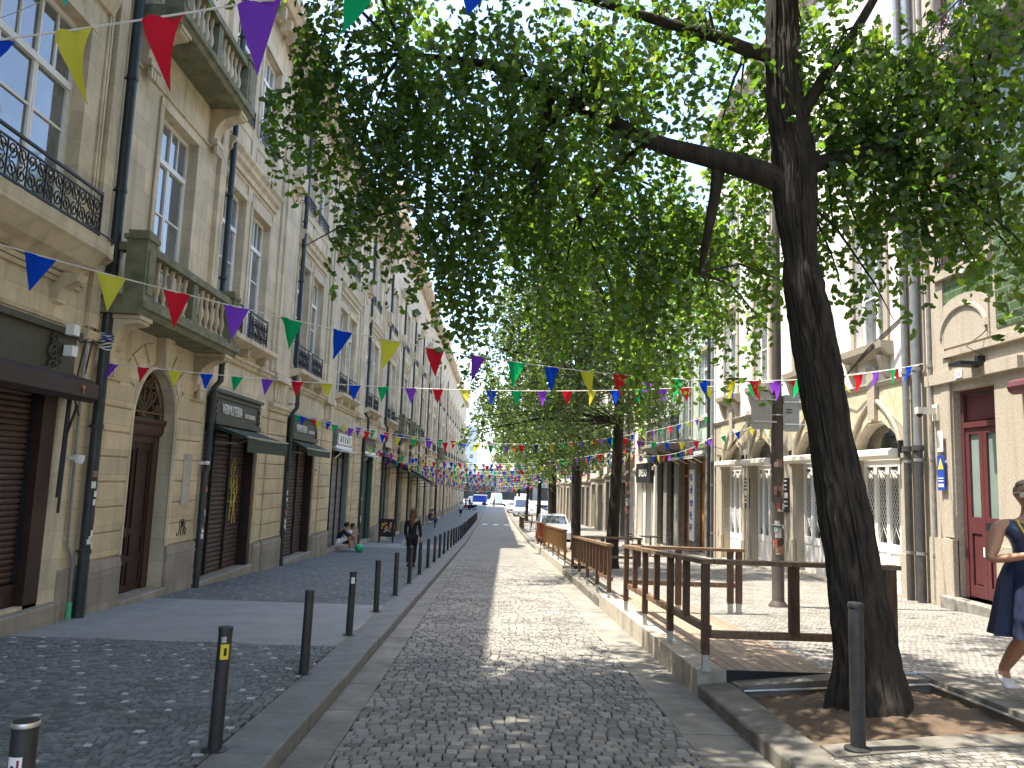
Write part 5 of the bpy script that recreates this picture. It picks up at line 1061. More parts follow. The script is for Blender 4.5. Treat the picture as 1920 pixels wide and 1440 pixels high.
def leaf_mesh(name, mat, par, blobs, dens, size, strand=(.25, .6), step=.034, droop=.85, seed=1, flat=.2):
    """fan-shaped leaves set along drooping shoots that fill a set of ellipsoids"""
    g_ = np.random.default_rng(seed); C = []; S = []
    for (x, y, z, r) in blobs:
        ns = max(3, int(dens * (r / .5) ** 2.1 * (.72 if x > 3 and seed == 1 else 1)))

        u = g_.normal(size=(ns, 3)); u /= np.linalg.norm(u, axis=1)[:, None]; u *= (g_.random(ns) ** .42)[:, None] * r * np.array([1, 1.15, .95]); p0 = np.array([x, y, z]) + u + np.array([0, 0, r * .12])
        for k in range(ns):
            ln = g_.uniform(*strand) * min(1, r / .35 + .35); m_ = max(2, int(ln / step)); m3 = m_ * 3; d_ = np.array([g_.normal() * .5, g_.normal() * .5, -droop - g_.random() * .4]); d_ += u[k] / max(r, .1) * .5; d_ /= np.linalg.norm(d_)
            t = np.repeat(np.arange(m_), 3)[:, None] * step; bend = np.array([0, 0, -1.0]); q = p0[k] + d_ * t + bend * (t ** 2) * .5; q += g_.normal(size=q.shape) * size * .42; C.append(q); S.append(np.full(m3, size) * g_.uniform(.6, 1.2, m3))
    C = np.concatenate(C); S = np.concatenate(S); n = len(C)
    T = np.array([(0, 0, 0), (-.62, .42, .08), (-.38, .84, .12), (0, .76, .0), (.38, .84, .12), (.62, .42, .08)])
    dn = g_.normal(size=(n, 3)) * .55 + np.array([0, 0, -.75]); dn /= np.linalg.norm(dn, axis=1)[:, None]; w_ = g_.normal(size=(n, 3)); sx = np.cross(dn, w_); sx /= np.linalg.norm(sx, axis=1)[:, None]; nz = np.cross(sx, dn)
    V = C[:, None, :] + S[:, None, None] * (T[None, :, 0:1] * sx[:, None, :] * 1.05 + T[None, :, 1:2] * dn[:, None, :] + T[None, :, 2:3] * nz[:, None, :] * 2.0)
    V = V.reshape(-1, 3) - np.array(wloc(par)); base = (np.arange(n) * 6)[:, None]
    F = np.concatenate([base + np.array([[0, 3, 2, 1]]), base + np.array([[0, 5, 4, 3]])], 1).reshape(-1); nf = n * 2
    me = D.meshes.new(name); me.vertices.add(len(V)); me.vertices.foreach_set('co', V.astype(np.float32).ravel()); me.loops.add(len(F)); me.loops.foreach_set('vertex_index', F.astype(np.int32)); me.polygons.add(nf); me.polygons.foreach_set('loop_start', (np.arange(nf) * 4).astype(np.int32)); me.polygons.foreach_set('loop_total', np.full(nf, 4, np.int32)); me.update(calc_edges=True); me.validate()
    me.materials.append(mat); o = D.objects.new(name, me); COL.objects.link(o); o.parent = par; return o, n
BL1 = [(-2.54,8.50,5.90,0.28),(-2.06,8.00,5.88,0.41),(-1.98,8.00,6.45,0.41),(-1.51,8.00,5.42,0.40),(-1.84,8.50,5.45,0.21),(-1.20,8.00,4.89,0.34),(-1.62,7.50,4.09,0.17),(-1.40,8.00,4.50,0.31),(-1.05,8.50,5.62,0.61),(-1.09,8.00,6.24,0.58),(-0.69,8.50,4.49,0.45),(-0.52,9.00,4.08,0.35),(-0.34,9.00,3.60,0.20),(-0.12,8.50,5.27,0.67),(0.04,9.00,4.56,0.61),(-0.04,7.50,5.94,0.66),(0.67,8.50,5.63,0.74),(0.92,9.50,4.90,0.68),(0.78,10.00,4.04,0.42),(0.73,7.00,5.80,0.57),(1.55,8.50,4.90,0.61),(1.29,7.50,5.60,0.49),(1.78,9.00,4.10,0.54),(1.71,10.00,3.57,0.32),(2.13,10.00,3.52,0.32),(2.63,9.50,3.93,0.34),(2.81,9.00,4.54,0.45),(2.78,8.50,5.21,0.37),(2.40,7.50,5.83,0.39),(2.16,8.50,4.61,0.43),(3.23,9.50,3.81,0.20),(3.12,7.00,5.81,0.47),(3.44,7.50,5.01,0.38),(3.59,7.50,4.28,0.27),(3.58,7.00,5.12,0.49),(3.74,7.50,3.73,0.15),(3.58,6.50,5.54,0.46),(3.87,7.00,4.60,0.36),(4.01,7.00,4.13,0.15),(4.05,6.50,4.91,0.45),(4.08,6.50,5.77,0.44),(4.36,6.50,4.38,0.38),(4.39,6.50,3.89,0.16),(4.19,6.00,4.86,0.35),(1.87,7.00,6.25,0.31),(1.56,7.50,6.49,0.39),(3.31,7.20,5.43,0.42),(3.76,7.50,4.57,0.27),(3.84,7.00,5.24,0.41),(4.15,6.80,5.53,0.40),(4.32,6.80,4.59,0.35),(4.01,6.80,4.58,0.30),(4.47,6.50,5.85,0.39),(4.35,6.30,3.87,0.20),(3.32,7.50,4.44,0.24),(3.36,7.60,4.02,0.14),(3.53,7.20,5.89,0.43),(4.15,6.80,4.12,0.17),(3.01,7.50,6.57,0.34),(3.92,7.20,4.20,0.16),(2.32,8.00,5.54,0.29),(2.85,8.00,5.81,0.29),(3.26,9.00,4.17,0.26)]
rt = random.Random(11); UP1 = []
for k in range(110):
    x = rt.uniform(-4.4, 5.0); y = rt.uniform(2.6, 10.6); zlo = 1.65 + .72 * y + .9; z = rt.uniform(max(6.6, min(zlo, 8.6)), 10.6)
    if math.hypot((x - .9) / 5.4, (y - 6.6) / 4.6, ) < 1 and not (-.9 < x < 2.6 and y > 5): UP1.append((x, y, z, rt.uniform(.6, .95)))  # unseen upper leaves; gap left so sun reaches the leaves below
for k in range(20): UP1.append((rt.uniform(-2.6, 2.6), rt.uniform(2.9, 5.4), rt.uniform(7.6, 10), rt.uniform(.6, .9)))  # extra clusters out of view, added to shade the ground at right
for k in range(30): UP1.append((rt.uniform(-4.4, -1.3), rt.uniform(2.4, 9.6), rt.uniform(7.8, 10.2), rt.uniform(.6, .9)))  # extra clusters out of view, added to shade the near road
for k in range(12): UP1.append((rt.uniform(.2, 3.0), rt.uniform(3.6, 6.6), rt.uniform(8.0, 10), rt.uniform(.5, .8)))  # more unseen clusters, added for shade over the tree pit
t1 = thing('ginkgo_tree', (3.35, 7.0, zr(3.35, 7) - .08), 'large dark ginkgo tree leaning over the street, nearest on the right', 'tree', 'ginkgo trees along the right kerb')
b = MB(); trunk_mesh(b, [(3.37, 7.0, -.42, .42), (3.36, 7, -.16, .33), (3.33, 7, .3, .265), (3.2, 7, 1.27, .222), (3.04, 7, 2.22, .182), (2.92, 7, 3.05, .195), (2.83, 7, 3.5, .185), (2.79, 7, 3.85, .15), (2.75, 7, 4.4, .19), (2.74, 7, 4.76, .195), (2.66, 7, 5.3, .165), (2.645, 7, 5.85, .165), (2.64, 7, 6.4, .145), (2.65, 7.05, 9, .1), (2.7, 7.1, 11.5, .03)], 96, .03, .032, 1); b.build('trunk', BARK, t1, True)
LIMB = [[(2.74, 7, 4.45, .14), (2.5, 7, 4.6, .115), (2.03, 7.1, 4.78, .098), (1.42, 7.3, 5.03, .082), (.74, 7.5, 5.47, .068), (.22, 7.7, 5.8, .055), (-.3, 7.9, 6.1, .045), (-1.2, 8.2, 6.35, .02)], [(2.06, 7.12, 4.76, .07), (2.03, 7.2, 4.4, .055), (1.98, 7.3, 4.0, .04), (2.0, 7.6, 3.8, .015)],
        [(2.66, 7, 5.8, .085), (2.3, 7, 5.86, .065), (1.98, 7, 5.98, .058), (1.5, 7.1, 6.17, .048), (.8, 7.3, 6.5, .045), (-.2, 7.8, 7.0, .02)], [(2.8, 7, 4.66, .1), (3.05, 7, 4.76, .075), (3.52, 6.9, 4.9, .06), (4.3, 6.6, 5.25, .03)], [(2.72, 7, 5.05, .09), (2.93, 7, 5.42, .06), (3.34, 6.9, 6.1, .045), (3.9, 6.7, 7.2, .02)],
        [(2.65, 7, 6.8, .08), (1.6, 8.2, 7.8, .05), (.5, 9.5, 8.6, .02)], [(2.65, 7, 7.2, .07), (3.7, 8.3, 8.3, .04), (4.6, 9, 9, .015)], [(2.65, 7, 7.0, .08), (1.4, 5.6, 8, .05), (-.6, 4.6, 9, .02)], [(2.65, 7, 7.8, .06), (.8, 7.4, 8.9, .04), (-2.4, 7.6, 9.4, .015)], [(1.42, 7.3, 5.03, .04), (1.2, 8.2, 5.1, .03), (.9, 9.2, 4.9, .012)], [(.74, 7.5, 5.47, .035), (.1, 8.4, 5.4, .025), (-.5, 8.9, 4.8, .01)], [(.45, 7.6, 5.6, .045), (.35, 7.9, 5.2, .04), (.3, 8.1, 4.6, .02)]]
b = MB()
for k, q in enumerate(LIMB): trunk_mesh(b, q, 16, .06, .008, 5 + k)
allp = [Vector(p_[:3]) for q in LIMB for p_ in q] + [Vector((2.65, 7, z)) for z in (7, 8, 9, 10)]
for (x, y, z, r) in BL1 + UP1:
    c_ = Vector((x, y, z)); o_ = min(allp, key=lambda v: (v - c_).length + max(0, v.z - c_.z - .3) * .3); m_ = (o_ + c_) / 2 + Vector((0, 0, .12)); b.tube([o_, m_, c_, c_ + (c_ - m_) * .5 + Vector((0, 0, -.1))], [.02, .014, .009, .004], 5, False)
b.build('branches', BARK, t1, True)
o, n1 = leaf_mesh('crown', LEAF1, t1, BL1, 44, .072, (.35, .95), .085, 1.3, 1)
o, n2 = leaf_mesh('upper_shade_crown', LEAF1, t1, UP1, 15, .105, (.4, .8), .12, .6, 2)
def street_tree(x, y, fork, h, cr, lab, seed, n, lsz, blobs=None, r0=.18):
    rq = random.Random(seed); z0 = zr(x, y); t = thing('ginkgo_tree', (x, y, z0), lab, 'tree', 'ginkgo trees along the right kerb')
    b = MB(); lean = rq.uniform(-.15, .15); trunk_mesh(b, [(x, y, z0 - .1, r0 * 1.5), (x, y, z0 + .4, r0 * 1.05), (x + lean * .5, y, (z0 + fork) / 2, r0 * .9), (x + lean, y, fork, r0 * .85), (x + lean, y, fork + 2, r0 * .5), (x + lean, y, h - 1, .04)], 28, .12, .02, seed + 3); b.build('trunk', BARK, t, True)
    if blobs is None:
        blobs = []
        for k in range(n):
            a = rq.random() * 6.28; rr = cr * math.sqrt(rq.random()); zz = fork - .3 + (h - fork) * rq.random(); f_ = 1 - abs((zz - fork) / (h - fork) - .35) * .9; blobs.append((x + lean + rr * f_ * math.cos(a), y + rr * f_ * math.sin(a), zz + .15 * rr, rq.uniform(.55, .95)))
    b = MB(); C0 = [Vector((x + lean, y, z)) for z in (fork, fork + .8, fork + 1.8, fork + 3)]
    for k, (a, c, e, r) in enumerate(blobs): 
        e_ = Vector((a, c, e)); o_ = min(C0, key=lambda v: abs(v.z - e_.z + .8)); m_ = o_ * .45 + e_ * .55 + Vector((0, 0, .25)); w_ = .075 if k % 4 == 0 else .03; b.tube([o_, m_, e_], [w_, w_ * .6, .012], 6, False)
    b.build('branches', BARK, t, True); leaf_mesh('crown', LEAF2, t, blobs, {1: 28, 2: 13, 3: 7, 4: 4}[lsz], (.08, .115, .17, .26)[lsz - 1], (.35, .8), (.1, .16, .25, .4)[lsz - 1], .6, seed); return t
BL2 = [(-0.73,21.00,2.87,0.26),(-0.43,20.00,3.24,0.35),(-0.04,21.00,3.92,0.58),(-0.51,21.00,4.64,0.44),(-0.83,21.00,5.37,0.22),(0.05,22.00,5.58,0.69),(0.33,22.00,6.37,0.62),(0.95,21.00,4.84,0.88),(1.25,22.00,6.57,0.77),(1.85,21.00,3.99,0.88),(2.25,21.00,5.79,1.03),(2.73,20.00,4.48,0.84),(3.43,21.00,6.13,0.74),(3.70,20.00,4.80,0.70),(4.26,20.00,5.25,0.56),(4.92,21.00,5.00,0.37),(0.44,22.00,3.43,0.68),(1.12,23.00,2.74,0.63),(1.91,23.00,2.77,0.56),(2.58,22.00,2.90,0.38),(3.62,21.00,3.76,0.51),(3.86,20.00,3.96,0.49),(1.51,24.00,2.31,0.41)]
rt = random.Random(4)
BL2 += [(3.4 + rt.uniform(-3, 2.6), 22.5 + rt.uniform(-3, 3), rt.uniform(6.2, 9.5), rt.uniform(.7, 1.0)) for _ in range(30)]
street_tree(3.5, 22.9, 3.45, 10, 3, 'bushy green ginkgo tree, second along the right kerb', 2, 0, 1, BL2)
street_tree(3.62, 34, 3.2, 9.5, 4.6, 'ginkgo tree behind the second, beside the parked car, third along the kerb', 3, 80, 2, None, .2)
street_tree(3.65, 48, 2.6, 8.5, 4.6, 'thick-trunked tree just beyond the parked car', 4, 66, 2, None, .27)
street_tree(3.6, 62, 2.2, 8, 4.4, 'thin dark-trunked tree by the far terrace', 5, 54, 3); street_tree(3.5, 82, 1.6, 8, 4.4, 'far street tree before the white van', 6, 50, 3); street_tree(3.4, 104, 1.2, 9, 4.5, 'last street tree, leaning, near the end of the street', 7, 46, 4)
street_tree(-7.5, 188, -.2, 6, 3.5, 'round dark tree at the foot of the viaduct', 8, 30, 4); street_tree(1.5, 212, 1, 17, 6.5, 'tall tree rising behind the viaduct', 9, 50, 4); street_tree(11, 214, 1, 15, 6.5, 'second tall tree behind the viaduct, farther right', 10, 40, 4)

# ------------------------------------------------------------------ bunting
PM = {}
def pennant_mesh(ci, w, h, var):
    k_ = (ci, w, h, var)
    if k_ in PM: return PM[k_]
    rq = random.Random(var * 7 + ci); b = MB(); N = 6; rows = []; sk = rq.uniform(-.12, .12); cu = rq.uniform(-.45, .45); tw = rq.uniform(-.5, .5)
    for j in range(N + 1):
        t = j / N; hw = w / 2 * (1 - t) + .002; cx = sk * h * t; row = []
        for i in range(5):
            u = (i / 4 * 2 - 1) * hw; row.append(b.p((cx + u, cu * h * t * t + tw * u * t + .02 * math.sin(u / w * 9 + var + t * 3) * (1 - t) - .02 * h * abs(u) / w, -h * t)))
        rows.append(row)
    for j in range(N):
        for i in range(4): b.f.append([rows[j][i], rows[j][i + 1], rows[j + 1][i + 1], rows[j + 1][i]]); b.mi.append(0)
    me = D.meshes.new('pennant'); me.from_pydata(b.v, [], b.f); me.materials.append(FAB[ci]); me.polygons.foreach_set('use_smooth', [True] * len(me.polygons)); PM[k_] = me; return me
def bunting(lab, A_, B_, sag, w, h, sp, s0=.3, seq=(0, 1, 2, 3, 4), ph=0, smax=None, tails=True):
    P0, P1 = Vector(A_), Vector(B_); L = (P1 - P0).length; t = thing('bunting_string', A_, lab, 'bunting', 'bunting strings hung across the street'); f = lambda u: P0.lerp(P1, u) - Vector((0, 0, sag * 4 * u * (1 - u)))
    b = MB(); b.tube([f(k / 36) for k in range(37)], .006 if L < 20 else .009, 4); b.build('cord', CORD, t)
    s = s0; k = 0; rq = random.Random(int(L * 1000)); ang = math.atan2((P1 - P0).y, (P1 - P0).x)
    while s < min(L - .15, smax or 1e9):
        if rq.random() > .03 or w > .17 and L < 17:
            u = s / L; o = D.objects.new('pennant', pennant_mesh(seq[(k + ph) % len(seq)], w, h, rq.randrange(5))); COL.objects.link(o); o.parent = t; q = f(u); o.location = q - P0; d_ = f(min(1, u + .01)) - f(max(0, u - .01)); sl_ = math.atan2(d_.z, math.hypot(d_.x, d_.y)); o.rotation_euler = (rq.uniform(-.22, .22), -sl_, ang + rq.uniform(-.2, .2))
        s += sp * (rq.uniform(.99, 1.01) if L < 17 else rq.uniform(.95, 1.05)); k += 1
    return t
S5 = (0, 1, 2, 3, 4)
bunting('bunting string with the largest pennants, crossing the top left corner', (-5.75, 4.84, 4.04), (8.1, .345, 4.75), .542, .236, .33, .54, .51, S5, 0)
bunting('long bunting string rising from the left edge over the balustrade to the right drainpipes', (-5.75, 5.4, 3.75), (8.05, 14.35, 4.1), .86, .236, .32, .553, .46, S5, 2)
bunting('bunting string tied to the drainpipe by the arched door, with small pennants', (-5.66, 11.14, 3.1), (8.02, 14.45, 4.08), .45, .18, .24, .435, .08, (3, 2, 1, 0, 4), 0)
bunting('bunting string from the pipe between the brown shutters to the black pipe', (-5.6, 21.55, 3.24), (8.05, 29.2, 4.3), .95, .18, .26, .44, .1, (4, 2, 0, 1, 3), 0)
bunting('bunting string from the pipe between the brown shutters to the second tree', (-5.6, 21.45, 3.22), (3.5, 22.8, 2.98), .5, .18, .26, .44, .25, (2, 0, 1, 4, 3), 1)
bunting('bunting string from the second tree to the white house', (3.6, 22.9, 3.0), (8.05, 23.4, 3.6), .35, .18, .26, .44, .25, S5, 2)
bunting('short bunting string from the second tree to the pale drainpipe', (3.6, 23.0, 2.6), (8.05, 28.6, 3.5), .4, .18, .26, .42, .25, S5, 0)
rb = random.Random(3)
for k, (y0, y1, zl, zr_) in enumerate(((33.6, 22.9, 2.85, 2.55), (33.7, 34, 2.75, 2.7), (39.7, 34.1, 2.45, 2.5), (39.7, 44, 2.4, 3.0), (45.8, 48, 2.2, 2.2), (51.8, 50, 2.05, 2.4), (51.9, 61, 1.9, 2.0), (58, 62, 1.7, 1.8), (64, 70, 1.4, 1.5), (70, 82, 1.3, 1.3), (82, 90, .9, 1.0), (96, 104, .4, .6), (42.8, 48, 2.35, 2.3), (48.8, 47.6, 2.1, 2.6), (55, 56, 1.85, 2.3), (61, 62, 1.6, 1.8), (67, 66.5, 1.35, 2.0), (76, 82, 1.1, 1.4), (88, 97, .7, 1.3), (104, 104, .2, .6), (112, 115, 0, .8))):
    xr = 3.5 if k in (0, 1, 2, 4, 6, 7, 9, 11) else 8.05
    bunting('%s distant bunting string, tied to the left wall %d metres away' % (ORD[k], y0) , (-5.6, y0, zl), (xr, y1, zr_ + (.8 if xr > 5 else 0)), .55 + .3 * (xr > 5), .19, .26, .46, .2, S5 if k % 2 else (1, 4, 3, 0, 2), k)
bunting('thin bunting scrap with one teal pennant near the top left', (-5.7, 8.2, 6.55), (-3.1, 7.0, 6.9), .05, .13, .19, .9, 1.05, (5,), 0, 1.5)
t = thing('tied_rag', (-5.6, 11.1, 3.3), 'blue and white string ends knotted round the near drainpipe', 'string'); b = MB()
for k in range(7): z = 3.3 + k * .035; b.tube([(XL + .12 + .095 * math.cos(a_), 11.14 + .095 * math.sin(a_), z + .02 * math.sin(a_ * 2 + k)) for a_ in [q * .6 for q in range(11)]], .01, 4)
b.build('cord', CORD, t); b = MB()
for k in range(3): z = 3.42 + k * .04; b.tube([(XL + .12 + .1 * math.cos(a_), 11.14 + .1 * math.sin(a_), z) for a_ in [q * .6 for q in range(11)]], .011, 4)
b.build('blue_cord', BLUEP, t)

# ------------------------------------------------------------------ people
def skin(name, nodes, edges, mat, par, M, sub=2, root=None):
    ks = list(nodes); me = D.meshes.new(name); me.from_pydata([nodes[k][:3] for k in ks], [(ks.index(a), ks.index(c)) for a, c in edges], []); o = D.objects.new(name, me); COL.objects.link(o)
    sm = o.modifiers.new('s', 'SKIN'); sm.use_smooth_shade = True; sm.branch_smoothing = .6
    for i, k in enumerate(ks):
        r = nodes[k][3]; r = r if isinstance(r, tuple) else (r, r); me.skin_vertices[0].data[i].radius = r; me.skin_vertices[0].data[i].use_root = (k == (root or ks[0]))
    ss = o.modifiers.new('u', 'SUBSURF'); ss.levels = sub; ss.render_levels = sub; bpy.context.view_layer.update()
    m2 = D.meshes.new_from_object(o.evaluated_get(bpy.context.evaluated_depsgraph_get())); D.objects.remove(o)
    m2.transform(Matrix.Translation(-wloc(par)) @ M); m2.materials.clear(); m2.materials.append(mat); m2.polygons.foreach_set('use_smooth', [True] * len(m2.polygons)); o = D.objects.new(name, m2); COL.objects.link(o); o.parent = par; return o
def head_mesh(name, mat, par, M, c, r=.098):
    """ovoid head with brow, nose, chin, ears; faces +y"""
    b = MB(); n, m_ = 20, 16; rows = []
    for j in range(m_ + 1):
        ph = math.pi * j / m_; row = []
        for i in range(n):
            th = 2 * math.pi * i / n; x = math.sin(ph) * math.cos(th); y = math.sin(ph) * math.sin(th); z = math.cos(ph)
            sx = .78 - .16 * max(0, -z); sy = .95 - .1 * max(0, -z); X_, Y_, Z_ = x * sx, y * sy, z * 1.2
            fr = max(0, y) ** 3
            nose = math.exp(-((x / .14) ** 2 + ((z + .12) / .2) ** 2)) * .26 * (y > 0); brow = math.exp(-((z - .18) / .1) ** 2) * .05 * fr; eye = -.09 * fr * (math.exp(-(((abs(x) - .33) / .16) ** 2 + ((z - .04) / .09) ** 2))); mouth = .05 * fr * math.exp(-((x / .22) ** 2 + ((z + .5) / .07) ** 2)) - .04 * fr * math.exp(-((x / .25) ** 2 + ((z + .5) / .02) ** 2)); chin = .12 * fr * math.exp(-((x / .3) ** 2 + ((z + .8) / .15) ** 2))
            ear = .12 * math.exp(-((y / .16) ** 2 + ((z + .02) / .2) ** 2)) * (abs(x) > .5)
            row.append(b.p(tuple(M @ Vector((c[0] + r * (X_ + math.copysign(ear, x)), c[1] + r * (Y_ + nose + brow + eye + mouth + chin), c[2] + r * Z_)))))
        rows.append(row)
    for j in range(m_):
        for i in range(n): b.f.append([rows[j][i], rows[j][(i + 1) % n], rows[j + 1][(i + 1) % n], rows[j + 1][i]]); b.mi.append(0)
    return b.build(name, mat, par, True)
def blob(name, mat, par, M, parts, n=14):
    b = MB()
    for (c, rx, ry, rz) in parts:
        rows = []
        for j in range(n // 2 + 1):
            ph = math.pi * j / (n // 2); rows.append([b.p(tuple(M @ Vector((c[0] + rx * math.sin(ph) * math.cos(2 * math.pi * i / n), c[1] + ry * math.sin(ph) * math.sin(2 * math.pi * i / n), c[2] + rz * math.cos(ph))))) for i in range(n)])
        for j in range(n // 2):
            for i in range(n): b.f.append([rows[j][i], rows[j][(i + 1) % n], rows[j + 1][(i + 1) % n], rows[j + 1][i]]); b.mi.append(0)
    return b.build(name, mat, par, True)
def hand_nodes(N, E, pre, w, dir_, side, curl=.35, s=1.0):
    """palm with five fingers of different length and a thumb leaving its side"""
    d = Vector(dir_).normalized(); up = Vector(side).normalized(); lat = d.cross(up).normalized(); w = Vector(w); pm = w + d * .05 * s; N[pre + 'palm'] = (*pm, (.03 * s, .016 * s)); E.append((pre + 'wr', pre + 'palm')); kn = w + d * .09 * s
    for k, (o_, L) in enumerate(((-.028, .062), (-.009, .075), (.01, .07), (.028, .055))):
        a = kn + lat * o_ * s; b1 = a + (d - up * curl).normalized() * L * .5 * s; c1 = b1 + (d - up * curl * 2.6).normalized() * L * .5 * s
        N[f'{pre}f{k}a'] = (*a, .010 * s); N[f'{pre}f{k}b'] = (*b1, .0085 * s); N[f'{pre}f{k}c'] = (*c1, .007 * s); E += [(pre + 'palm', f'{pre}f{k}a'), (f'{pre}f{k}a', f'{pre}f{k}b'), (f'{pre}f{k}b', f'{pre}f{k}c')]
    a = w + d * .035 * s - lat * .03 * s; b1 = a + (d * .6 - lat * .7).normalized() * .035 * s; c1 = b1 + (d * .9 - lat * .2 - up * .3).normalized() * .028 * s
    N[pre + 'ta'] = (*a, .011 * s); N[pre + 'tb'] = (*b1, .009 * s); N[pre + 'tc'] = (*c1, .0075 * s); E += [(pre + 'palm', pre + 'ta'), (pre + 'ta', pre + 'tb'), (pre + 'tb', pre + 'tc')]
def figure(loc, rot, sc, lab, pose, skinm=SKIN, hands=True):
    """pose: joints in metres for a 1.65 m person who faces +y; returns thing, matrix"""
    t = thing('person', loc, lab, 'person'); M = Matrix.Translation(loc) @ Matrix.Rotation(rot, 4, 'Z') @ Matrix.Scale(sc, 4) @ Matrix.Diagonal((pose.get('wd', 1), pose.get('wd', 1), 1, 1)); p = pose; N = {}; E = []
    N['pel'] = (*p['pel'], (.125, .095)); N['wai'] = (*p['wai'], (.105, .08)); N['che'] = (*p['che'], (.13, .095)); N['nb'] = (*p['nb'], .062); N['nk'] = (*p['nk'], .05); hd = p['hd']; N['hb'] = (hd[0], hd[1] - .01, hd[2] - .03, .06)
    E += [('pel', 'wai'), ('wai', 'che'), ('che', 'nb'), ('nb', 'nk'), ('nk', 'hb')]
    for s in 'LR':
        N[s + 'sh'] = (*p[s + 'sh'], .052); N[s + 'el'] = (*p[s + 'el'], .038); N[s + 'wr'] = (*p[s + 'wr'], (.026, .022)); E += [('che', s + 'sh'), (s + 'sh', s + 'el'), (s + 'el', s + 'wr')]
        if hands: d = Vector(p[s + 'wr']) - Vector(p[s + 'el']); hand_nodes(N, E, s, p[s + 'wr'], p.get(s + 'hd', d), p.get(s + 'hs', (0, -1, 0)), p.get('curl', .35))
        N[s + 'hp'] = (*p[s + 'hp'], .09); N[s + 'kn'] = (*p[s + 'kn'], .056); N[s + 'ca'] = (*(Vector(p[s + 'kn']) * .68 + Vector(p[s + 'an']) * .32 + Vector((0, -.015, 0))), .052); N[s + 'an'] = (*p[s + 'an'], .034); N[s + 'to'] = (*p[s + 'to'], .03); E += [('pel', s + 'hp'), (s + 'hp', s + 'kn'), (s + 'kn', s + 'ca'), (s + 'ca', s + 'an'), (s + 'an', s + 'to')]
    bd = skin('body', N, E, skinm, t, M, 2, 'pel'); hm = head_mesh('h', skinm, t, M @ Matrix.Translation(hd) @ Matrix.Rotation(p.get('ha', 0), 4, 'Z') @ Matrix.Rotation(p.get('ht', 0), 4, 'X'), (0, 0, 0), p.get('hr', .098))
    # one continuous body: join the head into the body mesh
    import bmesh
    bm = bmesh.new(); bm.from_mesh(bd.data); bm.from_mesh(hm.data); bm.to_mesh(bd.data); bm.free(); bd.data.polygons.foreach_set('use_smooth', [True] * len(bd.data.polygons)); D.objects.remove(hm)
    return t, M
def shoe(t, M, an, to, mat):
    a, b_ = Vector(an), Vector(to); d = (b_ - a); d.z = 0; d = d.normalized(); heel = a - d * .035 + Vector((0, 0, -.045)); mid = a + d * .07 + Vector((0, 0, -.045 + (b_.z - a.z + .05) * .4)); tip = b_ + d * .03
    skin('shoe', {'m': (*mid, (.045, .036)), 'h': (*heel, (.04, .042)), 'a': (*(a + Vector((0, 0, -.005))), .044), 't': (*tip, (.038, .026))}, [('m', 'h'), ('m', 't'), ('h', 'a')], mat, t, M, 2, 'm')
STAND = dict(pel=(0, 0, .88), wai=(0, 0, 1.04), che=(0, 0, 1.24), nb=(0, 0, 1.38), nk=(0, 0, 1.43), hd=(0, .015, 1.54), Lsh=(-.17, 0, 1.32), Rsh=(.17, 0, 1.32), Lel=(-.22, -.02, 1.06), Rel=(.22, -.02, 1.06), Lwr=(-.23, .05, .84), Rwr=(.23, .05, .84), Lhp=(-.085, 0, .84), Rhp=(.085, 0, .84), Lkn=(-.09, .02, .47), Rkn=(.09, .02, .47), Lan=(-.09, 0, .09), Ran=(.09, 0, .09), Lto=(-.1, .14, .04), Rto=(.1, .14, .04))
def P_(**k): q = dict(STAND); q.update(k); return q
def top(t, M, p, mat, sleeves=1.0, name='top', r=1.12, hem=.0):
    N = {'che': (*p['che'], (.15, .112)), 'wai': (*p['wai'], (.128, .1)), 'pel': (*(Vector(p['pel']) + Vector((0, 0, .0 - hem))), (.15, .12)), 'nb': (*(Vector(p['nb']) - Vector((0, 0, .03))), .085)}; E = [('che', 'wai'), ('wai', 'pel'), ('che', 'nb')]
    for s in 'LR':
        N[s + 's'] = (*p[s + 'sh'], .084 if sleeves > 0 else .066); E.append(('che', s + 's'))
        if sleeves > 0: N[s + 'e'] = (*(Vector(p[s + 'sh']).lerp(Vector(p[s + 'el']), min(1, sleeves * 2))), .052); E.append((s + 's', s + 'e'))
        if sleeves > .6: N[s + 'w'] = (*(Vector(p[s + 'el']).lerp(Vector(p[s + 'wr']), .92)), .04); E.append((s + 'e', s + 'w'))
    return skin(name, N, E, mat, t, M, 2, 'che')
def trousers(t, M, p, mat, L=1.0, name='trousers'):
    N = {'pel': (*p['pel'], (.142, .112))}; E = []
    for s in 'LR':
        N[s + 'h'] = (*p[s + 'hp'], .103); E.append(('pel', s + 'h')); N[s + 'k'] = (*(Vector(p[s + 'hp']).lerp(Vector(p[s + 'kn']), min(1, L * 2))), .078 if L < .6 else .068); E.append((s + 'h', s + 'k'))
        if L > .6: N[s + 'c'] = (*(Vector(p[s + 'kn']) * .6 + Vector(p[s + 'an']) * .4 + Vector((0, -.015, 0))), .072); N[s + 'a'] = (*(Vector(p[s + 'kn']).lerp(Vector(p[s + 'an']), .98)), .055); E += [(s + 'k', s + 'c'), (s + 'c', s + 'a')]
    return skin(name, N, E, mat, t, M, 2, 'pel')
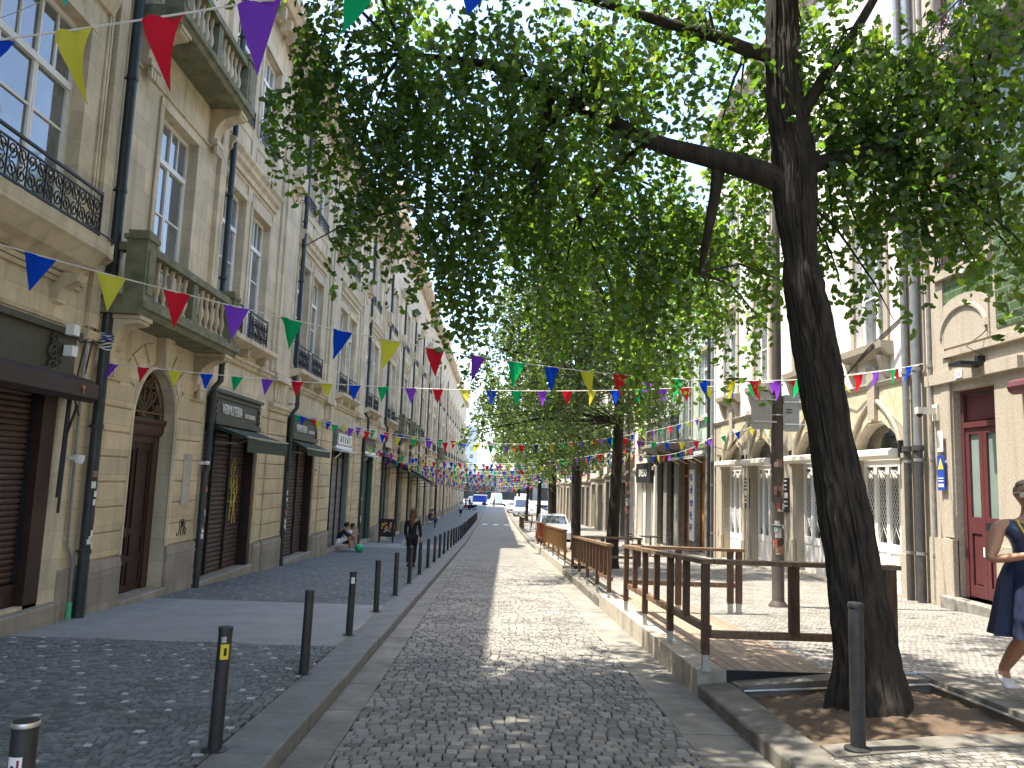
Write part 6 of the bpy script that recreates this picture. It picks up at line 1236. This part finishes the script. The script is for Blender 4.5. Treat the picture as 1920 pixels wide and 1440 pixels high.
# walking away, black clothes, long hair
p = P_(Lel=(-.2, .03, 1.06), Lwr=(-.2, .13, .87), Rel=(.22, -.05, 1.06), Rwr=(.25, -.04, .83), Lkn=(-.07, -.02, .46), Lan=(-.06, -.2, .13), Lto=(-.06, -.1, .04), Rkn=(.07, .1, .47), Ran=(.06, .14, .09), Rto=(.06, .27, .04), ha=.35)
t, M = figure((-2.27, 22.4, zg(22.4)), 0, 1.0, 'woman with long brown hair in black walking away behind the bollards', p)
top(t, M, p, BLACK, 1.0, hem=.06); trousers(t, M, p, BLACK); shoe(t, M, p['Lan'], p['Lto'], BLACK); shoe(t, M, p['Ran'], p['Rto'], BLACK)
blob('hair', HAIRB, t, M, [((0, -.01, 1.57), .1, .108, .1), ((-.01, -.07, 1.42), .085, .05, .2), ((-.02, -.1, 1.28), .07, .035, .16)])
t2 = thing('plastic_bag', (-2.55, 22.5, zg(22.5) + .8), 'small white bag hanging from the walking woman\'s left hand', 'bag'); blob('bag', WCLOTH, t2, Matrix.Translation((-2.5, 22.55, zg(22.5) + .68)), [((0, 0, 0), .06, .03, .1), ((0, 0, .1), .015, .015, .06)])
# crouching couple on the shop step
zs = zg(29.3) + .12
p = P_(pel=(0, -.05, .28), wai=(0, -.03, .42), che=(0, .1, .6), nb=(0, .17, .7), nk=(0, .2, .74), hd=(0, .27, .82), ht=-.7, Lsh=(-.16, .12, .66), Rsh=(.16, .12, .66), Lel=(-.2, .3, .46), Rel=(.2, .3, .46), Lwr=(-.07, .42, .52), Rwr=(.07, .42, .52), Lhp=(-.09, 0, .26), Rhp=(.09, 0, .26), Lkn=(-.1, .38, .42), Rkn=(.1, .38, .42), Lan=(-.1, .4, .02), Ran=(.1, .42, .02), Lto=(-.1, .53, -.04), Rto=(.1, .55, -.04))
t, M = figure((-5.62, 29.1, zs), -R(75), 1.0, 'dark haired person in black top and white shorts crouching on the step', p); top(t, M, p, BLACK, .9); trousers(t, M, p, WCLOTH, .42, 'shorts'); shoe(t, M, p['Lan'], p['Lto'], WCLOTH); shoe(t, M, p['Ran'], p['Rto'], WCLOTH); blob('hair', HAIRD, t, M, [((0, .24, .87), .1, .11, .1)])
t, M = figure((-5.5, 29.7, zs - .02), -R(85), .95, 'person in a white top leaning close to the crouching person', p); top(t, M, p, WCLOTH, .4); trousers(t, M, p, BLACK, .42, 'shorts'); shoe(t, M, p['Lan'], p['Lto'], WCLOTH); shoe(t, M, p['Ran'], p['Rto'], WCLOTH); blob('hair', HAIRD, t, M, [((0, .24, .87), .1, .11, .1)])
t = thing('plastic_bag', (-4.85, 29.0, zg(29)), 'bright green plastic bag on the pavement by the crouching pair', 'bag'); b = MB(); n_ = 18; rows = []
for j in range(10):
    ph = math.pi * j / 9; rows.append([b.p((-4.85 + (.16 + .07 * noise.noise((i * .9, j * .9, 1))) * math.sin(ph) ** .6 * math.cos(2 * math.pi * i / n_), 29.0 + (.17 + .07 * noise.noise((i * .8, j, 5))) * math.sin(ph) ** .6 * math.sin(2 * math.pi * i / n_), zg(29) + .15 + .15 * math.cos(ph) + .03 * noise.noise((i, j, 9)))) for i in range(n_)])
for j in range(9):
    for i in range(n_): b.f.append([rows[j][i], rows[j][(i + 1) % n_], rows[j + 1][(i + 1) % n_], rows[j + 1][i]]); b.mi.append(0)
b.build('bag', GBAG, t, True)
# man in white, far pavement
p = P_(Lkn=(-.08, .1, .47), Lan=(-.08, .08, .09), Lto=(-.08, .2, .05), Rkn=(.08, 0, .46), Ran=(.08, -.18, .12), Rto=(.08, -.08, .04))
t, M = figure((-3.55, 86, zg(86)), math.pi, 1.08, 'man in white shirt and dark shorts walking towards us on the left pavement', p); top(t, M, p, WCLOTH, .4, 'shirt', hem=.05); trousers(t, M, p, NAVY, .5, 'shorts'); shoe(t, M, p['Lan'], p['Lto'], WCLOTH); shoe(t, M, p['Ran'], p['Rto'], WCLOTH); blob('hair', HAIRD, t, M, [((0, -.01, 1.6), .1, .1, .08)])
for k, (x, y, r_, tm, bm_, lab) in enumerate(((.1, 146, -1.2, BLACK, BLACK, 'dark clad pedestrian crossing at the far end of the road'), (-3.9, 128, 2.5, BLACK, JEAN, 'person in black standing by the parked motorcycles'), (-4.6, 131, 0, NAVY, JEAN, 'person in navy behind the motorcycles'), (2.9, 118, 3.1, REDP, JEAN, 'person in red by the far right vans'))):
    t, M = figure((x, y, zr(x, y) - (.1 if -1 < x < 2 else 0)), r_, 1.05, lab, p, hands=False); top(t, M, p, tm, .5); trousers(t, M, p, bm_); blob('hair', HAIRD, t, M, [((0, -.01, 1.6), .1, .1, .08)])
SEAT = P_(pel=(0, -.05, .5), wai=(0, -.06, .66), che=(0, -.03, .86), nb=(0, 0, .99), nk=(0, .01, 1.04), hd=(0, .04, 1.15), Lsh=(-.17, -.02, .94), Rsh=(.17, -.02, .94), Lel=(-.2, .12, .72), Rel=(.2, .12, .72), Lwr=(-.12, .3, .66), Rwr=(.12, .3, .66), Lhp=(-.09, 0, .48), Rhp=(.09, 0, .48), Lkn=(-.1, .4, .5), Rkn=(.1, .4, .5), Lan=(-.1, .42, .09), Ran=(.1, .42, .09), Lto=(-.1, .55, .04), Rto=(.1, .55, .04))
for (x, y, tm, lab) in ((-5.3, 66, BLACK, 'person in black seated on the step of the far left facade'), (-5.3, 68.2, STK4, 'person in dark red seated beside the one in black')):
    t, M = figure((x, y, zg(y) - .05), -R(90), 1.05, lab, SEAT, hands=False); top(t, M, SEAT, tm, .5); trousers(t, M, SEAT, JEAN, 1.0); blob('hair', HAIRD, t, M, [((0, .02, 1.2), .1, .1, .08)])
# woman at the right edge
wx, wy_ = 4.68, 6.72
p = P_(wd=1.22, pel=(0, 0, .9), Lsh=(-.19, 0, 1.33), Rsh=(.19, 0, 1.33), Lel=(-.25, .02, 1.04), Rel=(.27, .03, 1.05), Lwr=(-.06, .22, 1.09), Rwr=(.08, .2, 1.12), Lhd=(.7, .5, .3), Rhd=(-.7, .5, .3), Lhs=(0, -.5, 1), Rhs=(0, -.5, 1), curl=.6, Rkn=(.08, .02, .47), Ran=(.09, -.22, .19), Rto=(.09, -.15, .07), Lkn=(-.09, .12, .47), Lan=(-.09, .16, .1), Lto=(-.1, .3, .05), ha=-.45, ht=-.12, hr=.104)
t, M = figure((wx, wy_, zr(wx, wy_) + .02), math.pi - .1, 1.14, 'woman in navy sleeveless top and skirt with sunglasses at the right edge', p)
top(t, M, p, NAVYS, 0, 'tank_top', hem=-.04)
b = MB(); rings = []; n_ = 28
for j, (z, rx, ry) in enumerate(((1.06, .145, .112), (1.0, .165, .13), (.9, .195, .16), (.75, .215, .185), (.6, .235, .21), (.5, .25, .23))):
    rings.append([b.p(tuple(M @ Vector(((rx + .01 * j * math.sin(i * 2.2)) * math.cos(2 * math.pi * i / n_), (ry + .01 * j * math.sin(i * 1.9)) * math.sin(2 * math.pi * i / n_), z)))) for i in range(n_)])
for j in range(5):
    for i in range(n_): b.f.append([rings[j][i], rings[j][(i + 1) % n_], rings[j + 1][(i + 1) % n_], rings[j + 1][i]]); b.mi.append(0)
b.build('skirt', NAVY, t, True); shoe(t, M, p['Lan'], p['Lto'], WCLOTH); shoe(t, M, p['Ran'], p['Rto'], WCLOTH)
hM = M @ Matrix.Translation(p['hd']) @ Matrix.Rotation(-.45, 4, 'Z')
blob('hair', HAIRG, t, hM, [((0, -.045, .03), .098, .075, .1), ((0, -.12, .0), .055, .05, .055), ((0, -.015, .085), .084, .085, .045)])
b = MB(); b.M = hM @ Matrix.Scale(1.08, 4)
for sg in (-1, 1): b.tube([(sg * (.012 + .05 * (.5 - .5 * math.cos(q * .7))), .098 - .012 * (q / 9) ** 2, .012 + .022 * math.sin(q * .7)) for q in range(10)], .006, 5); b.prismx([(.088, -.012), (.1, -.012), (.1, .03), (.088, .03)], min(sg * .01, sg * .062), max(sg * .01, sg * .062)); b.tube([(sg * .062, .09, .022), (sg * .085, .0, .02)], .004, 4)
b.build('sunglasses', GLASSD, t)
b = MB(); b.M = M; b.tube([(-.14, .08, 1.36), (-.08, .12, 1.2), (.02, .15, 1.13)], .006, 5); b.tube([(.13, .08, 1.36), (.08, .12, 1.2), (.02, .15, 1.13)], .006, 5); b.build('lanyard', YELP, t)
t2 = thing('handbag', (wx - .05, wy_ - .3, zr(wx, wy_) + .8), 'white bag hanging at the hip of the woman at the right edge', 'bag'); blob('bag', WCLOTH, t2, M, [((-.2, .2, .72), .1, .06, .15), ((-.19, .2, .66), .12, .07, .1)])
b = MB(); b.M = M; b.tube([(-.2, .2, .85), (-.16, .17, 1.1), (-.1, .1, 1.34)], .007, 5); b.build('strap', WCLOTH, t2)
t2 = thing('phone', (wx, wy_ - .3, 1.3), 'dark phone held in both hands of the woman at the right edge', 'phone'); b = MB(); b.M = M @ Matrix.Translation((.02, .3, 1.17)) @ Matrix.Rotation(R(-50), 4, 'X'); b.box(-.036, .036, -.075, .075, -.004, .004); b.build('phone_case', IRON, t2); b = MB(); b.M = M @ Matrix.Translation((.02, .3, 1.17)) @ Matrix.Rotation(R(-50), 4, 'X'); b.box(-.032, .032, -.07, .07, .004, .0055); b.build('screen', GLASSD, t2)

# ------------------------------------------------------------------ vehicles
def car(x, y, rot, paint, lab, kind='hatch', sc=1.0):
    t = thing('van' if kind == 'van' else 'parked_car', (x, y, zr(x, y) - (.1 if -1 < x < 2 else 0)), lab, 'van' if kind == 'van' else 'car'); M = Matrix.Translation(t.location) @ Matrix.Rotation(rot, 4, 'Z') @ Matrix.Scale(sc, 4)
    L = 2.05 if kind == 'hatch' else 2.6; w = .86 if kind == 'hatch' else .98
    prof = [(-L, .28), (-L - .02, .55), (-L + .08, .85), (-L + .25, .95), (L - 1.1, .98), (L - .35, .82), (L - .05, .62), (L, .4), (L - .05, .24)] if kind == 'hatch' else [(-L, .3), (-L, 1.0), (L - .9, 1.05), (L - .3, .95), (L, .7), (L, .3)]
    b = MB(); b.M = M; n = len(prof); A_ = [b.p((-w + (.05 if z > .9 else 0), y_, z)) for y_, z in prof]; B_ = [b.p((w - (.05 if z > .9 else 0), y_, z)) for y_, z in prof]
    for k in range(n): b.f.append([A_[k], A_[(k + 1) % n], B_[(k + 1) % n], B_[k]]); b.mi.append(0)
    b.f += [A_[::-1], B_]; b.mi += [0, 0]; body = b.build('body', paint, t, True)
    cab = [(-L + .2, .93), (-L + .45, 1.38), (-.9, 1.47), (.35, 1.45), (L - .95, .97)] if kind == 'hatch' else [(-L, .98), (-L + .03, 2.25), (1.2, 2.3), (1.55, 2.1), (L - .5, 1.03)]
    b = MB(); b.M = M; wi = [w - .06, w - .17, w - .18, w - .17, w - .06]; A_ = [b.p((-q, y_, z)) for q, (y_, z) in zip(wi, cab)]; B_ = [b.p((q, y_, z)) for q, (y_, z) in zip(wi, cab)]
    for k in range(4): b.f.append([A_[k], A_[k + 1], B_[k + 1], B_[k]]); b.mi.append(0)
    b.f += [A_[::-1], B_]; b.mi += [0, 0]; b.build('cabin', paint, t, True)
    b = MB(); b.M = M; q0, q1 = Vector((w - .1, *cab[4])), Vector((w - .2, *cab[3])); f_ = lambda u, s: Vector((s * (q0.x + (q1.x - q0.x) * u), q0.y + (q1.y - q0.y) * u + .012, q0.z + (q1.z - q0.z) * u + .012)); b.face([f_(.08, -.96), f_(.08, .96), f_(.9, .95), f_(.9, -.95)]); b.build('windscreen', GLASSD, t)
    b = MB(); b.M = M
    for s in (-1, 1): b.face([(s * (w - .055), L - 1.1, 1.0), (s * (w - .16), .35 if kind == 'hatch' else 1.5, 1.38 if kind == 'hatch' else 1.95), (s * (w - .16), -.9 if kind == 'hatch' else .8, 1.4 if kind == 'hatch' else 1.98), (s * (w - .055), -1.5 if kind == 'hatch' else .8, 1.0)])
    b.build('side_windows', GLASSD, t)
    for s in (-1, 1):
        b = MB(); b.M = M; b.prismx([(L - .02, .5), (L - .3, .74), (L - .12, .72), (L + .012, .6)], min(s * .48, s * (w - .03)), max(s * .48, s * (w - .03))); b.build('headlight', METAL, t)
        b = MB(); b.M = M; b.tube([(s * w, L - 1.15, 1.0), (s * (w + .1), L - 1.15, 1.04)], .03, 5); b.box(min(s * (w + .06), s * (w + .2)), max(s * (w + .06), s * (w + .2)), L - 1.2, L - 1.12, .98, 1.12); b.build('mirror', paint, t)
        for yy in (L - .75, -L + .75):
            b = MB(); b.M = M; b.tube([(s * (w - .18), yy, .31), (s * (w + .015), yy, .31)], .31, 20); wh = b.build('wheel', RUBBER, t, True); b = MB(); b.M = M; b.tube([(s * (w - .02), yy, .31), (s * (w + .022), yy, .31)], .19, 14); b.build('rim', METAL, wh)
    b = MB(); b.M = M; b.box(-.45, .45, L - .03, L + .02, .3, .48); b.build('grille', IRON, t); b = MB(); b.M = M; b.box(-.26, .26, L + .02, L + .03, .34, .45); b.build('number_plate', WHITE, t); return t
car(3.4, 44.4, math.pi, SILVER, 'silver car parked facing us between the timber fences')
car(.55, 166, .15, WCAR, 'white van crossing the far end of the street', 'van', 1.0); car(3.5, 98, math.pi, WCAR, 'white van parked on the far right under the trees', 'van'); car(2.9, 112, math.pi, WCAR, 'white car parked beyond the white van'); car(4.6, 124, math.pi, WCAR, 'large white van farthest on the right', 'van', 1.1)
t = thing('truck', (-2.6, 152, zg(152)), 'blue boxed truck with white cab at the far end', 'truck'); M = Matrix.Translation(t.location) @ Matrix.Rotation(R(80), 4, 'Z') @ Matrix.Scale(.8, 4); b = MB(); b.M = M; b.box(-.9, .9, -1.6, 1.6, .7, 2.3); b.build('cargo_box', BCAR, t); b = MB(); b.M = M; b.box(-.92, .92, -1.62, 1.62, 2.3, 2.42); b.prismx([(1.7, .5), (3.0, .5), (3.0, 1.2), (2.6, 2.0), (1.7, 2.05)], -.88, .88); b.build('cab', WCAR, t)
for s in (-1, 1):
    for yy in (-1.0, 2.3): b = MB(); b.M = M; b.tube([(s * .7, yy, .35), (s * .9, yy, .35)], .35, 14); b.build('wheel', RUBBER, t, True)
def motorcycle(x, y, rot, lab, m=BLACK):
    t = thing('motorcycle', (x, y, zg(y)), lab, 'motorcycle', 'motorcycles parked at the far end'); M = Matrix.Translation(t.location) @ Matrix.Rotation(rot, 4, 'Z') @ Matrix.Scale(.85, 4)
    for yy in (-.62, .68): b = MB(); b.M = M; b.tube([(.0, yy + .27 * math.cos(a * .45), .3 + .27 * math.sin(a * .45)) for a in range(15)], .05, 6); b.build('wheel', RUBBER, t, True)
    b = MB(); b.M = M; b.tube([(0, .68, .3), (0, .42, .95)], .035, 6); b.tube([(-.32, .38, 1.02), (.32, .38, 1.02)], .018, 6); b.build('fork', METAL, t)
    b = MB(); b.M = M; b.prismx([(-.75, .62), (-.3, .35), (.25, .35), (.5, .7), (.35, .9), (.05, .85), (-.1, .78), (-.8, .82)], -.14, .14); b.build('body', m, t, True); b = MB(); b.M = M; b.prismx([(-.7, .82), (0, .8), (0, .87), (-.7, .93)], -.12, .12); b.build('seat', BLACK, t)
for k, (x, y, lab) in enumerate(((-3.4, 118, 'black motorcycle in the left row at the far end, nearest one'), (-4.1, 120, 'black motorcycle with red body in the left row'), (-3.2, 123, 'farther black motorcycle behind the first'), (2.45, 40.6, 'dark scooter standing between the red fence and the silver car'))): motorcycle(x, y, R(60) if k < 3 else .1, lab, (BLACK, STK4, BLACK, IRON)[k])

# ------------------------------------------------------------------ street furniture
t = thing('menu_stand', (-5.0, 37.6, zg(37.6)), 'black framed upright menu board with food pictures on the left pavement', 'sign'); b = MB(); x0, x1, y, z = -5.42, -4.7, 37.6, zg(37.6)
for q in (x0, x1 - .06): b.box(q, q + .06, y - .02, y + .02, z, z + 1.12); b.box(q, q + .06, y - .2, y + .2, z, z + .04)
b.box(x0 + .061, x1 - .061, y - .02, y + .02, z + 1.04, z + 1.12); b.box(x0 + .061, x1 - .061, y - .02, y + .02, z + .28, z + .36); b.build('frame', IRON, t); b = MB(); b.box(x0 + .061, x1 - .061, y - .012, y + .012, z + .361, z + 1.039); b.build('board', BROWND, t)
rq = random.Random(2)
for mm_, n_ in ((LET, 12), (ORANGE, 9), (STK4, 6), (YELP, 5)):
    b = MB()
    for k in range(n_): cx, cz, r_ = rq.uniform(x0 + .14, x1 - .14), rq.uniform(z + .45, z + .95), rq.uniform(.025, .06); b.face([(cx + r_ * math.cos(a), y - .013 - .0005 * k - (.008 if mm_ != LET else 0), cz + r_ * .8 * math.sin(a)) for a in [q * .785 for q in range(8)]])
    b.build('picture', mm_, t)
b = MB()
for k in range(5): b.box(x0 + .12, x1 - .12 - rq.random() * .2, y - .014, y - .012, z + .1 + k * .035, z + .115 + k * .035)
b.build('lettering', LET, t)
def bistro(x, y, rot, lab, tab=True):
    z = zr(x, y) + .001; M = Matrix.Translation((x, y, z)) @ Matrix.Rotation(rot, 4, 'Z')
    if tab:
        t = thing('terrace_table', (x, y, z), lab, 'table', 'terrace tables'); b = MB(); b.M = M; b.box(-.32, .32, -.32, .32, .71, .74); b.build('table_top', IRON, t); b = MB(); b.M = M; b.tube([(0, 0, 0), (0, 0, .71)], .025, 6); b.box(-.25, .25, -.03, .03, 0, .02); b.box(-.03, .03, -.25, .25, 0, .02); b.build('table_base', IRON, t)
    else:
        t = thing('terrace_chair', (x, y, z), lab, 'chair', 'terrace chairs')
        for sx in (-.2, .2):
            for sy in (-.2, .2): b = MB(); b.M = M; b.tube([(sx * 1.1, sy * 1.1, 0), (sx, sy, .44)], .012, 5); b.build('leg', IRON, t)
        b = MB(); b.M = M; b.box(-.21, .21, -.21, .21, .44, .46); b.build('seat', BROWND, t); b = MB(); b.M = M
        for sx in (-.2, .2): b.tube([(sx, -.2, .46), (sx, -.25, .85)], .012, 5)
        for z_ in (.6, .7, .8): b.box(-.2, .2, -.245, -.225, z_, z_ + .05)
        b.build('backrest', IRON, t)
bistro(5.9, 29.2, .3, 'small dark terrace table in front of the tiled house'); bistro(5.3, 28.8, -1.4, 'dark terrace chair left of the small table before the tiled house', False); bistro(6.5, 29.6, 1.5, 'dark terrace chair right of the small table before the tiled house', False)
bistro(3.0, 24.6, .1, 'dark table on the deck behind the second tree'); bistro(2.8, 57.5, .1, 'dark table on the far terrace beyond the car'); bistro(2.5, 58.6, 2.6, 'dark chair leaning on the far terrace table', False); bistro(3.4, 60, 2.6, 'dark chair behind the far terrace table', False)
